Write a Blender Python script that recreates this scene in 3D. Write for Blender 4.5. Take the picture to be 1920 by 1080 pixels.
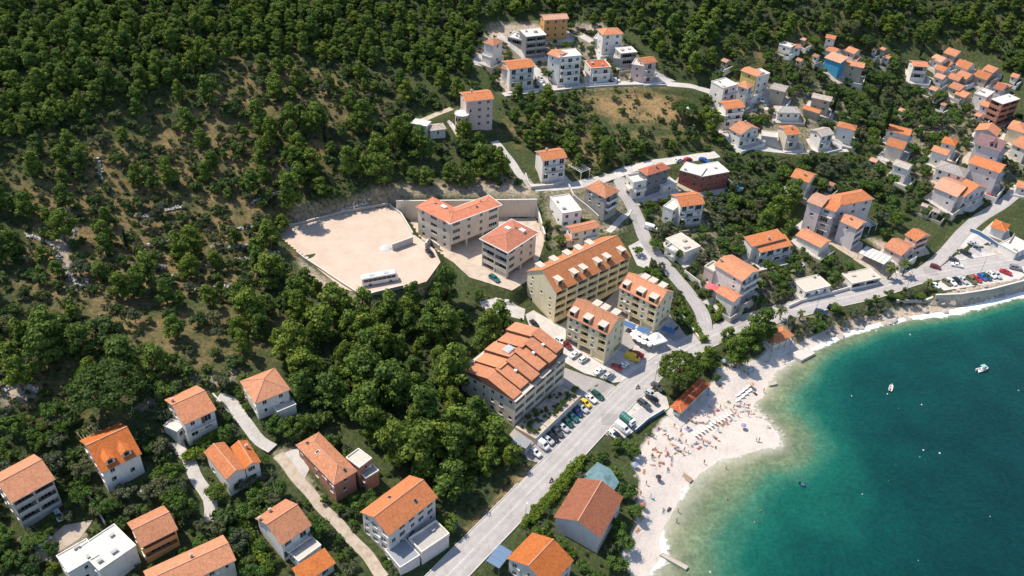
import bpy, bmesh, math, random
import numpy as np
from mathutils import Vector, Matrix

sc = bpy.context.scene
for o in list(bpy.data.objects): bpy.data.objects.remove(o)
R = math.radians

# ------------------------------------------------------------------ camera
CAMZ = 195.0; FPX = 1700.0; PITCH = R(36.9); ROLL = R(2.9)
cam_d = bpy.data.cameras.new('camera'); cam = bpy.data.objects.new('camera', cam_d)
sc.collection.objects.link(cam); sc.camera = cam
cam_d.sensor_fit = 'HORIZONTAL'; cam_d.sensor_width = 36.0; cam_d.lens = 36.0*FPX/1920
cam_d.clip_start = 1; cam_d.clip_end = 20000
_f = np.array([0, math.cos(PITCH), -math.sin(PITCH)]); _r0 = np.array([1.0, 0, 0]); _u0 = np.array([0, math.sin(PITCH), math.cos(PITCH)])
_r = _r0*math.cos(ROLL) + _u0*math.sin(ROLL); _u = -_r0*math.sin(ROLL) + _u0*math.cos(ROLL)
cam.matrix_world = Matrix(((_r[0], _u[0], -_f[0], 0), (_r[1], _u[1], -_f[1], 0), (_r[2], _u[2], -_f[2], CAMZ), (0, 0, 0, 1)))

# ------------------------------------------------------------------ sky, sun, exposure
SUN_EL = R(58); SUN_VEC = Vector((-0.91, 0.41, 0)).normalized()      # horizontal direction towards the sun
sun_dir = Vector((SUN_VEC.x*math.cos(SUN_EL), SUN_VEC.y*math.cos(SUN_EL), math.sin(SUN_EL)))
w = bpy.data.worlds.new('World'); sc.world = w; w.use_nodes = True
nt = w.node_tree; bg = nt.nodes['Background']
sky = nt.nodes.new('ShaderNodeTexSky'); sky.sky_type = 'NISHITA'; sky.sun_disc = False
sky.sun_elevation = SUN_EL; sky.sun_rotation = math.atan2(SUN_VEC.x, SUN_VEC.y)
sky.altitude = 100; sky.air_density = 1.0; sky.dust_density = 0.8; sky.ozone_density = 1.2
nt.links.new(sky.outputs[0], bg.inputs[0]); bg.inputs[1].default_value = 0.135
sl = bpy.data.lights.new('sun', 'SUN'); sl.energy = 4.1; sl.angle = R(0.53); sl.color = (1.0, 0.91, 0.77)
so = bpy.data.objects.new('sun', sl); sc.collection.objects.link(so)
so.rotation_euler = (-sun_dir).to_track_quat('-Z', 'Y').to_euler(); so.location = (-100, 300, 300)
sc.view_settings.view_transform = 'Standard'; sc.view_settings.look = 'None'
sc.view_settings.exposure = 0.5; sc.view_settings.gamma = 1.0; sc.view_settings.use_curve_mapping = False

# ------------------------------------------------------------------ pixel <-> place
CAMP = np.array([0, 0, CAMZ])
def ray(px, py):
    return _f + (px-960)/FPX*_r + (540-py)/FPX*_u
def atz(px, py, z):
    d = ray(px, py); t = (z-CAMZ)/d[2]; return CAMP + d*t
def project(P):
    P = np.atleast_2d(P) - CAMP
    dz = P@_f
    return 960 + FPX*(P@_r)/dz, 540 - FPX*(P@_u)/dz
def smooth(t): t = np.clip(t, 0, 1); return t*t*(3-2*t)

def seg_dist(X, Y, pts, closed=False):
    """distance from grid points to a polyline, and the parameter of the nearest spot"""
    best = np.full(X.shape, 1e9); par = np.zeros(X.shape)
    n = len(pts); acc = 0.0
    for i in range(n if closed else n-1):
        a = pts[i]; b = pts[(i+1) % n]
        dx, dy = b[0]-a[0], b[1]-a[1]; L2 = dx*dx+dy*dy+1e-9
        t = np.clip(((X-a[0])*dx+(Y-a[1])*dy)/L2, 0, 1)
        d = np.hypot(X-a[0]-t*dx, Y-a[1]-t*dy)
        m = d < best; best[m] = d[m]; par[m] = (i+t)[m]
    return best, par
def in_poly(X, Y, pts):
    X = np.asarray(X, float); Y = np.asarray(Y, float); res = np.zeros(X.shape, bool); n = len(pts); j = n-1
    for i in range(n):
        xi, yi = pts[i][0], pts[i][1]; xj, yj = pts[j][0], pts[j][1]
        if yi != yj:
            c = ((yi > Y) != (yj > Y)) & (X < (xj-xi)*(Y-yi)/(yj-yi)+xi); res ^= c
        j = i
    return res

# ------------------------------------------------------------------ terrain heights
CTRL = [(0,0,70),(400,0,66),(800,0,58),(1040,30,48),(1300,0,55),(1600,0,56),(1920,0,54),(200,130,60),(600,110,50),
(0,250,53),(300,250,43),(600,220,42),(0,500,37),(300,450,30),(890,240,33),(1000,120,38),(1200,130,38),(1080,160,35),(1150,220,30),(1400,180,29),
(1600,120,33),(1800,120,30),(1900,200,23),(1400,260,24),(1600,250,22),(1800,280,18.5),(1900,360,13),
(1030,320,25),(1300,300,22),(1130,390,18.5),(1200,340,20.5),(1300,460,12.5),(1500,420,10),(1700,350,13.5),(1780,420,8.5),(1650,500,6),(1800,500,5),(1920,490,5),
(820,360,25),(960,345,25),(600,400,23),(800,440,17.5),(900,500,16.5),(960,520,15),(1000,600,10),(1100,560,9.5),(1200,480,12),(1250,520,9.5),(1335,630,5.5),(1230,640,6.5),(1090,720,6),(1200,710,5.2),(1120,790,5),(950,960,5.3),(880,1040,5.8),(1000,860,6.2),
(700,760,13),(500,600,22),(250,650,26),(0,650,32),(100,800,22),(300,790,20),(480,770,18),(50,960,15),(250,1000,12),(450,920,14),(620,900,12),(540,1010,10),(760,980,8),(800,1070,6.5),(600,1080,8),(300,1090,9.5),(0,1080,12.5),
(1100,990,4.2),(1000,1075,4.2),(1290,760,3.0),(1250,810,2.3),(1150,870,3.6),(1180,960,3.0),(1460,650,3.2),(1400,690,2.2),(1400,740,1.2),(1300,850,1.2),(1230,940,1.6),(1560,575,4.6),(1700,545,4.6),(1850,525,4.6),(1510,620,2.5)]
COAST_PX = [(1211,1082),(1238,1043),(1237,1003),(1264,954),(1284,917),(1321,882),(1362,860),(1402,848),(1460,836),(1462,815),(1435,787),(1413,762),(1431,738),(1443,717),(1460,697),(1500,664),(1535,645),(1590,622),(1640,607),(1700,594),(1760,586),(1840,566),(1925,545)]
coast = [tuple(atz(x, y, 0)[:2]) for x, y in COAST_PX]
c0, c1 = coast[0], coast[-1]
coast = [(c0[0]-900, -3000), (c0[0]-60, c0[1]-160)] + coast + [(c1[0]+120, c1[1]+30), (c1[0]+4500, c1[1]+1500)]
sea_poly = coast + [(6000, -3500), (-900, -3500)]

pts3 = [atz(x, y, z) for x, y, z in CTRL]
pts3 += [np.array([c[0], c[1], 0.2]) for c in coast[2:-2]]
pts3 = np.array(pts3)
def _rbf_fit(P, lam=0.8):
    n = len(P); D = np.hypot(P[:,None,0]-P[None,:,0], P[:,None,1]-P[None,:,1])
    A = np.zeros((n+3, n+3)); A[:n,:n] = D - np.eye(n)*lam*6
    A[:n,n] = 1; A[:n,n+1] = P[:,0]; A[:n,n+2] = P[:,1]; A[n:,:n] = A[:n,n:].T
    return np.linalg.solve(A, np.concatenate([P[:,2], [0,0,0]]))
_w = _rbf_fit(pts3)
def rbf(X, Y):
    out = _w[-3] + _w[-2]*X + _w[-1]*Y
    for i in range(len(pts3)): out = out + _w[i]*np.hypot(X-pts3[i,0], Y-pts3[i,1])
    return out
GX = np.concatenate([np.array([-5000,-3000,-1800,-1100,-750,-560,-450,-390]), np.arange(-345, 366, 1.25), np.array([395,450,560,750,1100,1800,3000,5500])])
GY = np.concatenate([np.array([-3200,-1800,-900,-400,-150,0,60]), np.arange(90, 530, 1.25), np.array([545,570,610,680,800,1050,1500,2400,4200])])
XX, YY = np.meshgrid(GX, GY, indexing='ij')
CX = np.clip(XX, -330, 350); CY = np.clip(YY, 100, 520)
H = rbf(CX, CY) + np.minimum(0.12*np.maximum(YY-520, 0) + 0.10*np.maximum(-330-XX, 0), 75)
SEA = in_poly(XX, YY, sea_poly); DC, _ = seg_dist(XX, YY, coast)
land = np.maximum(H, 0.5)
wl = smooth(DC/9.0)
land = wl*land + (1-wl)*np.minimum(land, 0.12*DC)
H = np.where(SEA, -np.minimum(0.11*DC, 1.6+0.05*DC), land)
H = np.where(SEA, np.maximum(H, -30), H)

def hgt_arr(x, y, G=None):
    G = H if G is None else G
    x = np.asarray(x, float); y = np.asarray(y, float)
    i = np.clip(np.searchsorted(GX, x)-1, 0, len(GX)-2); j = np.clip(np.searchsorted(GY, y)-1, 0, len(GY)-2)
    tx = np.clip((x-GX[i])/(GX[i+1]-GX[i]), 0, 1); ty = np.clip((y-GY[j])/(GY[j+1]-GY[j]), 0, 1)
    return (G[i,j]*(1-tx)*(1-ty)+G[i+1,j]*tx*(1-ty)+G[i,j+1]*(1-tx)*ty+G[i+1,j+1]*tx*ty)
def hgt(x, y): return float(hgt_arr(x, y))
def gnd(px, py):
    d = ray(px, py); t0 = (90-CAMZ)/d[2]; t1 = (-5-CAMZ)/d[2]
    ts = np.linspace(t0, t1, 240); P = CAMP + ts[:,None]*d
    below = P[:,2] <= hgt_arr(P[:,0], P[:,1]); k = int(np.argmax(below)) if below.any() else 239
    a, b = ts[max(k-1,0)], ts[k]
    for _ in range(14):
        m = (a+b)/2; p = CAMP+m*d
        if p[2] <= hgt(p[0], p[1]): b = m
        else: a = m
    p = CAMP+b*d; return np.array([p[0], p[1], hgt(p[0], p[1])])

# level platforms (cut into the slope)
LOT_PX = [(522,443),(545,424),(640,402),(735,386),(752,402),(776,440),(815,468),(826,492),(800,528),(760,540),(690,556),(640,540),(575,487)]
YARD_PX = [(748,410),(776,445),(815,470),(850,492),(880,520),(960,545),(1000,520),(1022,450),(1006,408),(880,409)]
def flatten(pxs, z, blend):
    global H
    P = [tuple(atz(x, y, z)[:2]) for x, y in pxs]
    ins = in_poly(XX, YY, P); d, _ = seg_dist(XX, YY, P, True)
    wgt = np.where(ins, 1.0, 1-smooth(d/blend))
    H = H*(1-wgt)+z*wgt; return P
YARD = flatten(YARD_PX, 16.6, 2.5)
LOT = flatten(LOT_PX, 20.0, 3)
PARK = flatten([(1748,552),(1765,522),(1905,495),(1935,500),(1918,524),(1852,541),(1795,550)], 4.6, 1.3)

# roads: pixel polylines laid on the slope
def catmull(P, step=2.0):
    P = [np.array(p, float) for p in P]; P = [2*P[0]-P[1]]+P+[2*P[-1]-P[-2]]; out = []
    for i in range(1, len(P)-2):
        n = max(2, int(np.linalg.norm(P[i+1][:2]-P[i][:2])/step))
        for k in range(n):
            t = k/n; a, b, c, d = P[i-1], P[i], P[i+1], P[i+2]
            out.append(0.5*((2*b)+(-a+c)*t+(2*a-5*b+4*c-d)*t*t+(-a+3*b-3*c+d)*t**3))
    out.append(P[-2]); return np.array(out)
ROADS = [
 ('road', 8.0, 'asphalt', [(700,1230),(800,1120),(880,1037),(985,930),(1060,855),(1130,782),(1200,716),(1265,668),(1322,636),(1400,606),(1480,583),(1560,562),(1650,541),(1722,518),(1800,503),(1925,482),(2100,450)]),
 ('road', 5.0, 'asphalt', [(1322,634),(1318,590),(1290,548),(1248,498),(1212,452),(1198,415),(1186,388),(1174,366),(1166,345),(1160,330)]),
 ('road', 5.0, 'asphalt', [(1722,516),(1772,474),(1806,436),(1838,408),(1880,382),(1925,345)]),
 ('road', 5.2, 'concrete', [(1001,352),(1060,349),(1110,340),(1170,322),(1235,305),(1345,289)]),
 ('lane', 3.2, 'concrete', [(926,262),(950,292),(978,328),(1001,352)]),
 ('road', 4.6, 'concrete', [(945,178),(1010,170),(1080,162),(1160,157),(1250,157),(1310,164),(1345,180)]),
 ('lane', 4.2, 'concrete', [(1028,166),(1010,138),(985,108),(955,80),(935,62)]),
 ('lane', 4.2, 'concrete', [(1215,155),(1185,128),(1150,103),(1118,82),(1090,64)]),
 ('lane', 3.0, 'dirt', [(520,850),(560,900),(600,945),(645,995),(690,1045),(720,1085)]),
 ('lane', 3.2, 'concrete', [(345,845),(365,890),(392,935),(400,980)]),
 ('lane', 3.4, 'concrete', [(408,742),(432,752),(452,780),(478,815),(512,845)]),
 ('lane', 2.6, 'dirt', [(768,234),(810,218),(846,202)]),
 ('lane', 2.4, 'concrete', [(1345,240),(1400,274),(1470,285),(1530,284),(1590,282)]),
 ('lane', 2.4, 'concrete', [(1395,209),(1420,206),(1442,203)]),
 ('lane', 2.4, 'concrete', [(1180,392),(1160,415),(1140,436)]),
]
road_geo = []; ROADD = np.full(XX.shape, 99.0)
for name, wd, mt, pxs in ROADS:
    S = catmull([gnd(x, y) for x, y in pxs]); z = hgt_arr(S[:,0], S[:,1])
    ons = hgt_arr(S[:,0], S[:,1], ROADD) < 0.6
    kz = np.ones(9)/9; zp = np.pad(z, 4, mode='edge'); S[:,2] = np.where(ons, z+0.12, np.convolve(zp, kz, 'valid'))
    road_geo.append((name, wd, mt, S)); hw = wd/2
    i0 = np.searchsorted(GX, S[:,0].min()-12); i1 = np.searchsorted(GX, S[:,0].max()+12)
    j0 = np.searchsorted(GY, S[:,1].min()-12); j1 = np.searchsorted(GY, S[:,1].max()+12)
    d, par = seg_dist(XX[i0:i1, j0:j1], YY[i0:i1, j0:j1], S[:, :2])
    k = np.clip(par, 0, len(S)-1.001); ii = k.astype(int); tt = k-ii
    zr = S[ii,2]*(1-tt)+S[np.minimum(ii+1, len(S)-1),2]*tt
    wgt = (1-smooth((d-hw-1.2)/4.0))*smooth((ROADD[i0:i1, j0:j1]-1.2)/2.5)
    H[i0:i1, j0:j1] = H[i0:i1, j0:j1]*(1-wgt)+(zr-0.14)*wgt
    ROADD[i0:i1, j0:j1] = np.minimum(ROADD[i0:i1, j0:j1], d-hw)

# ------------------------------------------------------------------ materials
MATS = {}
def newmat(name):
    m = bpy.data.materials.new(name); m.use_nodes = True; n = m.node_tree; b = n.nodes['Principled BSDF']
    b.inputs['Specular IOR Level'].default_value = 0.25
    MATS[name] = m; return m, n, b
def N(n, t, **k):
    x = n.nodes.new(t)
    for a, v in k.items():
        if a in x.inputs: x.inputs[a].default_value = v
        else: setattr(x, a, v)
    return x
def noise(n, scale, detail=4, rough=0.6, coord=None):
    x = N(n, 'ShaderNodeTexNoise', Scale=scale, Detail=detail, Roughness=rough)
    if coord is not None: n.links.new(coord, x.inputs['Vector'])
    return x.outputs['Fac']
def ramp(n, src, stops):
    x = n.nodes.new('ShaderNodeValToRGB'); e = x.color_ramp.elements
    while len(e) < len(stops): e.new(0.5)
    for q, (p, c) in zip(e, stops): q.position = p; q.color = (*c, 1) if len(c) == 3 else c
    n.links.new(src, x.inputs[0]); return x.outputs[0]
def mixc(n, fac, a, b, mode='MIX'):
    x = N(n, 'ShaderNodeMix', data_type='RGBA', blend_type=mode)
    for k, v in ((0, fac), (6, a), (7, b)):
        if hasattr(v, 'links') or isinstance(v, bpy.types.NodeSocket): n.links.new(v, x.inputs[k])
        else: x.inputs[k].default_value = (*v, 1) if isinstance(v, tuple) and len(v) == 3 else v
    return x.outputs[2]
def mth(n, op, a, b=0.0, c=None, clamp=False):
    x = N(n, 'ShaderNodeMath', operation=op); x.use_clamp = clamp
    for k, v in ((0, a), (1, b), (2, c)):
        if v is None: continue
        if isinstance(v, bpy.types.NodeSocket): n.links.new(v, x.inputs[k])
        else: x.inputs[k].default_value = v
    return x.outputs[0]
def bump(n, b, h, strength=0.4, dist=0.1):
    x = N(n, 'ShaderNodeBump', Strength=strength, Distance=dist); n.links.new(h, x.inputs['Height']); n.links.new(x.outputs[0], b.inputs['Normal'])
def sc3(c, k): return tuple(min(1, x*k) for x in c)

def plain(name, col, rough=0.6, metal=0.0, var=0.12, scale=3.0):
    if name in MATS: return MATS[name]
    m, n, b = newmat(name)
    tc = N(n, 'ShaderNodeTexCoord').outputs['Object']
    c = ramp(n, noise(n, scale, 3, 0.6, tc), [(0.3, sc3(col, 1-var)), (0.7, sc3(col, 1+var))])
    n.links.new(c, b.inputs['Base Color']); b.inputs['Roughness'].default_value = rough; b.inputs['Metallic'].default_value = metal
    return m
def wall_mat(name, col):
    if name in MATS: return MATS[name]
    m, n, b = newmat(name)
    ge = N(n, 'ShaderNodeNewGeometry').outputs['Position']
    mp = N(n, 'ShaderNodeMapping'); mp.inputs['Scale'].default_value = (1, 1, 0.25); n.links.new(ge, mp.inputs[0])
    c = ramp(n, noise(n, 1.1, 5, 0.65, mp.outputs[0]), [(0.25, sc3(col, 0.78)), (0.5, col), (0.8, sc3(col, 1.08))])
    c2 = mixc(n, mth(n, 'MULTIPLY', noise(n, 0.35, 3, 0.5, ge), 0.22), c, (0.42, 0.39, 0.34))
    n.links.new(c2, b.inputs['Base Color']); b.inputs['Roughness'].default_value = 0.85
    bump(n, b, noise(n, 9, 3, 0.6, ge), 0.25, 0.03); return m
def roof_mat(name, col):
    if name in MATS: return MATS[name]
    m, n, b = newmat(name)
    uv = N(n, 'ShaderNodeUVMap'); uv.uv_map = 'UVMap'
    ge = N(n, 'ShaderNodeNewGeometry').outputs['Position']
    br = N(n, 'ShaderNodeTexBrick', Scale=1.0); br.inputs['Brick Width'].default_value = 0.34; br.inputs['Row Height'].default_value = 0.42
    br.inputs['Mortar Size'].default_value = 0.03; br.inputs['Color1'].default_value = (0, 0, 0, 1); br.inputs['Color2'].default_value = (1, 1, 1, 1); br.inputs['Mortar'].default_value = (0.4, 0.4, 0.4, 1)
    n.links.new(uv.outputs[0], br.inputs['Vector'])
    base = mixc(n, br.outputs['Color'], sc3(col, 0.80), sc3(col, 1.16))
    big = ramp(n, noise(n, 0.55, 6, 0.7, ge), [(0.28, (0.72, 0.66, 0.62)), (0.5, (1, 1, 1)), (0.75, (1.0, 0.98, 0.94))])
    c = mixc(n, 0.75, base, big, 'MULTIPLY')
    c = mixc(n, 1.0, c, ramp(n, N(n, 'ShaderNodeObjectInfo').outputs['Random'], [(0.0, (0.78,0.83,0.88)), (0.4, (1,1,1)), (0.75, (1.08,1.06,1.04)), (1.0, (0.95,1.05,1.12))]), 'MULTIPLY')
    c = mixc(n, mth(n, 'MULTIPLY', ramp(n, noise(n, 1.9, 6, 0.75, ge), [(0.55, (0,0,0)), (0.8, (1,1,1))]), 0.28), c, (0.20, 0.13, 0.09))
    n.links.new(c, b.inputs['Base Color']); b.inputs['Roughness'].default_value = 0.8
    wv = N(n, 'ShaderNodeTexWave', Scale=1.5, wave_type='BANDS', bands_direction='X'); n.links.new(uv.outputs[0], wv.inputs['Vector'])
    wv2 = N(n, 'ShaderNodeTexWave', Scale=0.75, wave_type='BANDS', bands_direction='Y', wave_profile='SAW'); n.links.new(uv.outputs[0], wv2.inputs['Vector'])
    bump(n, b, mth(n, 'ADD', wv.outputs['Fac'], mth(n, 'MULTIPLY', wv2.outputs['Fac'], 0.6)), 0.55, 0.06); return m

WC = {'white': (0.76,0.715,0.66), 'cream': (0.78,0.67,0.45), 'yellow': (0.66,0.52,0.26), 'sand': (0.76,0.66,0.52), 'grey': (0.36,0.34,0.32), 'lilac': (0.66,0.60,0.59), 'stone': (0.40,0.35,0.28), 'beige': (0.66,0.57,0.47),
      'pink': (0.66,0.50,0.45), 'orange': (0.62,0.30,0.10), 'brick': (0.38,0.16,0.10), 'dgrey': (0.16,0.17,0.19), 'blue': (0.03,0.30,0.52), 'lemon': (0.66,0.54,0.16), 'red': (0.32,0.08,0.05), 'concrete': (0.44,0.42,0.38), 'palew': (0.80,0.78,0.75)}
RC = {'salmon': (0.56,0.235,0.125), 'orange': (0.52,0.185,0.075), 'vivid': (0.52,0.150,0.038), 'brown': (0.30,0.11,0.06), 'red': (0.48,0.15,0.085), 'old': (0.46,0.20,0.11), 'pale': (0.56,0.30,0.20), 'grey': (0.42,0.38,0.34), 'mauve': (0.24,0.13,0.13), 'coral': (0.57,0.205,0.12), 'rust': (0.46,0.11,0.04)}
def WM(k): return wall_mat('plaster_'+k, WC[k])
def RM(k): return roof_mat('tiles_'+k, RC[k])
def flatroof(k): return wall_mat('deck_'+k, {'white': (0.58,0.56,0.53), 'grey': (0.40,0.38,0.36), 'tan': (0.55,0.48,0.41), 'slate': (0.25,0.27,0.30)}[k])

def glass_mat():
    m, n, b = newmat('window_glass'); b.inputs['Base Color'].default_value = (0.02, 0.026, 0.03, 1); b.inputs['Roughness'].default_value = 0.08; b.inputs['Specular IOR Level'].default_value = 0.5; return m
GLASS = glass_mat()
FRAME = plain('window_frame_paint', (0.70,0.69,0.66), 0.5); SHUT = plain('shutter_green', (0.05,0.11,0.07), 0.6); SHUTB = plain('shutter_brown', (0.16,0.08,0.04), 0.6)
METAL = plain('railing_metal', (0.30,0.31,0.32), 0.4, 0.5); CONC = wall_mat('concrete', (0.47,0.44,0.40)); STONEW = wall_mat('stonework', (0.42,0.38,0.32)); CHIM = wall_mat('chimney_plaster', (0.55,0.42,0.34))
WOODM = plain('weathered_wood', (0.30,0.21,0.13), 0.8); WHITE = plain('white_paint', (0.78,0.77,0.74), 0.5, 0, 0.05); DARK = plain('dark_rubber', (0.02,0.02,0.022), 0.8)

# ------------------------------------------------------------------ mesh helpers
COL = sc.collection
class MB:
    def __init__(s): s.v = []; s.f = []; s.m = []; s.uv = []
    def face(s, pts, mat=0, uv=None):
        i = len(s.v); s.v += [tuple(p) for p in pts]; s.f.append(tuple(range(i, i+len(pts)))); s.m.append(mat); s.uv.append(uv)
    def box(s, x0, x1, y0, y1, z0, z1, mat=0, M=None):
        P = [(x0,y0,z0),(x1,y0,z0),(x1,y1,z0),(x0,y1,z0),(x0,y0,z1),(x1,y0,z1),(x1,y1,z1),(x0,y1,z1)]
        if M is not None: P = [M@Vector(p) for p in P]
        i = len(s.v); s.v += [tuple(p) for p in P]
        for q in ((0,3,2,1),(4,5,6,7),(0,1,5,4),(1,2,6,5),(2,3,7,6),(3,0,4,7)): s.f.append(tuple(i+k for k in q)); s.m.append(mat); s.uv.append(None)
    def tube(s, pts, rad, n=6, mat=0, cap=True):
        pts = [Vector(p) for p in pts]; rings = []
        for k, p in enumerate(pts):
            d = (pts[min(k+1, len(pts)-1)]-pts[max(k-1, 0)]).normalized()
            a = d.orthogonal().normalized(); b = d.cross(a); r = rad[k] if isinstance(rad, (list, tuple)) else rad
            i = len(s.v); s.v += [tuple(p+(a*math.cos(2*math.pi*q/n)+b*math.sin(2*math.pi*q/n))*r) for q in range(n)]; rings.append(i)
        for k in range(len(rings)-1):
            for q in range(n):
                s.f.append((rings[k]+q, rings[k]+(q+1) % n, rings[k+1]+(q+1) % n, rings[k+1]+q)); s.m.append(mat); s.uv.append(None)
        if cap:
            s.f.append(tuple(rings[0]+q for q in reversed(range(n)))); s.m.append(mat); s.uv.append(None)
            s.f.append(tuple(rings[-1]+q for q in range(n))); s.m.append(mat); s.uv.append(None)
    def mesh(s, name, mats, smooth_=False):
        me = bpy.data.meshes.new(name); me.from_pydata(s.v, [], s.f)
        for m in (mats if isinstance(mats, (list, tuple)) else [mats]): me.materials.append(m)
        if len(me.polygons) == len(s.m): me.polygons.foreach_set('material_index', s.m)
        if any(u is not None for u in s.uv):
            l = me.uv_layers.new(name='UVMap'); k = 0
            for p, u in zip(me.polygons, s.uv):
                for q in range(p.loop_total):
                    if u is not None: l.data[p.loop_start+q].uv = u[q]
        if smooth_: me.polygons.foreach_set('use_smooth', [True]*len(me.polygons))
        me.update(); return me
    def obj(s, name, mats, parent=None, smooth_=False): return ob(name, s.mesh(name, mats, smooth_), parent)
def ob(name, me, parent=None, loc=None, rz=0.0):
    o = bpy.data.objects.new(name, me); COL.objects.link(o)
    if parent is not None: o.parent = parent
    if loc is not None: o.location = loc
    if rz: o.rotation_euler = (0, 0, rz)
    return o
def thing(name, label, cat, loc, rz=0.0, group=None):
    o = ob(name, None, None, loc, rz); o.empty_display_size = 0.5; tag(o, label, cat, group); return o
def tag(o, label, cat, group=None):
    o['label'] = label; o['category'] = cat
    if group: o['group'] = group
    return o
# ------------------------------------------------------------------ ground zones
def pxpoly(pxs):
    return [tuple(gnd(x, y)[:2]) for x, y in pxs]
PPX, PPY = project(np.stack([XX.ravel(), YY.ravel(), H.ravel()], 1)); PPX = PPX.reshape(XX.shape); PPY = PPY.reshape(XX.shape)
def zone_w(pxs, soft):
    P = pxpoly(pxs); ins = in_poly(XX, YY, P); d, _ = seg_dist(XX, YY, P, True)
    return np.where(ins, 1-0.5*(1-smooth(d/soft)), 0.5*(1-smooth(d/soft)))
dry = np.zeros(XX.shape); pale = np.zeros(XX.shape); beach = np.zeros(XX.shape)
for z, k, s in [([(0,300),(260,200),(420,110),(560,90),(720,130),(760,240),(640,300),(530,420),(560,520),(440,600),(0,640)], 0.66, 14),
             ([(1092,168),(1240,163),(1290,198),(1300,250),(1240,236),(1160,228),(1110,215)], 1.0, 7), ([(1110,215),(1160,228),(1300,250),(1350,225),(1345,280),(1170,300)], 0.6, 8),
             ([(930,240),(1050,190),(1170,310),(1080,340),(1000,280)], 0.75, 8),
             ([(0,600),(440,520),(600,600),(540,700),(260,780),(0,830)], 0.55, 12),
             ([(860,990),(985,860),(1010,880),(930,960),(880,1010)], 0.9, 3),
             ([(1400,0),(1920,0),(1920,110),(1500,70)], 0.4, 12),
             ([(1330,100),(1480,40),(1560,90),(1450,130)], 0.7, 8),
             ([(700,350),(990,330),(1000,362),(730,378)], 0.9, 4)]:
    dry = np.maximum(dry, k*zone_w(z, s))
for z, k, s in [([(528,440),(560,405),(720,372),(760,350),(880,345),(990,345),(1005,370),(900,362),(740,380),(560,425)], 1.0, 5),
             ([(560,480),(640,540),(690,565),(760,560),(800,545),(690,575),(620,560),(560,500)], 0.8, 2),
             ([(255,765),(330,715),(440,695),(440,712),(340,735),(290,770)], 0.9, 2),
             ([(0,720),(40,705),(75,730),(40,755),(0,760)], 0.9, 2),
             ([(95,450),(130,395),(150,400),(130,470),(165,540),(140,545),(110,500)], 0.8, 2),
             ([(510,845),(560,840),(575,890),(600,930),(560,910)], 0.9, 2),
             ([(920,45),(1010,42),(1025,60),(960,70),(900,110),(880,100)], 0.9, 2.5), ([(1060,45),(1130,42),(1140,60),(1070,62)], 0.8, 2),
             ([(870,95),(960,60),(1060,60),(1130,45),(1240,130),(1280,160),(1000,178),(930,175),(960,150)], 0.45, 4),
             ([(1110,350),(1190,340),(1270,350),(1260,372),(1190,385)], 0.8, 2),
             ([(1440,610),(1500,590),(1560,590),(1640,570),(1740,560),(1700,592),(1620,612),(1540,640),(1500,660),(1450,690)], 0.5, 2),
             ([(1345,140),(1560,150),(1640,250),(1560,300),(1380,280),(1330,200)], 0.42, 5), ([(1640,240),(1900,170),(1925,330),(1860,390),(1780,380),(1700,330)], 0.42, 5), ([(1200,380),(1340,370),(1470,470),(1560,480),(1480,580),(1360,600)], 0.40, 5), ([(1000,340),(1180,330),(1180,440),(1030,470)], 0.45, 4),
             ([(1620,440),(1700,470),(1690,500),(1640,460)], 0.9, 2), ([(1470,560),(1600,510),(1660,520),(1650,545),(1560,575)], 0.7, 2),
             ([(880,1000),(1000,870),(1015,885),(900,1010)], 0.6, 2),
             ([(40,1010),(130,990),(180,1000),(100,1050),(40,1050)], 0.8, 2)]:
    pale = np.maximum(pale, k*zone_w(z, s))
BEACH_PX = [(1185,1085),(1165,1040),(1190,990),(1195,940),(1200,900),(1185,868),(1200,840),(1245,782),(1280,775),(1335,716),(1345,690),(1420,672),(1440,655),(1470,660),(1520,660),(1500,664),(1460,697),(1443,717),(1413,762),(1462,815),(1460,850),(1321,900),(1264,970),(1240,1030),(1215,1085)]
BEACH = pxpoly(BEACH_PX)
beach = np.maximum(zone_w(BEACH_PX, 1.6), np.where(SEA, 1-smooth((DC-35)/20), np.where(PPX < 1560, 1-smooth((DC-2.5)/2), 0)))
pale = np.maximum(pale, np.where((~SEA) & (DC < 4) & (PPX >= 1540), 0.9, 0))
# uneven wild ground, level where things stand
rng = np.random.default_rng(5)
def lattice_noise(X, Y, cell, seed):
    r = np.random.default_rng(seed); G = r.standard_normal((256, 256))
    u = X/cell; v = Y/cell; i = np.floor(u).astype(int); j = np.floor(v).astype(int); a = smooth(u-i); b = smooth(v-j)
    g = lambda p, q: G[p % 256, q % 256]
    return g(i,j)*(1-a)*(1-b)+g(i+1,j)*a*(1-b)+g(i,j+1)*(1-a)*b+g(i+1,j+1)*a*b
wild = np.clip(dry*1.2, 0, 1)*smooth((ROADD-2)/5)*(1-np.clip(beach, 0, 1))
H += wild*(0.35*lattice_noise(XX, YY, 6, 1)+0.15*lattice_noise(XX, YY, 2.6, 2))*np.where((np.abs(XX) < 360) & (YY > 90) & (YY < 530), 1, 0)
H += np.clip(beach, 0, 1)*np.where(SEA, 0.4, 1)*(0.06*lattice_noise(XX, YY, 3.5, 3)+0.03*lattice_noise(XX, YY, 1.6, 4))

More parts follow.
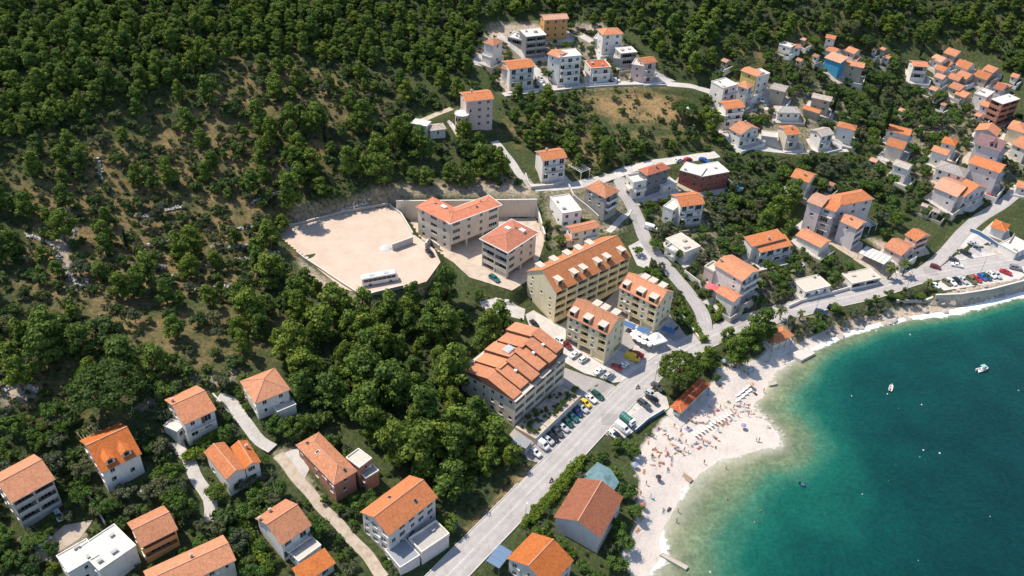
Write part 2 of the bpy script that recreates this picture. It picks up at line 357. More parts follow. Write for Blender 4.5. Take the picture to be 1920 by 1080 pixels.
def m_ground():
    m, n, b = newmat('hillside_ground')
    ge = N(n, 'ShaderNodeNewGeometry').outputs['Position']
    vc = N(n, 'ShaderNodeVertexColor'); vc.layer_name = 'zone'
    sp = N(n, 'ShaderNodeSeparateColor'); n.links.new(vc.outputs[0], sp.inputs[0])
    n1 = noise(n, 0.16, 6, 0.65, ge); n2 = noise(n, 0.9, 6, 0.7, ge); n3 = noise(n, 4.5, 4, 0.7, ge); n4 = noise(n, 0.045, 4, 0.6, ge)
    scrub = ramp(n, n2, [(0.28, (0.026,0.046,0.018)), (0.46, (0.050,0.072,0.028)), (0.60, (0.085,0.092,0.040)), (0.76, (0.16,0.130,0.070))])
    straw = ramp(n, n2, [(0.25, (0.12,0.085,0.040)), (0.42, (0.24,0.16,0.078)), (0.6, (0.36,0.25,0.130)), (0.8, (0.34,0.20,0.11))])
    fd = mth(n, 'ADD', mth(n, 'MULTIPLY', sp.outputs[0], 1.3), mth(n, 'MULTIPLY_ADD', n1, 2.4, -1.62), clamp=True)
    c = mixc(n, fd, scrub, straw)
    c = mixc(n, 1.0, c, ramp(n, noise(n, 2.6, 6, 0.8, ge), [(0.3, (0.62,0.66,0.60)), (0.5, (1,1,1)), (0.72, (1.45,1.35,1.2))]), 'MULTIPLY')
    rock = ramp(n, n3, [(0.3, (0.22,0.18,0.15)), (0.55, (0.46,0.40,0.35)), (0.8, (0.62,0.57,0.52))])
    c = mixc(n, mth(n, 'MULTIPLY', ramp(n, noise(n, 0.5, 8, 0.75, ge), [(0.62, (0,0,0)), (0.70, (1,1,1))]), mth(n, 'MULTIPLY', sp.outputs[0], 0.85)), c, rock)
    earth = ramp(n, n2, [(0.25, (0.30,0.22,0.16)), (0.55, (0.50,0.41,0.32)), (0.8, (0.60,0.52,0.45))])
    fp = mth(n, 'ADD', mth(n, 'MULTIPLY', sp.outputs[1], 1.6), mth(n, 'MULTIPLY_ADD', n2, 1.2, -0.95), clamp=True)
    c = mixc(n, fp, c, earth)
    peb = ramp(n, n3, [(0.25, (0.44,0.37,0.325)), (0.5, (0.64,0.565,0.51)), (0.75, (0.72,0.65,0.60))])
    peb = mixc(n, ramp(n, noise(n, 0.25, 5, 0.6, ge), [(0.5, (0,0,0)), (0.75, (1,1,1))]), peb, (0.52,0.46,0.40))
    fb = mth(n, 'MULTIPLY_ADD', mth(n, 'ADD', sp.outputs[2], mth(n, 'MULTIPLY_ADD', n2, 0.5, -0.25)), 3.0, -1.0, clamp=True)
    c = mixc(n, fb, c, peb)
    n.links.new(c, b.inputs['Base Color']); b.inputs['Roughness'].default_value = 0.95; b.inputs['Specular IOR Level'].default_value = 0.1
    bump(n, b, mth(n, 'ADD', n2, mth(n, 'MULTIPLY', n3, 0.5)), 0.7, 0.5); return m
nx, ny = XX.shape
V = np.stack([XX.ravel(), YY.ravel(), H.ravel()], 1)
idx = np.arange(nx*ny).reshape(nx, ny)
F = np.stack([idx[:-1,:-1].ravel(), idx[1:,:-1].ravel(), idx[1:,1:].ravel(), idx[:-1,1:].ravel()], 1)
me = bpy.data.meshes.new('ground'); me.vertices.add(len(V)); me.vertices.foreach_set('co', V.ravel())
me.loops.add(F.size); me.polygons.add(len(F)); me.loops.foreach_set('vertex_index', F.ravel().astype(np.int32))
me.polygons.foreach_set('loop_start', np.arange(0, F.size, 4, dtype=np.int32)); me.polygons.foreach_set('loop_total', np.full(len(F), 4, np.int32)) if False else None
me.update(calc_edges=True)
ca = me.color_attributes.new('zone', 'FLOAT_COLOR', 'POINT')
ca.data.foreach_set('color', np.stack([dry.ravel(), pale.ravel(), np.clip(beach, 0, 1).ravel(), np.ones(nx*ny)], 1).ravel().astype(np.float32))
me.polygons.foreach_set('use_smooth', [True]*len(F)); me.materials.append(m_ground())
g = ob('ground', me); g['kind'] = 'structure'

# ------------------------------------------------------------------ sea
def m_sea():
    m, n, b = newmat('sea_water')
    ge = N(n, 'ShaderNodeNewGeometry').outputs['Position']
    at = N(n, 'ShaderNodeAttribute'); at.attribute_name = 'shore'; d = at.outputs['Fac']
    wob = mth(n, 'MULTIPLY_ADD', noise(n, 0.035, 5, 0.6, ge), 26.0, -13.0)
    ds = mth(n, 'ADD', d, mth(n, 'MULTIPLY', wob, mth(n, 'MULTIPLY', d, 0.045, clamp=True)))
    col = ramp(n, mth(n, 'DIVIDE', ds, 160.0), [(0.0, (0.36,0.37,0.28)), (0.03, (0.21,0.25,0.165)), (0.07, (0.120,0.190,0.120)), (0.105, (0.040,0.155,0.105)), (0.15, (0.005,0.095,0.070)), (0.28, (0.0012,0.050,0.045)), (0.52, (0.0009,0.033,0.034)), (1.0, (0.0007,0.019,0.028))])
    patch = ramp(n, noise(n, 0.06, 5, 0.65, ge), [(0.36, (0.72,0.80,0.80)), (0.64, (1.2,1.14,1.1))])
    col = mixc(n, 1.0, col, patch, 'MULTIPLY')
    weed = ramp(n, noise(n, 0.35, 6, 0.7, ge), [(0.42, (0.70,0.72,0.55)), (0.6, (1.15,1.10,1.0))])
    col = mixc(n, mth(n, 'SUBTRACT', 1.0, mth(n, 'MULTIPLY', ds, 0.04, clamp=True), clamp=True), col, mixc(n, 1.0, col, weed, 'MULTIPLY'))
    b.inputs['Roughness'].default_value = 0.12; b.inputs['IOR'].default_value = 1.33; b.inputs['Specular IOR Level'].default_value = 0.5
    n.links.new(col, b.inputs['Base Color'])
    w1 = noise(n, 0.45, 4, 0.6, ge); w2 = noise(n, 1.6, 4, 0.65, ge)
    rip = ramp(n, noise(n, 0.75, 7, 0.75, ge), [(0.34, (0.66,0.72,0.76)), (0.5, (1,1,1)), (0.66, (1.32,1.25,1.2))]); n.links.new(mixc(n, 1.0, col, rip, 'MULTIPLY'), b.inputs['Base Color'])
    bp = N(n, 'ShaderNodeBump', Strength=0.75, Distance=0.45); n.links.new(mth(n, 'ADD', w1, mth(n, 'MULTIPLY', w2, 0.45)), bp.inputs['Height']); n.links.new(bp.outputs[0], b.inputs['Normal'])
    # foaming breakers: rough white water near the shore, stronger where the swell meets the rocks
    fo = N(n, 'ShaderNodeAttribute'); fo.attribute_name = 'surf'
    fn = mth(n, 'ADD', noise(n, 0.5, 7, 0.75, ge), mth(n, 'MULTIPLY', noise(n, 0.11, 3, 0.5, ge), 0.6))
    fm = mth(n, 'MULTIPLY_ADD', mth(n, 'SUBTRACT', mth(n, 'ADD', fo.outputs['Fac'], fn), 1.32), 5.0, 0.0, clamp=True)
    vo = N(n, 'ShaderNodeTexVoronoi', Scale=0.17); n.links.new(ge, vo.inputs['Vector']); glints = mth(n, 'MULTIPLY', mth(n, 'LESS_THAN', vo.outputs['Distance'], mth(n, 'MULTIPLY_ADD', noise(n, 0.05, 2, 0.5, ge), 0.22, -0.075)), mth(n, 'GREATER_THAN', noise(n, 2.2, 2, 0.5, ge), 0.5)); fm = mth(n, 'MAXIMUM', fm, mth(n, 'MULTIPLY', glints, 0.6))  # white flecks added to the mask paint sun glints on open water
    foam_and_glints = N(n, 'ShaderNodeBsdfDiffuse'); foam_and_glints.inputs[0].default_value = (0.80,0.82,0.82,1)
    tr = N(n, 'ShaderNodeBsdfTransparent'); tr.inputs[0].default_value = (0.93,0.98,0.94,1)
    mx = N(n, 'ShaderNodeMixShader'); n.links.new(mth(n, 'MULTIPLY', mth(n, 'SUBTRACT', 1.0, mth(n, 'DIVIDE', ds, 9.0, clamp=True)), 0.8, clamp=True), mx.inputs[0])
    n.links.new(b.outputs[0], mx.inputs[1]); n.links.new(tr.outputs[0], mx.inputs[2])
    mx2 = N(n, 'ShaderNodeMixShader'); n.links.new(fm, mx2.inputs[0]); n.links.new(mx.outputs[0], mx2.inputs[1]); n.links.new(foam_and_glints.outputs[0], mx2.inputs[2])
    out = n.nodes['Material Output']; n.links.new(mx2.outputs[0], out.inputs[0]); return m
sx = np.concatenate([[-1000,-300], np.arange(20, 330, 2.0), [345,400,600,1200,3000,6500]]); sy = np.concatenate([[-3500,-1500,-500,0,60], np.arange(90, 330, 2.0), [340,400,700,1600]])
SX, SY = np.meshgrid(sx, sy, indexing='ij'); SD, _ = seg_dist(SX, SY, coast); SD = np.where(in_poly(SX, SY, sea_poly), SD, 0.0); SDC = SD+np.minimum(SD, 14)*(0.5*smooth((SX-66)/14)+1.6*smooth((SX-96)/22))
SPX, _q = project(np.stack([SX.ravel(), SY.ravel(), 0*SX.ravel()], 1)); SPX = SPX.reshape(SX.shape)
surf = (1-smooth(SD/3.6))*0.55 + smooth((SX-92)/16)*(1-smooth((SD-0.5)/9))*0.40 + smooth((SX-130)/40)*(1-smooth((SD-3)/14))*0.22 + (1-smooth(np.hypot(SX-43, SY-148)/9))*0.5
sV = np.stack([SX.ravel(), SY.ravel(), np.where(SX.ravel() < 9e9, 0.0, 0)], 1); si = np.arange(SX.size).reshape(SX.shape)
sF = np.stack([si[:-1,:-1].ravel(), si[1:,:-1].ravel(), si[1:,1:].ravel(), si[:-1,1:].ravel()], 1)
me = bpy.data.meshes.new('sea'); me.from_pydata(sV.tolist(), [], sF.tolist())
for nm, arr in (('shore', SDC), ('surf', surf)):
    a = me.attributes.new(nm, 'FLOAT', 'POINT'); a.data.foreach_set('value', arr.ravel().astype(np.float32))
me.materials.append(m_sea()); o = ob('sea', me); o['kind'] = 'structure'

# ------------------------------------------------------------------ roads, paving, lots
def m_surface(name, c0, c1, c2, crack=0.0, scale=0.6, lanes=False):
    m, n, b = newmat(name); ge = N(n, 'ShaderNodeNewGeometry').outputs['Position']
    c = ramp(n, noise(n, scale, 6, 0.65, ge), [(0.25, c0), (0.5, c1), (0.78, c2)])
    gr = ramp(n, noise(n, 7.0, 3, 0.7, ge), [(0.3, (0.82,0.82,0.82)), (0.7, (1.1,1.1,1.1))]); c = mixc(n, 1.0, c, gr, 'MULTIPLY')
    if lanes:
        uv = N(n, 'ShaderNodeUVMap'); uv.uv_map = 'UVMap'; sx_ = N(n, 'ShaderNodeSeparateXYZ'); n.links.new(uv.outputs[0], sx_.inputs[0])
        ln = ramp(n, sx_.outputs[0], [(0.0, (0.88,0.86,0.84)), (0.08, (1.04,1.03,1.02)), (0.16, (0.90,0.90,0.90)), (0.25, (1.03,1.03,1.03)), (0.36, (0.90,0.90,0.90)), (0.5, (1.05,1.05,1.05)), (0.62, (0.90,0.90,0.90)), (0.74, (1.03,1.03,1.03)), (0.86, (0.90,0.90,0.90)), (1.0, (0.92,0.9,0.88))]); c = mixc(n, 0.8, c, ln, 'MULTIPLY')
        v2 = N(n, 'ShaderNodeTexVoronoi', Scale=0.09, distance='CHEBYCHEV'); n.links.new(ge, v2.inputs['Vector']); 
        s2 = N(n, 'ShaderNodeSeparateColor'); n.links.new(v2.outputs['Color'], s2.inputs[0]); c = mixc(n, mth(n, 'MULTIPLY', mth(n, 'MULTIPLY', mth(n, 'GREATER_THAN', s2.outputs[0], 0.72), mth(n, 'LESS_THAN', v2.outputs['Distance'], 0.22)), 0.55), c, (0.24,0.23,0.225))
    if crack:
        vo = N(n, 'ShaderNodeTexVoronoi', Scale=0.35, feature='DISTANCE_TO_EDGE'); n.links.new(ge, vo.inputs['Vector'])
        c = mixc(n, mth(n, 'MULTIPLY', mth(n, 'LESS_THAN', vo.outputs['Distance'], 0.03), crack), c, sc3(c0, 0.7))
    n.links.new(c, b.inputs['Base Color']); b.inputs['Roughness'].default_value = 0.9; bump(n, b, noise(n, 9, 3, 0.7, ge), 0.3, 0.03); return m
SURF = {'asphalt': m_surface('worn_asphalt', (0.34,0.315,0.305), (0.41,0.385,0.375), (0.47,0.445,0.435), 0.25, 0.22, True),
        'concrete': m_surface('street_concrete', (0.40,0.37,0.34), (0.52,0.49,0.46), (0.60,0.58,0.55), 0.2, 0.3),
        'dirt': m_surface('dirt_track', (0.34,0.26,0.19), (0.47,0.39,0.31), (0.56,0.49,0.42)),
        'gravel': m_surface('lot_gravel', (0.49,0.375,0.295), (0.55,0.44,0.355), (0.60,0.50,0.415), 0, 0.2),
        'paving': m_surface('pale_paving', (0.46,0.42,0.39), (0.56,0.52,0.49), (0.64,0.61,0.58), 0.3, 0.4),
        'lawn': m_surface('lawn_grass', (0.03,0.06,0.015), (0.055,0.085,0.025), (0.11,0.115,0.045)),
        'yard': m_surface('yard_dirt', (0.36,0.28,0.21), (0.50,0.41,0.33), (0.60,0.52,0.45), 0, 0.3)}
for name, wd, mt, S in road_geo:
    mb = MB(); hw = wd/2; L = []
    for k in range(len(S)):
        t = S[min(k+1, len(S)-1)]-S[max(k-1, 0)]; t = t/np.hypot(t[0], t[1]); nrm = np.array([-t[1], t[0]])
        wob = 0.0 if mt == 'asphalt' else 0.18*math.sin(k*1.3)+0.12*math.sin(k*0.47+1)
        L.append((S[k]+np.array([*(nrm*(hw+wob)), 0]), S[k]-np.array([*(nrm*(hw-wob)), 0])))
    for k in range(len(L)-1):
        a, b_ = L[k]; c, d = L[k+1]; dn = np.array([0, 0, 0.35])
        mb.face([b_, d, c, a], 0, [(1, k*2), (1, k*2+2), (0, k*2+2), (0, k*2)]); mb.face([a, c, c-dn, a-dn]); mb.face([d, b_, b_-dn, d-dn])
    o = mb.obj(name, SURF[mt]); o['kind'] = 'structure'
    if wd == 8.0:
        for sd in (-1, 1):
            kb = MB()
            for k in range(len(S)-1):
                q = []
                for kk in (k, k+1):
                    t = S[min(kk+1, len(S)-1)]-S[max(kk-1, 0)]; t = t/np.hypot(t[0], t[1]); nr = np.array([-t[1], t[0], 0])*sd
                    q.append((S[kk]+nr*4.02, S[kk]+nr*4.3))
                u = np.array([0, 0, 0.13]); (a0, a1), (b0, b1) = q
                if k % 30 > 27: continue
                kb.face([a0+u, b0+u, b1+u, a1+u] if sd < 0 else [a1+u, b1+u, b0+u, a0+u]); kb.face([a0-u, b0-u, b0+u, a0+u]); kb.face([b1-u, a1-u, a1+u, b1+u])
            kb.obj('kerb', plain('kerb_stone', (0.50,0.47,0.44), 0.9), o)
        for off, mat_ in ((0.0, 'line'), (3.7, 'line')):
            lm = MB()
            for k in range(len(S)-1):
                if off == 0.0 and (k % 9 == 8): continue
                q = []
                for kk in (k, k+1):
                    t = S[min(kk+1, len(S)-1)]-S[max(kk-1, 0)]; t = t/np.hypot(t[0], t[1]); nr = np.array([-t[1], t[0], 0])
                    q.append((S[kk]+nr*(off+0.05)+[0,0,0.006], S[kk]+nr*(off-0.05)+[0,0,0.006]))
                lm.face([q[0][1], q[1][1], q[1][0], q[0][0]])
            l = lm.obj('road_marking', plain('road_paint', (0.62,0.61,0.58), 0.7, 0, 0.25, 2.0), o)
def sheet(name, P, dz, mat, zfix=None, step=2.5, kind='structure'):
    bm = bmesh.new(); vs = [bm.verts.new((x, y, 0)) for x, y in P]; f = bm.faces.new(vs)
    bm.normal_update()
    if f.normal.z < 0: f.normal_flip()
    xs = [p[0] for p in P]; ys = [p[1] for p in P]
    if zfix is None:
        for lo, hi, nrm in ((min(xs), max(xs), (1,0,0)), (min(ys), max(ys), (0,1,0))):
            q = lo+step
            while q < hi:
                bmesh.ops.bisect_plane(bm, geom=bm.verts[:]+bm.edges[:]+bm.faces[:], plane_co=Vector(nrm)*q, plane_no=nrm); q += step
        co = np.array([v.co[:2] for v in bm.verts]); zz = hgt_arr(co[:,0], co[:,1])
        for v, z in zip(bm.verts, zz): v.co.z = z+dz
    else:
        for v in bm.verts: v.co.z = zfix
    bmesh.ops.triangulate(bm, faces=bm.faces[:])
    me = bpy.data.meshes.new(name); bm.to_mesh(me); bm.free(); me.materials.append(mat)
    o = ob(name, me)
    if kind: o['kind'] = kind
    return o
sheet('gravel_lot', LOT, 0, SURF['gravel'], 20.08)
sheet('building_yard', YARD, 0, SURF['yard'], 16.68)
PAVES = [('pavement', 'paving', [(1178,462),(1204,448),(1222,478),(1215,505),(1195,498)], 0.08),('pavement', 'asphalt', [(1045,612),(1062,600),(1110,590),(1180,520),(1205,512),(1215,525),(1262,600),(1300,640),(1232,640),(1190,650),(1130,690),(1062,652)], 0.05),('pavement', 'paving', [(1062,640),(1075,625),(1180,665),(1205,625),(1232,628),(1300,640),(1285,655),(1225,688),(1190,712),(1150,718),(1095,700),(1045,672)], 0.10),
 ('pavement', 'paving', [(985,590),(1000,582),(1060,615),(1062,640),(1045,650),(1000,632)], 0.11),
 ('pavement', 'paving', [(898,566),(930,558),(985,580),(982,600),(955,594),(910,584)], 0.10),
 ('pavement', 'asphalt', [(955,815),(1060,690),(1100,705),(1150,722),(1170,740),(1110,790),(1022,870),(990,862)], 0.07),
 ('pavement', 'paving', [(1135,815),(1165,780),(1215,728),(1250,745),(1255,765),(1200,800),(1160,830)], 0.10),
 ('pavement', 'paving', [(1755,535),(1770,520),(1910,495),(1925,500),(1925,515),(1910,525),(1770,545)], 0.06),
 ('pavement', 'paving', [(1740,505),(1772,478),(1810,446),(1822,432),(1900,470),(1890,486),(1800,500)], 0.08),
 ('pavement', 'paving', [(1505,565),(1560,545),(1590,540),(1600,550),(1520,572)], 0.07),
 ('pavement', 'concrete', [(1170,372),(1190,350),(1215,365),(1260,352),(1280,358),(1240,375),(1195,386)], 0.07),
 ('pavement', 'concrete', [(1020,340),(1060,328),(1075,342),(1068,350),(1030,352)], 0.07),
 ('pavement', 'concrete', [(885,112),(905,96),(925,112),(905,125),(890,122)], 0.07),
 ('pavement', 'concrete', [(1190,150),(1225,132),(1268,152),(1240,157),(1205,158)], 0.07),
 ('pavement', 'paving', [(1590,540),(1595,530),(1650,520),(1690,500),(1712,512),(1650,536)], 0.07),
 ('driveway', 'concrete', [(312,830),(345,828),(352,850),(340,862)], 0.06),
 ('driveway', 'dirt', [(62,1040),(120,985),(175,975),(150,1010),(85,1052)], 0.07),
 ('driveway', 'concrete', [(515,855),(560,840),(580,880),(570,900),(540,890)], 0.07),
 ('lawn', 'lawn', [(362,845),(395,800),(420,815),(425,835),(385,850)], 0.06),
 ('lawn', 'lawn', [(862,240),(900,245),(925,243),(905,258),(865,250)], 0.08),
 ('footpath', 'concrete', [(842,225),(850,232),(862,250),(866,258),(856,256),(846,240),(838,228)], 0.09),
]
pave_polys = []
for nm, mt, pxs, dz in PAVES:
    P = pxpoly(pxs); pave_polys.append((nm, P)); sheet(nm, P, dz, SURF[mt])

# ------------------------------------------------------------------ free-standing walls
def wall_run(name, label, pxs, h, t=0.35, mat=None, cap=True, cat='wall', zb=None, depth=1.5, group=None, ztop=None):
    P = [atz(x, y, zb) if zb is not None else gnd(x, y) for x, y in pxs]; S = []
    for a, b_ in zip(P[:-1], P[1:]):
        n_ = max(1, int(np.linalg.norm(b_[:2]-a[:2])/3))
        S += [a+(b_-a)*k/n_ for k in range(n_)]
    S.append(P[-1]); S = np.array(S)
    if zb is None: S[:,2] = hgt_arr(S[:,0], S[:,1])
    org = S[0].copy(); T = thing(name, label, cat, org, 0, group); mb = MB(); cp = MB()
    L = []
    for k in range(len(S)):
        d = S[min(k+1, len(S)-1)]-S[max(k-1, 0)]; d = d/np.hypot(d[0], d[1]); L.append(np.array([-d[1], d[0]]))
    def sec(k, hw, z0, z1):
        p = S[k]-org; n2 = L[k]*hw; zt = (ztop-org[2]) if ztop is not None else p[2]+z1
        return [(p[0]+n2[0], p[1]+n2[1], p[2]+z0), (p[0]-n2[0], p[1]-n2[1], p[2]+z0), (p[0]-n2[0], p[1]-n2[1], zt), (p[0]+n2[0], p[1]+n2[1], zt)]
    for mbx, hw, z0, z1, use in ((mb, t/2, -depth, h, True), (cp, t/2+0.05, h, h+0.1, cap)):
        if not use: continue
        for k in range(len(S)-1):
            a = sec(k, hw, z0, z1); b_ = sec(k+1, hw, z0, z1)
            if mbx is cp and ztop is not None:
                up = lambda q: [(x, y, (ztop-org[2])+(0.0 if i < 2 else 0.1)) for i, (x, y, z) in enumerate(q)]
                a = up(a); b_ = up(b_)
            for q in range(4): mbx.face([a[q], a[(q+1) % 4], b_[(q+1) % 4], b_[q]])
            if k == 0: mbx.face(a[::-1])
            if k == len(S)-2: mbx.face(b_)
    mb.obj('wall_body', mat or CONC, T)
    if h > 6:
        for k in range(1, len(S)-1, 2):
            p = S[k]-org; r_ = MB(); r_.box(-.22, .22, -t/2-.16, -t/2-.004, -depth, h, 0, Matrix.Translation(p)@Matrix.Rotation(math.atan2(S[k+1][1]-S[k-1][1], S[k+1][0]-S[k-1][0]), 4, 'Z')); r_.obj('pilaster', mat or CONC, T)
    if cap: cp.obj('coping', plain('coping_stone', (0.58,0.55,0.51), 0.8), T)
    return T
WALLS = [
 ('retaining_wall', 'long pale concrete retaining wall behind the two unfinished apartment blocks', [(744,410),(780,410),(870,409),(1005,407)], 7.6, 0.5, 'beige', 16.6),
 ('retaining_wall', 'low grey concrete wall below the parked coach at the lot edge', [(678,560),(686,558),(756,540)], 1.2, 0.4, None, None),
 ('retaining_wall', 'thin edge wall along the lower left side of the gravel lot', [(556,474),(600,505),(640,532),(676,556)], 0.8, 0.35, 'stone', None),
 ('retaining_wall', 'low wall along the upper hillside edge of the gravel lot', [(540,424),(640,399),(728,384)], 0.7, 0.35, 'stone', None),
 ('retaining_wall', 'concrete wall dividing the gravel lot from the apartment yard', [(730,386),(752,403),(774,440)], 0.8, 0.35, None, 20.0),
 ('retaining_wall', 'short stub of concrete wall with weeds on the gravel lot', [(736,470),(774,456)], 2.6, 0.4, None, 20.0),
 ('retaining_wall', 'angled concrete wall by the dark car beside the larger apartment block', [(798,466),(808,459),(824,470)], 2.2, 0.4, None, None),
 ('retaining_wall', 'slanting concrete wall climbing beside the right unfinished apartment block', [(1001,384),(1010,410),(1021,450)], 2.5, 0.5, None, None),
 ('sea_wall', 'long stone sea wall below the row of parked cars', [(1749,567),(1795,565),(1852,556),(1917,539)], 3.5, 0.6, 'stone', 1.25),
 ('sea_wall', 'rough stone sea wall below the palms on the promenade', [(1680,566),(1715,566),(1748,560)], 0.8, 0.6, 'stone', None),
 ('garden_wall', 'white garden wall along the promenade left of the flat garages', [(1478,578),(1500,568),(1560,552),(1592,543)], 1.3, 0.3, 'white', None),
 ('garden_wall', 'stone garden wall beside the lane climbing past the yellow blocks', [(1272,588),(1292,612),(1312,640)], 1.2, 0.35, 'stone', None),
 ('garden_wall', 'white lane wall in front of the house with the pink parasol', [(1282,515),(1302,530),(1325,548),(1345,562)], 2.0, 0.3, 'white', None),
 ('garden_wall', 'pale wall below the white house above the apartment blocks', [(985,330),(996,356),(1035,352),(1058,344)], 1.4, 0.35, None, None),
 ('garden_wall', 'concrete wall beside the lane next to the grey house', [(1066,352),(1075,372),(1100,392),(1122,412)], 1.6, 0.35, None, None),
 ('garden_wall', 'dark blue fence wall between the beach and the car park', [(1190,812),(1215,790),(1245,772)], 1.4, 0.2, 'bluew', None),
 ('garden_wall', 'white wall beside the blue ramp at the right parking yard', [(1818,434),(1850,450),(1888,476)], 1.6, 0.4, 'bluew', None),
 ('garden_wall', 'low wall along the field edge of the hill road', [(948,183),(1012,175),(1080,167),(1160,162),(1250,162)], 0.7, 0.3, None, None),
 ('garden_wall', 'small garden wall next to the lane in the lower left village', [(400,742),(420,765),(440,790)], 0.9, 0.3, None, None),
 ('garden_wall', 'thin wall beside the driveway of the leftmost house', [(150,915),(172,940),(198,985)], 1.0, 0.3, 'stone', None),
]
plain('bluew', (0.10,0.20,0.36), 0.6)
for nm, lab, pxs, h, t, mk, zb in WALLS:
    mat_ = {'beige': WM('beige'), 'stone': STONEW, 'white': WM('white'), 'bluew': MATS['bluew'], None: CONC}[mk]
    wall_run(nm, lab, pxs, h, t, mat_, True, 'wall', zb)
# ------------------------------------------------------------------ buildings
FOOT = []          # footprints (centre, angle, half length, half width)
_wm = {}
def window_meshes(w_, h_, shut):
    k = (round(w_, 1), round(h_, 1), shut)
    if k not in _wm:
        w_, h_ = k[0], k[1]; f = MB(); t = 0.07; d0, d1 = -0.05, 0.05
        f.box(-w_/2, w_/2, d0, d1, 0, t); f.box(-w_/2, w_/2, d0, d1, h_-t, h_); f.box(-w_/2, -w_/2+t, d0, d1, t, h_-t); f.box(w_/2-t, w_/2, d0, d1, t, h_-t)
        if w_ > 0.9:
            nb = max(1, int(w_/1.2))
            for q in range(nb): x = -w_/2+w_*(q+1)/(nb+1); f.box(x-0.03, x+0.03, d0, d1-0.01, t, h_-t)
        p = MB(); p.box(-w_/2+t, w_/2-t, -0.012, 0.012, t, h_-t)
        s = MB(); s.box(-w_/2-0.1, w_/2+0.1, -0.30, -0.06, -0.08, 0.0)
        sh = None
        if shut:
            sh = MB(); sh.box(-w_/2-w_*0.48, -w_/2-0.03, -0.24, -0.20, 0.02, h_-0.02)
            for q in range(4): z = 0.1+q*(h_-0.2)/4; sh.box(-w_/2-w_*0.45, -w_/2-0.06, -0.26, -0.24, z, z+0.12)
        _wm[k] = (f.mesh('window', FRAME), p.mesh('pane', GLASS), s.mesh('sill', FRAME), sh.mesh('shutter', SHUT if shut == 1 else SHUTB) if sh else None)
    return _wm[k]

def facade_openings(style, S, fl, fh, rnd, z_pil=0):
    out = []
    if style == 'blank': return out
    for i in range(fl):
        zb = i*fh
        if style == 'pil' and i == 0:
            n_ = max(1, int(S/5.0)); p = S/n_
            out += [(q*p+0.35, (q+1)*p-0.35, 0.05, fh-0.35, 5.0, 'void') for q in range(n_)]; continue
        if style in ('win', 'pil', 'shut'):
            n_ = max(1, int(S/3.1)); p = S/n_
            for q in range(n_):
                if rnd.random() < 0.12: continue
                w_ = 1.2 if rnd.random() < 0.75 else 0.8; c = (q+0.5)*p
                out.append((c-w_/2, c+w_/2, zb+0.95, zb+2.25, 0.22, 'win'))
        elif style == 'few':
            n_ = max(1, int(S/4.5)); p = S/n_
            for q in range(n_):
                if rnd.random() < 0.35: continue
                c = (q+0.5)*p+rnd.uniform(-.4, .4); out.append((c-0.45, c+0.45, zb+1.0, zb+2.1, 0.2, 'win'))
        elif style in ('bal', 'balw'):
            n_ = max(1, int(S/3.0)); p = S/n_
            for q in range(n_):
                c = (q+0.5)*p
                if (q+i) % 2 == 0: out.append((c-0.9, c+0.9, zb+0.08, zb+2.2, 0.22, 'win'))
                else: out.append((c-0.6, c+0.6, zb+0.95, zb+2.2, 0.22, 'win'))
        elif style in ('log', 'arch'):
            n_ = max(1, int(S/4.2)); p = S/n_
            out += [(q*p+0.25, (q+1)*p-0.25, zb+0.12, zb+fh-0.35, 1.5, 'log') for q in range(n_)]
        elif style == 'band':      # wide glazed openings of the unfinished blocks
            n_ = max(1, int(S/4.4)); p = S/n_
            for q in range(n_):
                w_ = [1.3, 3.0, 1.3, 3.4][(q+(1 if S > 15 else 0)) % 4]; w_ = min(w_, p-0.5); c = (q+0.5)*p
                out.append((c-w_/2, c+w_/2, zb+0.9, zb+2.3, 0.35, 'dark'))
        elif style == 'ybay':      # stacked balconies between window bays over an open ground floor
            if i == 0:
                n_ = 3; p = S/n_; out += [(q*p+0.3, (q+1)*p-0.3, 0.05, fh-0.3, 4.5, 'void') for q in range(n_)]; continue
            for c in (0.09, 0.25): out.append((S*c-0.5, S*c+0.5, zb+0.95, zb+2.2, 0.22, 'win'))
            out.append((S*0.36, S*0.54, zb+0.12, zb+fh-0.35, 1.5, 'log')); out.append((S*0.66-0.5, S*0.66+0.5, zb+0.95, zb+2.2, 0.22, 'win')); out.append((S*0.80, S*0.97, zb+0.12, zb+fh-0.35, 1.5, 'log'))
        elif style == 'bandp':
            if i == 0:
                n_ = max(1, int(S/6.0)); p = S/n_
                out += [(q*p+0.3, (q+1)*p-0.3, 0.05, fh-0.3, 5.5, 'void') for q in range(n_)]
            else:
                n_ = max(1, int(S/4.4)); p = S/n_
                for q in range(n_):
                    w_ = [3.0, 1.2, 1.2, 3.6, 1.3][q % 5]; w_ = min(w_, p-0.5); c = (q+0.5)*p; out.append((c-w_/2, c+w_/2, zb+0.9, zb+2.3, 0.35, 'dark'))
    return out

def rail_mesh(L, solid, depth):
    mb = MB()
    if solid:
        mb.box(-L/2, L/2, -depth, -depth+0.12, 0.0, 0.95); mb.box(-L/2, -L/2+0.12, -depth+0.12, 0, 0, 0.95); mb.box(L/2-0.12, L/2, -depth+0.12, 0, 0, 0.95)
    else:
        for z in (0.35, 0.65, 0.95): mb.box(-L/2, L/2, -depth, -depth+0.05, z-0.05, z)
        n_ = max(2, int(L/0.9))
        for q in range(n_+1): x = -L/2+0.04+(L-0.08)*q/n_; mb.box(x-0.03, x+0.03, -depth+0.01, -depth+0.06, 0, 0.95)
        for x in (-L/2, L/2-0.05): mb.box(x, x+0.05, -depth+0.05, 0, 0.9, 0.95)
    return mb

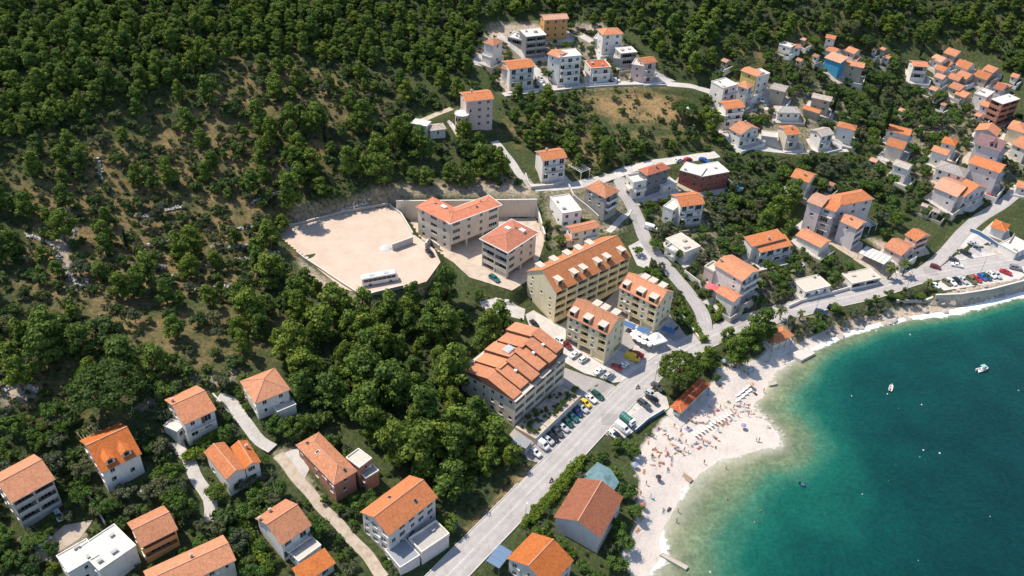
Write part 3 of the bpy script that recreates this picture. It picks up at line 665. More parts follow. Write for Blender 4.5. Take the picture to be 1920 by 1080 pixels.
class Vol: pass
def solve_vol(A, B, C, fl, fh, gz=None, extra=0.0):
    def at(z0):
        ze = z0+fl*fh+extra
        a, b, c = (atz(*p, ze) for p in (A, B, C))
        ab = b[:2]-a[:2]; L = np.hypot(*ab); X = ab/L; Yn = np.array([-X[1], X[0]]); wv = (c[:2]-b[:2])@Yn
        return a[:2]+ab/2+Yn*wv/2, L, X, wv
    if gz is None:
        hi = 90.0
        while hi > 0 and hgt(*at(hi)[0]) < hi: hi -= 1.0
        lo = hi; hi = hi+1.0
        for _ in range(10):
            m = (lo+hi)/2
            if hgt(*at(m)[0]) < m: hi = m
            else: lo = m
        gz = lo
    z0 = gz; ctr, L, X, wv = at(z0)
    if wv < 0: X = -X; wv = -wv
    v = Vol(); v.c = ctr; v.z0 = z0; v.L = L; v.W = wv; v.ang = math.atan2(X[1], X[0]); v.fl = fl; v.fh = fh; return v

def build_volume(T, tc, trz, v, s, wallk, rnd, near):
    """one block of a house: walls with cut openings, roof and trim, as parts of thing T"""
    cs, sn = math.cos(-trz), math.sin(-trz); dx, dy = v.c[0]-tc[0], v.c[1]-tc[1]
    loc = Vector((dx*cs-dy*sn, dx*sn+dy*cs, v.z0-tc[2])); rz = v.ang-trz
    roof = s.get('roof', 'gable'); oh = s.get('oh', 0.45 if roof not in ('flat', 'deck') else 0.12); pit = math.tan(R(s.get('pitch', 24)))
    L, W = v.L, v.W; l, w_ = max(L-2*oh, 1.5), max(W-2*oh, 1.5); Hh = v.fl*v.fh
    FOOT.append((v.c[0], v.c[1], v.ang, L/2, W/2, v.z0, Hh))
    def part(mb, name, mats, parent=None, smooth_=False):
        o = mb.obj(name, mats, parent or T, smooth_)
        if parent is None: o.location = loc; o.rotation_euler = (0, 0, rz)
        return o
    units = []
    if roof == 'awning':   # roof panel on posts, no walls
        mb = MB(); mb.box(-L/2, L/2, -W/2, W/2, Hh-0.12, Hh); rr = part(mb, 'roof_panel', s.get('rmat') or flatroof(s.get('rc', 'grey')))
        nb = max(2, int(L/1.6))
        rib = MB()
        for q in range(nb+1): x = -L/2+0.05+(L-0.1)*q/nb; rib.box(x-0.04, x+0.04, -W/2+0.02, W/2-0.02, Hh+0.003, Hh+0.06)
        rib.obj('panel_rib', s.get('rmat') or METAL, rr)
        for sx_ in (-1, 1):
            for sy_ in (-1, 1):
                mb = MB(); x = sx_*(L/2-0.2); y = sy_*(W/2-0.2); mb.box(x-0.07, x+0.07, y-0.07, y+0.07, -2, Hh-0.12); part(mb, 'post', METAL)
        return
    ridge_y = s.get('ridge') == 'y'
    wall = MB(); wins = []
    a_wall = v.ang
    fac = [('f', (-l/2, -w_/2), (1, 0), l, (0, -1)), ('r', (l/2, -w_/2), (0, 1), w_, (1, 0)), ('b', (l/2, w_/2), (-1, 0), l, (0, 1)), ('l', (-l/2, w_/2), (0, -1), w_, (-1, 0))]
    base = s.get('base', -4.0)
    for key, o0, tg, S, nr in fac:
        ca, sa = math.cos(a_wall), math.sin(a_wall); nw = (nr[0]*ca-nr[1]*sa, nr[0]*sa+nr[1]*ca)
        tocam = np.array([-v.c[0], -v.c[1]]); tocam = tocam/np.hypot(*tocam); vis = nw[0]*tocam[0]+nw[1]*tocam[1]
        style = s.get(key, 'win' if vis > -0.2 else 'blank')
        ops = facade_openings(style, S, v.fl, v.fh, rnd) if vis > -0.35 else []
        ops = [q for q in ops if q[1] < S-0.1 and q[0] > 0.1]
        def P(sv, z, d=0.0): return (o0[0]+tg[0]*sv-nr[0]*d, o0[1]+tg[1]*sv-nr[1]*d, z)
        xs = sorted(set([0.0, S]+[round(q[k], 3) for q in ops for k in (0, 1)])); zs = sorted(set([base, Hh]+[round(q[k], 3) for q in ops for k in (2, 3)]))
        for i in range(len(xs)-1):
            for j in range(len(zs)-1):
                cx, cz = (xs[i]+xs[i+1])/2, (zs[j]+zs[j+1])/2
                if any(q[0] < cx < q[1] and q[2] < cz < q[3] for q in ops): continue
                wall.face([P(xs[i], zs[j]), P(xs[i+1], zs[j]), P(xs[i+1], zs[j+1]), P(xs[i], zs[j+1])], 0)
        for q in ops:
            s0, s1, z0_, z1_, d, kind = (round(q[0], 3), round(q[1], 3), round(q[2], 3), round(q[3], 3), q[4], q[5])
            d = min(d, w_*0.45 if key in 'fb' else l*0.45)
            wall.face([P(s0, z0_), P(s0, z0_, d), P(s0, z1_, d), P(s0, z1_)]); wall.face([P(s1, z0_, d), P(s1, z0_), P(s1, z1_), P(s1, z1_, d)])
            wall.face([P(s0, z0_), P(s1, z0_), P(s1, z0_, d), P(s0, z0_, d)]); wall.face([P(s0, z1_, d), P(s1, z1_, d), P(s1, z1_), P(s0, z1_)])
            wall.face([P(s0, z0_, d), P(s1, z0_, d), P(s1, z1_, d), P(s0, z1_, d)])
            fa = math.atan2(tg[1], tg[0])
            if kind in ('win', 'dark'):
                shut = 0
                if kind == 'win' and near and s.get('shut') and rnd.random() < 0.7: shut = s['shut']
                wins.append((P((s0+s1)/2, z0_, d-0.07), fa, s1-s0, z1_-z0_, shut, kind))
            elif kind == 'log':
                ww = (s1-s0)*0.62; wins.append((P((s0+s1)/2, z0_+0.02, d-0.07), fa, ww, 2.0, 0, 'win'))
                mb = MB(); mb.box(-(s1-s0)/2, (s1-s0)/2, 0.02, 0.14, 0, 0.92)
                o = mb.obj('parapet', s.get('pmat') or WM(wallk), T); p = P((s0+s1)/2, z0_)
                o.location = Matrix.Rotation(rz, 4, 'Z')@Vector(p)+loc; o.rotation_euler = (0, 0, rz+fa)
        if style in ('bal', 'balw') and vis > -0.35:
            bl = S*s.get('balfrac', 0.86)
            for i in range(1, v.fl):
                mb = MB(); mb.box(-bl/2, bl/2, -1.3, 0.0, -0.18, 0.0); o = mb.obj('balcony', CONC if wallk in ('grey', 'concrete') else WM('white'), T)
                p = P(S/2, i*v.fh+0.02, -0.003); o.location = Matrix.Rotation(rz, 4, 'Z')@Vector(p)+loc; o.rotation_euler = (0, 0, rz+fa_of(tg))
                rail_mesh(bl, style == 'balw', 1.28).obj('railing', WM('white') if style == 'balw' else METAL, o)
    for p, fa, ww, hh, shut, kind in wins:
        f, g_, sl_, sh = window_meshes(ww, hh, shut)
        o = ob('window', f, T, Matrix.Rotation(rz, 4, 'Z')@Vector(p)+loc, rz+fa); ob('pane', g_, o)
        if near and kind == 'win' and hh < 1.9: ob('sill', sl_, o)
        if sh: ob('shutter', sh, o)
        if near and kind == 'win' and rnd.random() < 0.14:
            mb = MB(); mb.box(ww/2+.25, ww/2+1.1, -.42, -.1, -.2, .4); mb.obj('air_conditioner', WHITE, o)
    # roof
    rmat = s.get('rmat') or (RM(s.get('rc', 'salmon')) if roof not in ('flat', 'deck') else flatroof(s.get('rc', 'white')))
    rb = MB(); cap = MB(); t = 0.2; ze = Hh-oh*pit+0.16
    zr = lambda x, y: Hh+0.02
    if roof in ('gable', 'shed'):
        XL, YW = (L, W) if not ridge_y else (W, L)
        def TP(x, y, z): return (x, y, z) if not ridge_y else (-y, x, z)
        if roof == 'gable':
            rise = YW/2*pit; sl_ = math.hypot(YW/2, rise)
            for sg in (-1, 1):
                e0, e1, r0, r1 = TP(-XL/2, sg*YW/2, ze), TP(XL/2, sg*YW/2, ze), TP(-XL/2, 0, ze+rise), TP(XL/2, 0, ze+rise)
                dn = lambda p: (p[0], p[1], p[2]-t)
                q = [e0, e1, r1, r0]; uv = [(-XL/2, 0), (XL/2, 0), (XL/2, sl_), (-XL/2, sl_)]
                if sg > 0: q = q[::-1]; uv = uv[::-1]
                rb.face(q, 0, uv); rb.face([dn(p) for p in q[::-1]], 1); rb.face([e0, dn(e0), dn(e1), e1] if sg < 0 else [e1, dn(e1), dn(e0), e0], 1)
                for e, r_ in ((e0, r0), (e1, r1)): rb.face([e, r_, dn(r_), dn(e)], 1)
            cap.box(-XL/2, XL/2, -0.13, 0.13, ze+rise-0.05, ze+rise+0.08) if not ridge_y else cap.box(-0.13, 0.13, -XL/2, XL/2, ze+rise-0.05, ze+rise+0.08)
            zr = (lambda x, y: ze+(W/2-abs(y))*pit) if not ridge_y else (lambda x, y: ze+(L/2-abs(x))*pit)
            ln, wn = (l, w_) if not ridge_y else (w_, l); ap = Hh+wn/2*pit-0.03
            for sg in (-1, 1): 
                q = [TP(sg*ln/2, -wn/2, Hh), TP(sg*ln/2, wn/2, Hh), TP(sg*ln/2, 0, ap)]; wall.face(q if sg > 0 else q[::-1])
        else:   # shed: high at the back (or at the side named by 'hi')
            rise = YW*pit; e0, e1, r1, r0 = TP(-XL/2, -YW/2, ze), TP(XL/2, -YW/2, ze), TP(XL/2, YW/2, ze+rise), TP(-XL/2, YW/2, ze+rise); sl_ = math.hypot(YW, rise)
            dn = lambda p: (p[0], p[1], p[2]-t); q = [e0, e1, r1, r0]
            rb.face(q, 0, [(-XL/2, 0), (XL/2, 0), (XL/2, sl_), (-XL/2, sl_)]); rb.face([dn(p) for p in q[::-1]], 1)
            for a_, b_ in ((e0, e1), (e1, r1), (r1, r0), (r0, e0)): rb.face([b_, a_, dn(a_), dn(b_)], 1)
            ln, wn = (l, w_) if not ridge_y else (w_, l)
            for sg in (-1, 1):
                q = [TP(sg*ln/2, -wn/2, Hh), TP(sg*ln/2, wn/2, Hh), TP(sg*ln/2, wn/2, Hh+wn*pit-0.03)]; wall.face(q if sg > 0 else q[::-1])
            wall.face([TP(ln/2, wn/2, Hh), TP(-ln/2, wn/2, Hh), TP(-ln/2, wn/2, Hh+wn*pit-0.03), TP(ln/2, wn/2, Hh+wn*pit-0.03)])
            zr = (lambda x, y: ze+(y+W/2)*pit) if not ridge_y else (lambda x, y: ze+(L/2-x)*pit)
    elif roof == 'hip':
        sw = W > L; XL, YW = (W, L) if sw else (L, W)
        TP = lambda x, y, z: (x, y, z) if not sw else (-y, x, z)
        rise = YW/2*pit; rl = (XL-YW)/2; sl_ = math.hypot(YW/2, rise)
        c = [TP(-XL/2, -YW/2, ze), TP(XL/2, -YW/2, ze), TP(XL/2, YW/2, ze), TP(-XL/2, YW/2, ze)]; r0, r1 = TP(-rl, 0, ze+rise), TP(rl, 0, ze+rise)
        rb.face([c[0], c[1], r1, r0], 0, [(-XL/2, 0), (XL/2, 0), (rl, sl_), (-rl, sl_)]); rb.face([c[2], c[3], r0, r1], 0, [(-XL/2, 0), (XL/2, 0), (rl, sl_), (-rl, sl_)])
        rb.face([c[1], c[2], r1], 0, [(-YW/2, 0), (YW/2, 0), (0, sl_)]); rb.face([c[3], c[0], r0], 0, [(-YW/2, 0), (YW/2, 0), (0, sl_)])
        dn = lambda p: (p[0], p[1], p[2]-t)
        for k in range(4): rb.face([c[(k+1) % 4], c[k], dn(c[k]), dn(c[(k+1) % 4])], 1)
        rb.face([dn(p) for p in c[::-1]], 1)
        for a_, b_ in ((r0, r1), (c[0], r0), (c[3], r0), (c[1], r1), (c[2], r1)):
            if (Vector(a_)-Vector(b_)).length > 0.3: cap.tube([a_, b_], 0.11, 5)
        zr = lambda x, y: ze+pit*max(0, min(L/2-abs(x), W/2-abs(y)))
    else:   # flat roof with a low parapet
        ph = s.get('par', 0.35)
        rb.box(-L/2, L/2, -W/2, W/2, Hh, Hh+0.18)
        if ph > 0:
            for x0, x1, y0, y1 in ((-L/2, L/2, -W/2, -W/2+0.22), (-L/2, L/2, W/2-0.22, W/2), (-L/2, -L/2+0.22, -W/2+0.22, W/2-0.22), (L/2-0.22, L/2, -W/2+0.22, W/2-0.22)):
                cap.box(x0, x1, y0, y1, Hh+0.181, Hh+0.18+ph)
        zr = lambda x, y: Hh+0.18
        units = [(rnd.uniform(-.35, .35)*L, rnd.uniform(-.35, .35)*W, rnd.uniform(.3, .8), rnd.uniform(.25, .5), rnd.uniform(.3, .8)) for _ in range(rnd.randrange(1, 4))] if L*W > 40 else []
    if roof not in ('flat', 'deck'): units = []
    part(wall, 'wall', WM(wallk))
    trim = WHITE if s.get('trim') else CHIM
    ro = part(rb, 'roof', [rmat, trim] if roof not in ('flat', 'deck') else [rmat])
    if cap.v: cap.obj('ridge_tiles' if roof not in ('flat', 'deck') else 'roof_parapet', RM('pale') if roof not in ('flat', 'deck') else (s.get('capmat') or WM('white')), ro)
    if s.get('trim') and roof == 'hip':
        g_ = MB()
        for x0, x1, y0, y1 in ((-L/2-.18, L/2+.18, -W/2-.18, -W/2-.003), (-L/2-.18, L/2+.18, W/2+.003, W/2+.18), (-L/2-.18, -L/2-.003, -W/2-.003, W/2+.003), (L/2+.003, L/2+.18, -W/2-.003, W/2+.003)):
            g_.box(x0, x1, y0, y1, ze-0.25, ze+0.08)
        g_.obj('gutter', WHITE, ro)
    for x, y, a_, b_, h_ in units:
        mb = MB(); mb.box(x-a_, x+a_, y-b_, y+b_, Hh+0.184, Hh+0.184+h_); mb.box(x-a_-.05, x+a_+.05, y-b_-.05, y+b_+.05, Hh+0.185+h_, Hh+0.26+h_); mb.obj('roof_unit', flatroof('grey'), ro)
    for (u, q) in s.get('chim', []):
        x, y = u*L/2, q*W/2; z = zr(x, y); mb = MB(); mb.box(x-.32, x+.32, y-.25, y+.25, z-0.6, z+1.0); mb.box(x-.42, x+.42, y-.35, y+.35, z+1.0, z+1.12); mb.box(x-.22, x+.22, y-.17, y+.17, z+1.12, z+1.3)
        mb.obj('chimney', CHIM, ro)
    for (u, q) in s.get('sky', []):
        x, y = u*L/2, q*W/2; z = zr(x, y); e = 0.05
        nx_, ny_ = -(zr(x+e, y)-zr(x-e, y))/(2*e), -(zr(x, y+e)-zr(x, y-e))/(2*e)
        M = Matrix.Translation((x, y, z))@Vector((nx_, ny_, 1)).to_track_quat('Z', 'Y').to_matrix().to_4x4()
        mb = MB(); mb.box(-.4, .4, -.6, .6, -0.05, 0.09, 0, M); k = mb.obj('skylight', METAL, ro)
        mb = MB(); mb.box(-.32, .32, -.5, .5, 0.093, 0.11, 0, M); mb.obj('pane', GLASS, k)
    for (u, q) in s.get('vent', []):
        x, y = u*L/2, q*W/2; z = zr(x, y); mb = MB(); mb.box(x-.9, x+.9, y-.6, y+.6, z-0.5, z+0.55); mb.box(x-1.0, x+1.0, y-.7, y+.7, z+0.55, z+0.65); mb.obj('roof_vent', WHITE, ro)
    for (u, side, bw) in s.get('dorm', []):     # flat-topped dormers standing on the long slopes
        x = u*L/2; y0 = side*(W/2-s.get('dset', 0.9)); bw = bw*0.82; zt = zr(x, y0)+1.75; yb = side*max(0.2, (W/2-(zt-ze)/pit))
        mb = MB(); lo = min(y0, yb); hi = max(y0, yb); mb.box(x-bw/2, x+bw/2, lo, hi, zr(x, y0)-0.4, zt-0.05); d = mb.obj('dormer', WM(wallk), ro)
        mb = MB(); e = 0.1; mb.box(x-bw/2-e, x+bw/2+e, lo-(e+0.2 if side < 0 else 0), hi+(e+0.2 if side > 0 else 0), zt-0.05, zt+0.08); mb.obj('dormer_roof', flatroof('tan'), d)
        mb = MB(); yy = y0+side*0.03; mb.box(x-bw/2+0.25, x+bw/2-0.25, min(yy, yy-side*0.05), max(yy, yy-side*0.05), zr(x, y0)+0.05, zt-0.3); mb.obj('pane', GLASS, d)
    for gd in s.get('gdorm', []):               # small gabled dormers on the front slope
        x = gd*L/2; y0 = -W/2+1.0; zb = zr(x, y0); hw = 1.1; zt = zb+1.5; yb = y0+(zt+0.6-zb)/pit
        mb = MB(); mb.box(x-hw, x+hw, y0, min(yb, 0), zb-0.3, zt); d = mb.obj('dormer', WM(wallk), ro)
        mb = MB()
        for sg in (-1, 1):
            q = [(x+sg*(hw+.3), y0-.4, zt-.15), (x, y0-.4, zt+.75), (x, min(yb, -0.1)+.8, zt+.75), (x+sg*(hw+.3), min(yb, -0.1), zt-.15)]
            if sg < 0: q = q[::-1]
            mb.face(q, 0, [(0, 0), (0, 1.6), (2, 1.6), (2, 0)]); mb.face([(p[0], p[1], p[2]-0.12) for p in q[::-1]], 0)
        mb.obj('dormer_roof', rmat, d)
        mb = MB(); mb.box(x-.6, x+.6, y0-.04, y0-.003, zb+.15, zt-.2); mb.obj('pane', GLASS, d)
    if s.get('panels'):
        k0 = s['panels']; mb = MB()
        for q in range(k0): x = -L*0.2+q*1.2; y = W*0.15; z = zr(x, y); mb.box(x, x+1.0, y-0.9, y+0.9, z+0.05, z+0.15)
        mb.obj('solar_panel', GLASS, ro)
    return ro

def fa_of(tg): return math.atan2(tg[1], tg[0])
HN = [0]
def house(name, label, wallk, vols, cat='house', group=None):
    HN[0] += 1; rnd = random.Random(HN[0]*7+3)
    sol = []; gz = None
    for s in vols:
        z = s.get('gz'); 
        if z is None and s.get('same') and sol: z = sol[0].z0
        sol.append(solve_vol(s['A'], s['B'], s['C'], s.get('fl', 2), s.get('fh', 2.9), z))
    v0 = sol[0]; T = thing(name, label, cat, (v0.c[0], v0.c[1], v0.z0), v0.ang, group)
    near = v0.c[1] < 300; sh_ = rnd.choice([0, 1, 1, 2]) if wallk in ('white', 'lilac', 'palew', 'stone', 'pink') else 0
    for s in vols: s.setdefault('shut', sh_)
    pu, pv = project([(v0.c[0], v0.c[1], v0.z0)])
    if (pu[0] > 1200 or pv[0] < 200) and cat == 'house':
        e = rnd.uniform(1.5, 3.2); e2 = rnd.uniform(1.0, 2.6); L2, W2 = v0.L/2, v0.W/2; zl = hgt(v0.c[0]+math.sin(v0.ang)*(W2+e), v0.c[1]-math.cos(v0.ang)*(W2+e))-v0.z0; mb = MB(); mb.box(-L2-e2*.5, L2+e2, -W2-e-.25, -W2-e, zl-2.5, zl+.9); mb.box(L2+e2+.003, L2+e2+.25, -W2-e-.25, W2*.6, min(zl, 0)-2.5, max(zl, 0)+.85); mb.obj('yard_wall', WM(rnd.choice(['white', 'concrete', 'stone', 'palew'])), T)
    for v, s in zip(sol, vols): build_volume(T, (v0.c[0], v0.c[1], v0.z0), v0.ang, v, s, s.get('wall', wallk), rnd, near)
    return T, v0
def V_(A, B, C, fl=2, roof='gable', rc='salmon', **k):
    d = dict(A=A, B=B, C=C, fl=fl, roof=roof, rc=rc); d.update(k); return d
# ------------------------------------------------------------------ the houses, one by one
HOUSES = [
# --- lower left village
('house', 'large house with salmon gable roof and dark balconies at the left edge', 'grey', [V_((21,944),(104,898),(71,847),3,rc='salmon',f='log',pmat=CONC,sky=[])]),
('house', 'bright orange roofed house with two dormers in the lower left village', 'white', [V_((189,887),(266,850),(222,792),2,rc='vivid',pitch=30,gdorm=[-0.42,0.38],f='win')]),
('house', 'white house with salmon gable roof and balcony above the green hedge', 'white', [V_((344,797),(406,768),(369,722),2,rc='salmon',f='bal',chim=[(-0.8,0.3)]), V_((306,800),(332,812),(352,800),1,'flat','white',f='blank')]),
('house', 'white house under a pyramid tiled roof at the wood edge', 'white', [V_((478,757),(545,730),(515,689),2,'hip','salmon',f='win',l='win'), V_((520,775),(556,760),(543,744),1,'deck','tan',f='blank')]),
('house', 'small orange house with cross gable and chimney between the lanes', 'white', [V_((424,899),(463,878),(420,828),2,rc='orange',ridge='y',pitch=24,f='win',l='few'), V_((458,880),(490,866),(462,825),2,rc='vivid',ridge='y',pitch=26,same=1,f='win',chim=[(0.4,0.3)])]),
('house', 'long brick and stone house with hipped roof and three skylights', 'brick', [V_((554,834),(626,909),(670,882),2,'hip','salmon',f='win',r='few',sky=[(-0.75,-0.35),(-0.25,-0.3),(0.82,0.25)]), V_((674,879),(698,861),(674,841),2,'flat','tan',same=1,capmat=WM('white'),f='few'), V_((686,899),(711,884),(698,862),1,'flat','grey',same=1,wall='brick',f='blank')]),
('house', 'tall lilac white house with mottled gable roof and front terrace at bottom left centre', 'white', [V_((527,1023),(585,984),(540,932),2,rc='old',pitch=27,f='bal',l='blank',chim=[(-0.95,0.6),(-0.2,0.75)]), V_((560,1055),(603,1024),(585,998),1,'deck','tan',f='blank')]),
('house', 'big white house with rust orange roof and walled terrace beside the road', 'lilac', [V_((728,1005),(821,932),(771,888),3,rc='orange',fh=2.7,pitch=26,f='win',r='few',sky=[(0.35,-0.55),(-0.1,0.5)]), V_((791,1040),(843,1005),(820,978),1,'deck','grey',par=0.9,f='blank',r='blank',fh=3.2), V_((750,1066),(788,1042),(764,1006),1,'deck','slate',par=0.2,fh=2.6,f='blank')]),
('house', 'low house with tiled gable joined to a white flat terrace roof', 'white', [V_((264,1027),(334,992),(308,946),2,rc='old',f='log',wall='orange'), V_((186,1072),(256,1024),(229,974),2,'flat','white',f='blank',par=0.25,l='few'), V_((128,1076),(186,1042),(168,1008),2,'flat','white',par=0.25,f='few')]),
('house', 'long salmon roofed house cut by the bottom edge left of centre', 'beige', [V_((290,1122),(443,1050),(415,1004),2,rc='salmon',f='win',chim=[(0.1,0.2)],pitch=22)]),
('shed', 'small orange tiled lean-to roof beside the bottom terrace house', 'white', [V_((568,1096),(630,1056),(606,1034),1,'shed','vivid',pitch=12)]),
('house', 'orange tiled house at the bottom edge beside the coast road', 'lilac', [V_((950,1047),(998,998),(1074,1053),2,rc='vivid',pitch=24,f='win',r='win',l='win')]),
('house', 'brown roofed house with tall grey gable wall above the beach', 'grey', [V_((1038,970),(1084,896),(1164,941),2,rc='brown',pitch=22,l='blank',r='blank',f='few',wall='lilac')]),
('carport', 'blue panelled carport roof beside the road at bottom centre', 'white', [V_((936,1066),(961,1034),(938,1018),1,'awning','grey',rmat=plain('blue_sheet',(0.13,0.20,0.30),0.4))]),
('carport', 'small grey flat roofed carport at the end of the parked row', 'grey', [V_((960,830),(986,842),(995,826),1,'flat','slate',fh=2.4,f='blank',par=0)]),
# --- centre
('apartment_block', 'larger unfinished beige apartment block with coral L shaped hipped roof', 'beige', [V_((843.5,420),(941,384),(908.5,369),4,'hip','coral',f='bandp',r='bal',fh=2.95,pitch=16,trim=1,oh=0.6,sky=[(0.5,0.3),(0.2,-0.3)],gz=16.6), V_((778.5,387.5),(843.4,419.8),(884,404),4,'hip','coral',l='bal',f='band',r='bandp',fh=2.943,pitch=16,oh=0.6,gz=16.6,vent=[(0.1,0.1)],sky=[(-0.35,0.1)])], 'apartment block'),
('apartment_block', 'smaller unfinished beige apartment block with coral hipped roof and white vents', 'beige', [V_((899.6,447.5),(951.7,474),(1021,441),4,'hip','coral',f='log',r='bandp',pmat=WM('beige'),fh=2.95,pitch=16,trim=1,oh=0.6,gz=16.0,vent=[(-0.3,0.15),(0.4,0.45)],sky=[(0,0.4),(0.3,0.6)])], 'apartment block'),
('apartment_block', 'long yellow apartment block with orange roof and rows of dormers', 'cream', [V_((1043,549),(1184,481),(1127,444),4,rc='orange',f='log',l='few',fh=2.9,pitch=33,oh=0.35,pmat=WM('yellow'),dorm=[(-0.82,-1,2.6),(-0.42,-1,2.6),(-0.18,-1,2.6),(0.2,-1,2.6),(0.45,-1,2.6),(0.85,-1,2.6),(-0.8,1,2.8),(-0.45,1,2.8),(-0.1,1,2.8),(0.2,1,2.8),(0.5,1,2.8)],dset=1.6)], 'apartment block'),
('apartment_block', 'right yellow apartment block with cafe terrace below its blue ground floor', 'cream', [V_((1160,539),(1232.6,575),(1274,552),4,rc='salmon',f='ybay',r='pil',fh=2.85,pmat=WM('yellow'),pitch=33,oh=0.3,dorm=[(-0.75,-1,2.4),(0.0,-1,3.2),(0.65,-1,3.2),(-0.4,1,2.8),(0.0,1,2.8),(0.5,1,2.8)],dset=0.5)], 'apartment block'),
('apartment_block', 'front yellow apartment block with parked cars at its foot', 'cream', [V_((1062,591),(1139.6,629),(1186,602),4,rc='salmon',f='ybay',r='pil',fh=2.9,pmat=WM('yellow'),pitch=33,oh=0.3,dorm=[(-0.78,-1,2.4),(-0.1,-1,3.0),(0.62,-1,3.0),(-0.3,1,2.8),(0.1,1,2.8),(0.6,1,2.8)],dset=0.5)], 'apartment block'),
('house', 'white three storey house above the apartment blocks with tiled roof', 'white', [V_((1017,302),(1064,295),(1053,276),3,rc='orange',pitch=20,f='bal',l='blank',fh=2.7,chim=[(-0.3,0.2)])]),
('house', 'dark grey modern house with orange hip roof and white terraces', 'dgrey', [V_((1213,329),(1258,315),(1236,305),3,'hip','red',f='win',r='bal',fh=3.0,chim=[(0,-0.2)]), V_((1188,346),(1213,341),(1205,325),2,'deck','white',par=0.9,wall='white',f='balw',l='balw'), V_((1244,352),(1270,344),(1256,333),1,'deck','white',wall='white',f='few')]),
('house', 'grey rendered house with orange pyramid roof beside the lane', 'grey', [V_((1095.6,351),(1135.6,371.5),(1170,361),3,'hip','salmon',f='few',r='balw',fh=2.8,chim=[(0.1,0.1)])]),
('house', 'white flat roofed house with tiled front strip below the lane', 'palew', [V_((1054.4,402),(1091,396),(1060,366),2,'flat','white',f='win',l='few',par=0.3)]),
('house', 'old orange tiled house with small terraces behind the long yellow block', 'white', [V_((1072,438),(1126,426),(1120,411),2,rc='old',f='win',pitch=18), V_((1098,450),(1122,446),(1116,436),1,'deck','tan',wall='pink',f='few'), V_((1062,452),(1086,450),(1080,440),1,'shed','old',pitch=10,wall='pink')]),
('house', 'brick red house with two white flat roofs', 'red', [V_((1313,333),(1368,323),(1331,306),2,'flat','white',f='win',r='win',par=0.15), V_((1274,320),(1314,331),(1330,316),2,'flat','white',f='win',par=0.15)]),
('house', 'white house with orange roof and long balcony above the vegetable garden', 'white', [V_((1276,388),(1323,382),(1308,358),3,rc='orange',f='bal',l='few',fh=2.6,pitch=22), V_((1243,388),(1262,396),(1274,380),2,'flat','white',f='few',par=0.3,same=1)]),
('house', 'low white house with bare concrete flat roof by the lane', 'white', [V_((1284,474),(1314,462),(1276,437),1,'flat','tan',fh=3.2,f='few',par=0.08), V_((1246,466),(1266,476),(1282,462),1,'deck','white',par=0.8,f='few')]),
('house', 'tall white house with large salmon roof beside the pink parasol', 'white', [V_((1338,496),(1392,528),(1430,510),3,rc='salmon',pitch=17,f='few',r='balw',fh=2.9,chim=[(-0.85,-0.5)]), V_((1320,502),(1338,512),(1348,498),2,'deck','tan',wall='pink',par=0.7,f='few',same=1)]),
('house', 'small orange roofed annex house next to the pink parasol', 'white', [V_((1340.6,547),(1375.5,567),(1394,555),2,rc='salmon',pitch=18,f='blank',r='few',fh=2.6)]),
('house', 'white house with stepped double orange roof behind the gardens', 'white', [V_((1426,474),(1487,460),(1474,444),2,'shed','orange',pitch=15,f='bal',fh=2.7), V_((1410,463),(1474,447),(1452,434),2,'shed','orange',pitch=10,fh=3.2,f='blank',l='blank',chim=[(0.1,-0.4)])]),
('house', 'low white house with plain salmon roof left of the white hotel', 'white', [V_((1491,441),(1539,465),(1562,453),1,rc='salmon',fh=3.4,pitch=15,f='blank',r='blank')]),
('hotel', 'rambling white hotel with stepped orange roofs above the promenade', 'lilac', [V_((1572,413.5),(1608,430),(1630,418),3,rc='salmon',pitch=20,f='few',r='log',fh=3.1,chim=[(-0.2,-0.3)]), V_((1512,378),(1541,389),(1562,372),4,rc='pale',pitch=12,f='few',fh=3.0), V_((1537,387),(1567,398),(1600,383),4,'gable','orange',pitch=12,f='bal',fh=2.9), V_((1572,386),(1640,373),(1633,351),4,'hip','orange',pitch=22,f='few',fh=2.9,r='win')], 'hotel'),
('canopy', 'white and grey flat canopy roof in front of the white hotel', 'white', [V_((1609,474),(1658,496),(1676,483),1,'awning','white',fh=3.0)]),
('house', 'orange roofed house in the trees left of the white hotel', 'white', [V_((1482,331),(1517,343),(1544,331),2,rc='orange',f='few',r='win',pitch=22,chim=[(0.2,-0.4)])]),
('house', 'pair of orange roofed houses above the car park junction', 'pink', [V_((1656,462),(1690,480),(1714,461),1,rc='old',pitch=20,f='few',fh=3.0), V_((1719,453),(1746,442),(1730,426),2,rc='orange',ridge='y',pitch=20,f='log',fh=2.7)]),
('garage', 'low pale flat roofed garage on the promenade left of the canopy', 'white', [V_((1510,549),(1558,537),(1530,516),1,'flat','tan',f='win',par=0.2)]),
('garage', 'low pale flat roofed building on the promenade with dark doorway', 'white', [V_((1598,533),(1652,522),(1622,505),1,'flat','tan',f='log',par=0.2)]),
# --- right edge
('house', 'small orange hipped house at the right edge above the parking yard', 'white', [V_((1857,425),(1886,435),(1905,424),1,'hip','vivid',fh=3.2,f='blank',r='few')]),
('garage', 'white flat roofed building at the right edge beside the parking yard', 'white', [V_((1872,458),(1905,476),(1928,458),1,'flat','white',f='few',par=0.3)]),
('house', 'lilac house with several salmon roofs and balcony above the junction', 'lilac', [V_((1750,351),(1795,370),(1818,348),2,rc='pale',pitch=20,f='few'), V_((1808,370),(1853,354),(1838,337),2,rc='orange',ridge='y',pitch=24,f='bal',r='few')]),
('house', 'tall lilac house with thin orange roof strip near the right edge', 'lilac', [V_((1815,305),(1875,325),(1886,309),3,rc='orange',pitch=14,f='few',r='bal')]),
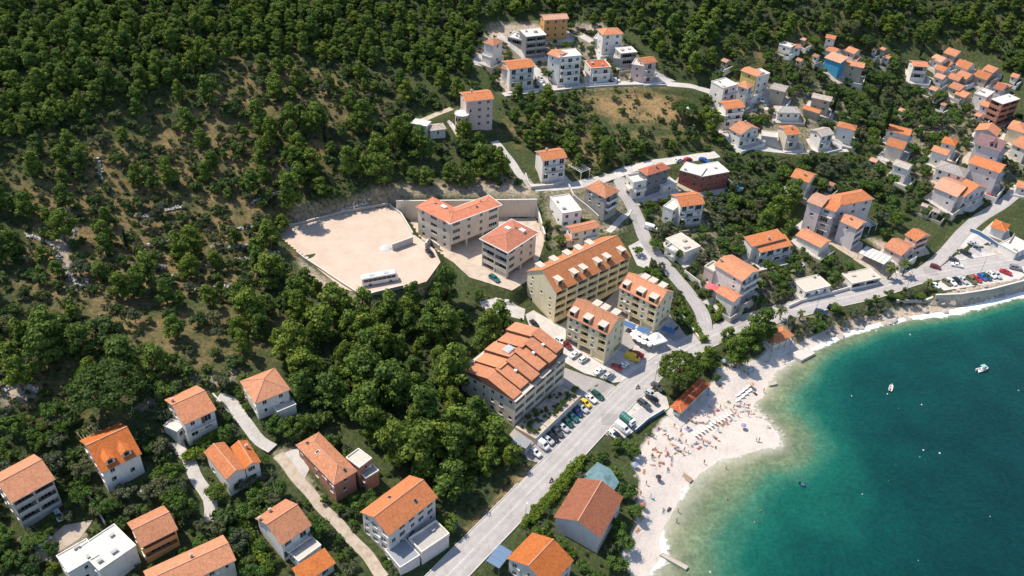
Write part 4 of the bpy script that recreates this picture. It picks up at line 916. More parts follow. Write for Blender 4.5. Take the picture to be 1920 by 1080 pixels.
('house', 'tall lilac house with mauve brown roof near the right edge', 'lilac', [V_((1826,268),(1877,284),(1894,267),3,rc='mauve',pitch=24,f='few',r='bal',gdorm=[0.2])]),
('house', 'grey white house with orange gable above the mauve roofed house', 'lilac', [V_((1828,244),(1870,256),(1882,244),2,rc='salmon',pitch=22,f='few',ridge='y')]),
('house', 'pale house with grey hipped roof near the lilac house', 'white', [V_((1753,315),(1809,333),(1821,318),2,'hip','grey',f='win',r='few')]),
('house', 'small house with pale grey gable roof among olive trees', 'white', [V_((1673,308),(1703,319),(1719,311),2,rc='grey',pitch=22,f='few')]),
('house', 'beige house with orange roof left of the olive grove', 'beige', [V_((1660,271),(1694,281),(1709,269),2,rc='orange',pitch=24,f='blank',r='few')]),
('house', 'white house with long orange roof above the beige one', 'white', [V_((1660,243),(1706,255),(1712,243),2,rc='orange',pitch=22,f='few',r='bal')]),
('house', 'small hipped orange house above the twin roofs near the right', 'white', [V_((1764,266),(1791,274),(1804,265),2,'hip','vivid',f='few')]),
('house', 'twin roofed orange house in the right hand village', 'white', [V_((1745,282),(1776,292),(1788,283),2,rc='salmon',f='few',pitch=20)]),
('unfinished_building', 'four storey red brick concrete frame under construction at the right edge', 'brick', [V_((1858,186),(1880,196),(1918,188),4,'flat','white',f='log',r='log',pmat=WM('brick'),par=0,fh=2.7)], 'building'),
('house', 'lilac house with pink roof left of the brick frame building', 'lilac', [V_((1836,196),(1855,202),(1864,194),2,rc='salmon',pitch=18,f='win')]),
('house', 'white flat roofed house behind the brick frame building', 'white', [V_((1826,176),(1850,184),(1872,176),2,'flat','white',f='few'), V_((1862,164),(1880,170),(1894,162),2,rc='red',f='few')]),
('house', 'orange roofed house right of the brick frame building', 'cream', [V_((1888,240),(1922,250),(1938,236),2,'hip','salmon',f='few')]),
('house', 'ochre roofed house cut by the right edge', 'white', [V_((1896,270),(1925,282),(1945,262),2,rc='old',pitch=16,f='win')]),
('house', 'small house at the far right edge by the lane bend', 'white', [V_((1905,350),(1930,356),(1940,345),1,rc='salmon',f='few')]),
# --- middle hill village
('house', 'lemon yellow and white house on the hill road', 'lemon', [V_((1388,132),(1419,144),(1431,135),3,rc='salmon',pitch=10,f='few'), V_((1420,145),(1444,139),(1424,130),3,'flat','white',wall='white',f='win')]),
('house', 'white flat roofed block left of the tiled house on the slope', 'white', [V_((1333,154),(1357,167),(1382,159),3,'flat','white',f='few',r='bal')]),
('house', 'white house with orange hip roof below the lemon yellow house', 'white', [V_((1381,160),(1402,167),(1428,162),3,'hip','salmon',f='few',r='bal')]),
('house', 'stone house with flat grey tiled roof among the trees', 'stone', [V_((1443,166),(1472,173),(1493,165),2,rc='grey',pitch=12,f='few')]),
('house', 'grey stone house with pale roof beside a tall cypress', 'stone', [V_((1521,183),(1558,191),(1566,183),2,rc='grey',pitch=8,f='win')]),
('house', 'house with orange roof and dark striped balconies on the slope', 'white', [V_((1361,205),(1398,201),(1392,185),3,rc='orange',pitch=16,f='balw',fh=2.7), V_((1338,214),(1360,220),(1366,208),2,'flat','tan',wall='beige',f='few')]),
('house', 'low grey hipped house in the middle of the hill village', 'white', [V_((1458,211),(1503,212),(1492,199),1,'hip','grey',fh=3.2,f='win')]),
('house', 'small orange roofed house touching the grey hipped one', 'stone', [V_((1504,203),(1536,213),(1543,207),1,rc='orange',fh=3.2,pitch=20,f='few')]),
('house', 'white house with weathered orange roof at the field corner', 'white', [V_((1389,253),(1425,241),(1398,230),2,rc='old',ridge='y',pitch=20,f='bal',l='few',chim=[(0.1,0.2)])]),
('house', 'small square house with orange roof and bare yard wall', 'beige', [V_((1476,254),(1502,251),(1492,233),2,rc='orange',pitch=18,f='bal',l='blank',chim=[(0.1,-0.2)]), V_((1428,256),(1458,260),(1462,250),1,'deck','tan',f='blank',wall='concrete')]),
('house', 'white house with dull grey roof above the terraced gardens', 'white', [V_((1540,257),(1565,251),(1550,236),2,rc='grey',pitch=20,f='bal',l='win')]),
('house', 'white house with low orange hip roof right of the grey roofed one', 'white', [V_((1569,237),(1604,245),(1619,238),2,'hip','orange',f='few',r='log')]),
# --- top cluster
('villa', 'tall pink villa with balustrade and rounded bay on the hillside', 'pink', [V_((873,191),(927,185),(918,167),4,rc='orange',pitch=16,f='win',l='few',fh=2.9,chim=[(-0.3,0.3)],trim=1)]),
('house', 'small low white house with blue base below the pink villa', 'white', [V_((806,246),(838,242),(826,231),1,'hip','grey',f='win',fh=3.0,pitch=12), V_((770,232),(800,238),(806,228),1,'flat','white',f='few',par=0.1)]),
('house', 'white three storey house with small orange roof at the forest corner', 'white', [V_((905,79),(925,86),(947,78),3,'hip','salmon',f='few',r='win'), V_((903,104),(920,110),(930,100),1,'deck','white',f='blank')]),
('house', 'modern dark grey house with white flat roof on the upper street', 'dgrey', [V_((987,70),(1025,66),(994,55),3,'flat','white',f='log',l='blank',pmat=METAL,par=0.1), V_((951,70),(984,78),(986,66),1,'flat','white',f='log',wall='grey')]),
('house', 'bright orange house at the top of the hill street', 'orange', [V_((1020,38),(1067,35),(1055,25),3,rc='pale',f='win',pitch=18)]),
('house', 'white house with small hip roof at the top right of the hill cluster', 'white', [V_((1130,66),(1170,63),(1148,52),3,'hip','salmon',f='win',l='few'), V_((1112,74),(1130,77),(1134,68),1,'deck','white',f='blank')]),
('house', 'grey cube house with flat white roof on the hill street', 'grey', [V_((1164,101),(1195,98),(1177,88),2,'flat','white',f='log',par=0.1), V_((1150,110),(1168,112),(1170,104),1,'flat','grey',f='blank')]),
('house', 'pink unfinished house with orange roof at the right end of the hill road', 'pink', [V_((1208,120),(1233,116),(1220,105),3,rc='orange',pitch=18,f='bal'), V_((1184,122),(1207,126),(1214,114),2,'flat','tan',f='few')]),
('house', 'white four storey tower house with wide balconies on the hill road', 'palew', [V_((1049,109),(1091,105),(1066,93),4,'flat','white',f='balw',l='few',fh=2.8,par=0.2), V_((1025,101),(1048,109),(1060,97),4,rc='salmon',pitch=14,fh=2.8,f='few',same=1)]),
('house', 'wide white house with two orange roofs below the hill lane', 'white', [V_((955,131),(1004,125),(978,110),3,rc='orange',pitch=16,f='bal',l='few',fh=2.7), V_((938,127),(955,133),(964,118),2,rc='orange',pitch=16,f='few')]),
('house', 'low building with rubble coloured roof and white terrace on the hill road', 'white', [V_((1108,130),(1146,127),(1128,113),2,'flat','tan',f='balw',rmat=RM('rust')) ]),
# --- upper right village
('house', 'blue and brown house row with orange roof in the upper trees', 'stone', [V_((1578,120),(1620,128),(1627,119),2,rc='salmon',f='few',pitch=18), V_((1545,108),(1576,119),(1584,110),2,'shed','pale',wall='blue',f='blank',pitch=10)]),
('house', 'small white house with orange roof above the blue wall house', 'white', [V_((1547,70),(1566,74),(1572,69),2,rc='orange',f='few')]),
('house', 'long white flat building high on the right slope', 'white', [V_((1460,84),(1482,91),(1490,85),1,'flat','white',f='win'), V_((1486,90),(1504,90),(1498,83),1,rc='old')]),
('house', 'tall narrow house with two stacked pink roofs near the cypress', 'white', [V_((1712,124),(1742,126),(1738,115),2,rc='salmon',pitch=16,f='log',fh=3.2), V_((1712,138),(1738,140),(1734,131),1,rc='salmon',pitch=14,f='log')]),
]
SMALL = [(1562,93,24,'old','house with brown roof just above the blue wall house'),(1598,94,24,'salmon','middle orange roof of the row above the blue wall house'),(1606,108,18,'old','low brown roof between the blue wall house and its neighbours'),(1640,92,9,'salmon','tiny red roofed hut right of the dome shaped tree'),(1656,91,11,'salmon','second tiny orange hut right of the dome shaped tree'),(1665,107,13,'old','small ochre roof by the white path on the upper slope'),(1507,73,12,'pale','tiny pale roofed hut on the upper right slope'),(1530,104,12,'old','tiny orange roof left of the blue wall house'),
 (1787,98,30,'salmon','topmost wide roof of the upper right cluster'),(1760,109,26,'pale','pale roofed house at the left of the upper right cluster'),(1776,118,20,'orange','orange house below the topmost roof of the upper right cluster'),(1809,121,34,'orange','wide orange house in the middle of the upper right cluster'),(1858,129,26,'old','dark roofed house at the right of the upper right cluster'),(1845,141,34,'orange','large orange house at the lower right of the upper right cluster'),(1808,140,28,'old','weathered roof in the heart of the upper right cluster'),(1766,128,24,'orange','orange roof below the pale one in the upper right cluster'),(1764,143,22,'pale','pale cream roof under the upper right cluster'),(1793,145,28,'old','ochre roof at the foot of the upper right cluster'),(1795,162,28,'old','brown gable above the lowest pink roof on the right slope'),(1805,175,26,'salmon','lowest pink roof on the right slope'),(1752,166,18,'pale','single pale pink roof alone among the olives'),(1884,162,24,'orange','orange roof above the brick frame building'),(1842,170,18,'pale','pink roof above the white flat house on the right'),
 (1360,113,14,'pale','tiny pale hut above the hill road bend'),(1500,112,14,'old','small brown roof left of the blue wall house'),(1692,206,14,'pale','small pale roof beside the tallest cypress'),(1640,300,18,'pale','half hidden pale house below the low orange hip roof'),(1560,345,14,'old','small shed above the white hotel'),(1835,215,14,'salmon','small salmon roof below the lilac house by the brick frame'),(1905,142,18,'salmon','roof at the far right edge above the brick frame'),(1770,195,12,'old','tiny roof in the olives below the upper right cluster'),(1736,385,16,'grey','small grey flat roof hut by the junction trees'),(1758,395,18,'grey','second grey flat roof hut by the junction trees')]
for t in HOUSES: house(t[0], t[1], t[2], t[3], t[4] if len(t) > 4 else t[0].replace('_', ' '))
_rs = random.Random(4)
for x, y, wpx, rc, lab in SMALL:
    a = wpx*0.62; house('cottage', lab, _rs.choice(['white', 'white', 'stone', 'lilac']), [V_((x-a, y+a*0.02), (x+a*0.25, y+a*(0.42+_rs.random()*0.12)), (x+a, y-a*0.02), 1, rc=rc, fh=3.3 if wpx > 20 else 2.6, pitch=20, f='few', r='few')], 'house', 'cottages of the right hand hillside')

# hotel with saw-tooth tiled strips
def sawtooth_hotel():
    v = solve_vol((967,755), (1065,668), (968,610), 3, 3.1)
    T = thing('hotel', 'cream hotel with stepped brown orange tile strips and arched balconies', 'hotel', (v.c[0], v.c[1], v.z0), v.ang)
    rnd = random.Random(2); L, W = v.L, v.W
    s = dict(roof='flat', rc='tan', f='arch', l='win', r='few', par=0.0, pmat=WM('sand'), oh=0.5)
    build_volume(T, (v.c[0], v.c[1], v.z0), v.ang, v, s, 'sand', rnd, True)
    Hh = 9.3; n_ = 6; p = L/n_; rise = 2.9
    rm = RM('salmon'); root = [c for c in T.children if c.name.startswith('roof')][0]
    for side, n2 in ((-1, 6), (1, 5)):
        for q in range(n2):
            pp = L/n2; x0 = -L/2+q*pp; x1 = x0+pp-0.28; up = 0.1+(0.5 if side < 0 else 0.6)*q
            ye = side*(W/2-0.9-(0.7 if q % 2 else 0)); yr = side*0.0 if q % 2 == 0 else -side*0.6
            zr_, ze_ = Hh+rise+up, Hh+0.55+up
            mb = MB(); A = (x0, ye, ze_); B = (x1, ye, ze_); C = (x1, yr, zr_); D = (x0, yr, zr_); sl_ = math.hypot(ye-yr, zr_-ze_)
            qd = [A, B, C, D] if side < 0 else [B, A, D, C]
            mb.face(qd, 0, [(0, 0), (pp, 0), (pp, sl_), (0, sl_)])
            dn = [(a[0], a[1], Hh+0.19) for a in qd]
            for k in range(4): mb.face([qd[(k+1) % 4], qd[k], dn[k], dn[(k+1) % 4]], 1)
            mb.obj('roof_strip', [rm, plain('riser_shade', (0.17,0.09,0.06), 0.8)], root)  # dark brown strip sides paint in the shade line at each roof step
            if side < 0 and q in (1, 3, 4):
                mb = MB(); y = ye*0.45; z = ze_+(zr_-ze_)*0.55; mb.box(x1-0.5, x1, y-.35, y+.35, z-0.6, z+0.5); mb.box(x1-0.6, x1+0.1, y-.45, y+.45, z+0.5, z+0.6); mb.obj('chimney', WHITE, root)
    mb = MB(); mb.box(-1.5, 1.5, 1.2, 3.6, Hh+2.2, Hh+4.4); k = mb.obj('roof_light', WM('white'), root)
    mb = MB(); mb.box(-1.35, 1.35, 1.35, 3.45, Hh+4.403, Hh+4.5); mb.obj('pane', plain('skylight_glass', (0.42,0.44,0.47), 0.3), k)
    mb = MB(); mb.tube([(-L/2+1.2, 2.2, Hh+0.2), (-L/2+1.2, 2.2, Hh+1.6)], 0.9, 12); mb.tube([(-L/2+1.2, 2.2, Hh+1.6), (-L/2+1.2, 2.2, Hh+2.0), (-L/2+1.2, 2.2, Hh+2.2)], [0.9, 0.6, 0.1], 12); mb.obj('water_tank', WHITE, root)
    # terraces in front, stepping to the parked cars
    mb = MB(); mb.box(-L/2, L/2*0.75, -W/2-7.5, -W/2-0.3, -2.5, -0.05); t = mb.obj('front_terrace', SURF['yard'], T)
    for k in range(5):
        x = -L/2+1+k*L/5.5; mb = MB(); mb.box(x, x+0.2, -W/2-7.3, -W/2-1.2, -0.046, 0.35); mb.obj('terrace_divider', CONC, t)
    mb = MB(); mb.box(-L/2, L/2*0.75, -W/2-7.75, -W/2-7.52, -2.5, 0.35); mb.obj('terrace_parapet', CONC, t)
    return T
sawtooth_hotel()

# pink villa: rounded bay and balustrade
def villa_extras():
    T = [o for o in bpy.data.objects if o.name.startswith('villa') and o.parent is None][0]
    c = gnd(866, 243); M = T.matrix_basis.inverted(); p = M@Vector((c[0], c[1], T.location.z))
    mb = MB(); mb.tube([(p.x, p.y, -3), (p.x, p.y, 6.3)], 2.6, 18); b = mb.obj('rounded_bay', WM('pink'), T)
    mb = MB(); mb.tube([(p.x, p.y, 6.303), (p.x, p.y, 6.6)], 2.85, 18); mb.obj('bay_cornice', WM('white'), b)
    for k in range(12):
        a = k*math.pi/6
        mb = MB(); mb.box(p.x+2.6*math.cos(a)-.07, p.x+2.6*math.cos(a)+.07, p.y+2.6*math.sin(a)-.07, p.y+2.6*math.sin(a)+.07, 6.603, 7.4); mb.obj('baluster', WM('white'), b)
    for f in (0.9, 3.9):
        for k in range(5):
            a = R(200+k*32); M2 = Matrix.Translation((p.x, p.y, f))@Matrix.Rotation(a, 4, 'Z'); mb = MB(); mb.box(2.5, 2.66, -.38, .38, 0, 1.5, 0, M2); mb.obj('bay_window', GLASS, b)
villa_extras()

# beach bar and hut: tiled roofs on posts with a low counter
def open_pavilion(name, label, A, B, C, rc, rf='hip', pitch=18, fh=3.0):
    v = solve_vol(A, B, C, 1, fh); T = thing(name, label, 'beach bar', (v.c[0], v.c[1], v.z0), v.ang); L, W = v.L, v.W
    s = dict(roof=rf, rc=rc, pitch=pitch, oh=0.9, f='log', r='log', l='log', b='blank', pmat=WM('white'))
    build_volume(T, (v.c[0], v.c[1], v.z0), v.ang, v, s, 'beige', random.Random(1), True)
    for sx_ in (-1, -0.33, 0.33, 1):
        mb = MB(); x = sx_*(L/2-0.25); mb.box(x-.08, x+.08, -W/2+.15, -W/2+.31, -2, fh-0.35); mb.obj('post', WOODM, T)
    return T
open_pavilion('beach_bar', 'long rust roofed beach bar beside the big pine on the beach', (1277,774), (1333,719), (1313,707), 'rust', 'hip', 14)
open_pavilion('beach_hut', 'orange roofed hut on the promontory by the stone jetty', (1451,645), (1490,628), (1460,613), 'orange', 'hip', 20)

# trodden and paved yards around the houses
_ry = random.Random(12)
for cx, cy, an, hl, hw, z0, hh in list(FOOT):
    if hl*hw < 8: continue
    u, v = project([(cx, cy, z0)]); 
    if not (u[0] > 1200 or v[0] < 200): continue
    e = [_ry.uniform(.4, 2.6) for _ in range(8)]; loc = [(-hl-e[0], -hw-e[1]), (0, -hw-e[1]-_ry.uniform(0, 1.2)), (hl+e[2], -hw-e[3]), (hl+e[2]+_ry.uniform(0, .8), 0), (hl+e[4]*.4, hw+e[5]*.4), (-hl-e[6]*.4, hw+e[7]*.4)]
    P = [(cx+a*math.cos(an)-b*math.sin(an), cy+a*math.sin(an)+b*math.cos(an)) for a, b in loc]
    sheet('yard_paving', P, 0.09+_ry.uniform(0, .04), SURF[_ry.choice(['paving', 'concrete', 'concrete', 'dirt'])], None, 2.0); pave_polys.append(('yard', P))
# ------------------------------------------------------------------ vegetation
def leaf_mat(name, dark, mid, light):
    m, n, b = newmat(name)
    oi = N(n, 'ShaderNodeObjectInfo').outputs['Random']; ge = N(n, 'ShaderNodeNewGeometry')
    c = ramp(n, ge.outputs['Random Per Island'], [(0.0, dark), (0.5, mid), (1.0, light)])
    tint = ramp(n, oi, [(0.0, (0.72,0.80,0.80)), (0.35, (0.95,1.0,0.90)), (0.7, (1.06,1.04,0.86)), (1.0, (1.2,1.12,0.80))])
    c = mixc(n, 1.0, c, tint, 'MULTIPLY')
    n.links.new(c, b.inputs['Base Color']); b.inputs['Roughness'].default_value = 0.75; b.inputs['Specular IOR Level'].default_value = 0.15
    tr = N(n, 'ShaderNodeBsdfTranslucent'); n.links.new(c, tr.inputs[0]); mx = N(n, 'ShaderNodeMixShader'); mx.inputs[0].default_value = 0.28
    n.links.new(b.outputs[0], mx.inputs[1]); n.links.new(tr.outputs[0], mx.inputs[2]); n.links.new(mx.outputs[0], n.nodes['Material Output'].inputs[0]); return m
LEAF = {'pine': leaf_mat('pine_needles', (0.062,0.108,0.022), (0.122,0.188,0.036), (0.195,0.245,0.058)),
        'umbrella': leaf_mat('stone_pine_needles', (0.042,0.080,0.018), (0.075,0.122,0.028), (0.115,0.155,0.042)),
        'maquis': leaf_mat('maquis_leaves', (0.036,0.070,0.022), (0.066,0.112,0.034), (0.108,0.148,0.048)),
        'olive': leaf_mat('olive_leaves', (0.062,0.082,0.044), (0.115,0.135,0.076), (0.175,0.185,0.115)),
        'garden': leaf_mat('garden_leaves', (0.044,0.092,0.020), (0.088,0.156,0.034), (0.145,0.200,0.054)),
        'hedge': leaf_mat('hedge_leaves', (0.075,0.13,0.018), (0.145,0.21,0.032), (0.215,0.26,0.05)),
        'cypress': leaf_mat('cypress_leaves', (0.012,0.028,0.012), (0.022,0.045,0.018), (0.040,0.065,0.026)),
        'palm': leaf_mat('palm_fronds', (0.06,0.09,0.03), (0.10,0.13,0.045), (0.16,0.17,0.06))}
BARK = plain('bark', (0.15,0.10,0.07), 0.9, 0, 0.3, 6); GREYBARK = plain('grey_bark', (0.24,0.21,0.18), 0.9, 0, 0.3, 6)
def rand_dir(r):
    while True:
        v = Vector((r.uniform(-1, 1), r.uniform(-1, 1), r.uniform(-1, 1)))
        if 0.05 < v.length < 1: return v.normalized()
def puff(mb, c, rad, n_, size, r, flat=0.75, core=True):
    """a clump of leaf-sized faces lying over a small rounded volume"""
    for _ in range(n_):
        d = rand_dir(r)
        if d.z < -0.35: d.z = -d.z
        rr = rad*(0.62+0.45*r.random()); p = Vector(c)+Vector((d.x*rr, d.y*rr, d.z*rr*flat))
        nn = (d+rand_dir(r)*0.55).normalized(); a = nn.orthogonal().normalized(); b = nn.cross(a); th = r.uniform(0, 6.28)
        a, b = a*math.cos(th)+b*math.sin(th), b*math.cos(th)-a*math.sin(th); s = size*r.uniform(0.6, 1.35)
        mb.face([p-a*s*0.5-b*s*0.28, p+a*s*0.35-b*s*0.35, p+a*s*0.55+b*s*0.25, p-a*s*0.3+b*s*0.42])
    if core:
        k = rad*0.66; i = len(mb.v)
        for p in ((1,0,0),(-1,0,0),(0,1,0),(0,-1,0),(0,0,1),(0,0,-1)): mb.v.append((c[0]+p[0]*k, c[1]+p[1]*k, c[2]+p[2]*k*flat))
        for q in ((0,2,4),(2,1,4),(1,3,4),(3,0,4),(2,0,5),(1,2,5),(3,1,5),(0,3,5)): mb.f.append(tuple(i+x for x in q)); mb.m.append(0); mb.uv.append(None)
def crown_mesh(kind, seed):
    """unit trees: height 1, crown half width about 0.5*ratio; scaled when planted"""
    r = random.Random(seed); mb = MB(); tr = MB()
    if kind == 'pine':        # height 9 m, full crown almost to the ground, radius 3.2 m
        Rr = 3.1; tr.tube([(0,0,-1.0), (r.uniform(-.2,.2), r.uniform(-.2,.2), 3.5), (r.uniform(-.4,.4), r.uniform(-.4,.4), 7.2)], [0.28,0.2,0.08], 6)
        lean = (r.uniform(-.5,.5), r.uniform(-.5,.5))
        for k in range(30):
            t = (k+r.random())/30; z = 1.6+7.0*t; lim = Rr*(0.72+0.28*t/0.3 if t < 0.3 else 1.0-0.72*((t-0.3)/0.7)**1.6); a = r.uniform(0, 6.28); q = lim*math.sqrt(r.random())*0.9
            c = (q*math.cos(a)+lean[0]*t, q*math.sin(a)+lean[1]*t, z-0.12*q); puff(mb, c, r.uniform(0.8, 1.35), 62, 0.46, r)
            if k < 24 and k % 3 == 0: tr.tube([(0, 0, min(c[2]-0.8, 6.6)), (c[0]*0.9, c[1]*0.9, c[2]-0.15)], [0.08, 0.03], 4)
    elif kind == 'umbrella':  # broad dome
        Ht, Rr = 8.0, 4.2; tr.tube([(0,0,-1.0), (0.2,-0.1,3.0), (0.1,0.2,5.6)], [0.36,0.28,0.14], 7)
        for k in range(95):
            a = r.uniform(0, 6.28); q = Rr*math.sqrt(r.random()); z = 4.6+2.8*math.sqrt(max(0, 1-(q/Rr)**2))+r.uniform(-.35,.2)-0.4
            c = (q*math.cos(a), q*math.sin(a), z); puff(mb, c, r.uniform(0.7, 1.1), 46, 0.34, r, 0.65)
            if k < 9: tr.tube([(0.1, 0.1, 4.2), (c[0]*.85, c[1]*.85, c[2]-.4)], [0.10, 0.04], 4)
    elif kind == 'maquis':    # rounded shrub, 2.6 m tall
        tr.tube([(0,0,-.5), (0.05,0,1.2)], [0.09,0.05], 5)
        for k in range(9):
            a = r.uniform(0, 6.28); q = 1.1*math.sqrt(r.random()); c = (q*math.cos(a), q*math.sin(a), 0.8+1.2*r.random()*(1-0.4*q)); puff(mb, c, r.uniform(0.55, 0.85), 44, 0.34, r, 0.8)
            if k < 4: tr.tube([(0, 0, 0.3), c], [0.05, 0.02], 4)
    elif kind in ('olive', 'garden'):   # 4.5 m garden tree
        tr.tube([(0,0,-.8), (0.1,0.1,1.4), (0.0,0.2,3.0)], [0.17,0.13,0.06], 6)
        for k in range(18):
            a = r.uniform(0, 6.28); q = 1.7*math.sqrt(r.random()); c = (q*math.cos(a), q*math.sin(a), 1.9+2.1*r.random()*(1-0.25*q/1.7)); puff(mb, c, r.uniform(0.6, 0.95), 56, 0.29, r, 0.85)
            if k < 6: tr.tube([(0.05, 0.1, 1.5), c], [0.07, 0.025], 4)
    elif kind == 'cypress':   # 12 m spindle
        tr.tube([(0,0,-1), (0,0,9)], [0.2,0.06], 6)
        for k in range(30):
            t = k/29; z = 0.9+10.6*t; lim = 1.15*math.sin(math.pi*min(0.97, 0.22+0.78*t))**0.8; a = r.uniform(0, 6.28); q = lim*0.35*r.random()
            puff(mb, (q*math.cos(a), q*math.sin(a), z), max(0.25, lim*0.8), 30, 0.36, r, 1.1)
    elif kind == 'hedge':
        for k in range(7): puff(mb, (r.uniform(-.5,.5), r.uniform(-.5,.5), 0.3+r.random()*0.6), 0.55, 34, 0.26, r, 0.9)
        tr.tube([(0,0,-.4),(0,0,.5)], 0.05, 4)
    elif kind == 'palm':
        tr.tube([(0,0,-.6), (0.1,0,2.2), (0.15,0.05,4.2)], [0.24,0.19,0.2], 8)
        for k in range(26):
            a = r.uniform(0, 6.28); el = r.uniform(-0.3, 1.1); Lf = r.uniform(1.7, 2.3); d = Vector((math.cos(a), math.sin(a), 0)); sd = Vector((-d.y, d.x, 0)); p = Vector((0.15, 0.05, 4.25)); prev = None
            for q in range(6):
                t = q/5; hh = math.sin(el)*Lf*t-1.5*t*t*(1.1-0.4*el); ctr = p+d*(Lf*t*math.cos(el*0.7))+Vector((0, 0, hh)); wd = 0.34*math.sin(math.pi*(0.12+0.86*t))
                cur = (ctr+sd*wd-Vector((0,0,0.14)), ctr, ctr-sd*wd-Vector((0,0,0.14)))
                if prev:
                    mb.face([prev[0], cur[0], cur[1], prev[1]]); mb.face([prev[1], cur[1], cur[2], prev[2]])
                prev = cur
    return mb, tr
TREES = {}
_mk = {'pine': (7, 'pine', 'pine_tree'), 'umbrella': (2, 'umbrella', 'umbrella_pine'), 'maquis': (6, 'maquis', 'maquis_shrub'), 'olive': (4, 'olive', 'olive_tree'), 'garden': (5, 'garden', 'leafy_tree'), 'cypress': (2, 'cypress', 'cypress_tree'), 'hedge': (3, 'hedge', 'hedge_bush'), 'palm': (2, 'palm', 'palm_tree')}
for k, (n_, lm, nm) in _mk.items():
    TREES[k] = []
    for q in range(n_):
        c, t = crown_mesh(k, hash_seed := 100*len(k)+q*7+ord(k[0])); TREES[k].append((c.mesh('crown', LEAF[lm]), t.mesh('trunk', GREYBARK if k in ('olive', 'garden', 'maquis') else BARK)))
trnd = random.Random(11)
def plant(kind, x, y, s, label, group=None, sz=None, z=None):
    c, t = trnd.choice(TREES[kind]); T = thing(_mk[kind][2], label, {'maquis': 'shrub', 'hedge': 'shrub'}.get(kind, 'tree'), (x, y, (hgt(x, y) if z is None else z)), trnd.uniform(0, 6.28), group)
    T.scale = (s*trnd.uniform(.85, 1.18), s*trnd.uniform(.85, 1.18), s*(sz or 1.0)); ob('crown', c, T); ob('trunk', t, T); return T

occupied = []   # (x, y, r) of hand-planted trees
def near_road(x, y, m):
    i = int(np.clip(np.searchsorted(GX, x), 0, nx-1)); j = int(np.clip(np.searchsorted(GY, y), 0, ny-1)); return ROADD[i, j] < m
def blocked(x, y, m):
    if near_road(x, y, m): return True
    for cx, cy, an, hl, hw, z0, hh in FOOT:
        dx, dy = x-cx, y-cy
        if dx*dx+dy*dy > (hl+hw+m)**2: continue
        u = dx*math.cos(an)+dy*math.sin(an); v = -dx*math.sin(an)+dy*math.cos(an)
        if abs(u) < hl+m and abs(v) < hw+m: return True
    p = ([x], [y])
    if in_poly(*p, LOT)[0] or in_poly(*p, YARD)[0] or in_poly(*p, BEACH)[0] or in_poly(*p, sea_poly)[0]: return True
    for nm, P in pave_polys:
        if in_poly(*p, P)[0]: return True
    return False
def blocked_arr(X, Y, M):
    X = np.asarray(X, float); Y = np.asarray(Y, float); M = np.broadcast_to(np.asarray(M, float), X.shape)
    i = np.clip(np.searchsorted(GX, X), 0, nx-1); j = np.clip(np.searchsorted(GY, Y), 0, ny-1); B = ROADD[i, j] < M
    for cx, cy, an, hl, hw, z0, hh in FOOT:
        dx, dy = X-cx, Y-cy; u = dx*math.cos(an)+dy*math.sin(an); v = -dx*math.sin(an)+dy*math.cos(an); B |= (np.abs(u) < hl+M) & (np.abs(v) < hw+M)
    for P in [LOT, YARD, BEACH, sea_poly]+[p for _, p in pave_polys]: B |= in_poly(X, Y, P)
    return B
ft = [o for o in bpy.data.objects if o.name.startswith('front_terrace')][0]
_bb = [Vector(c) for c in ft.bound_box]; _x0, _x1 = min(c.x for c in _bb), max(c.x for c in _bb); _y0, _y1 = min(c.y for c in _bb), max(c.y for c in _bb)
for k in range(42):
    o = ob('shrub', trnd.choice(TREES['garden' if k % 3 else 'maquis'])[0], ft, (_x0+1+(_x1-_x0-2)*((k*0.618) % 1), _y0+1.2+(_y1-_y0-2)*trnd.random()**1.3, -0.35), trnd.uniform(0, 6)); o.scale = [trnd.uniform(.22, .5)]*3
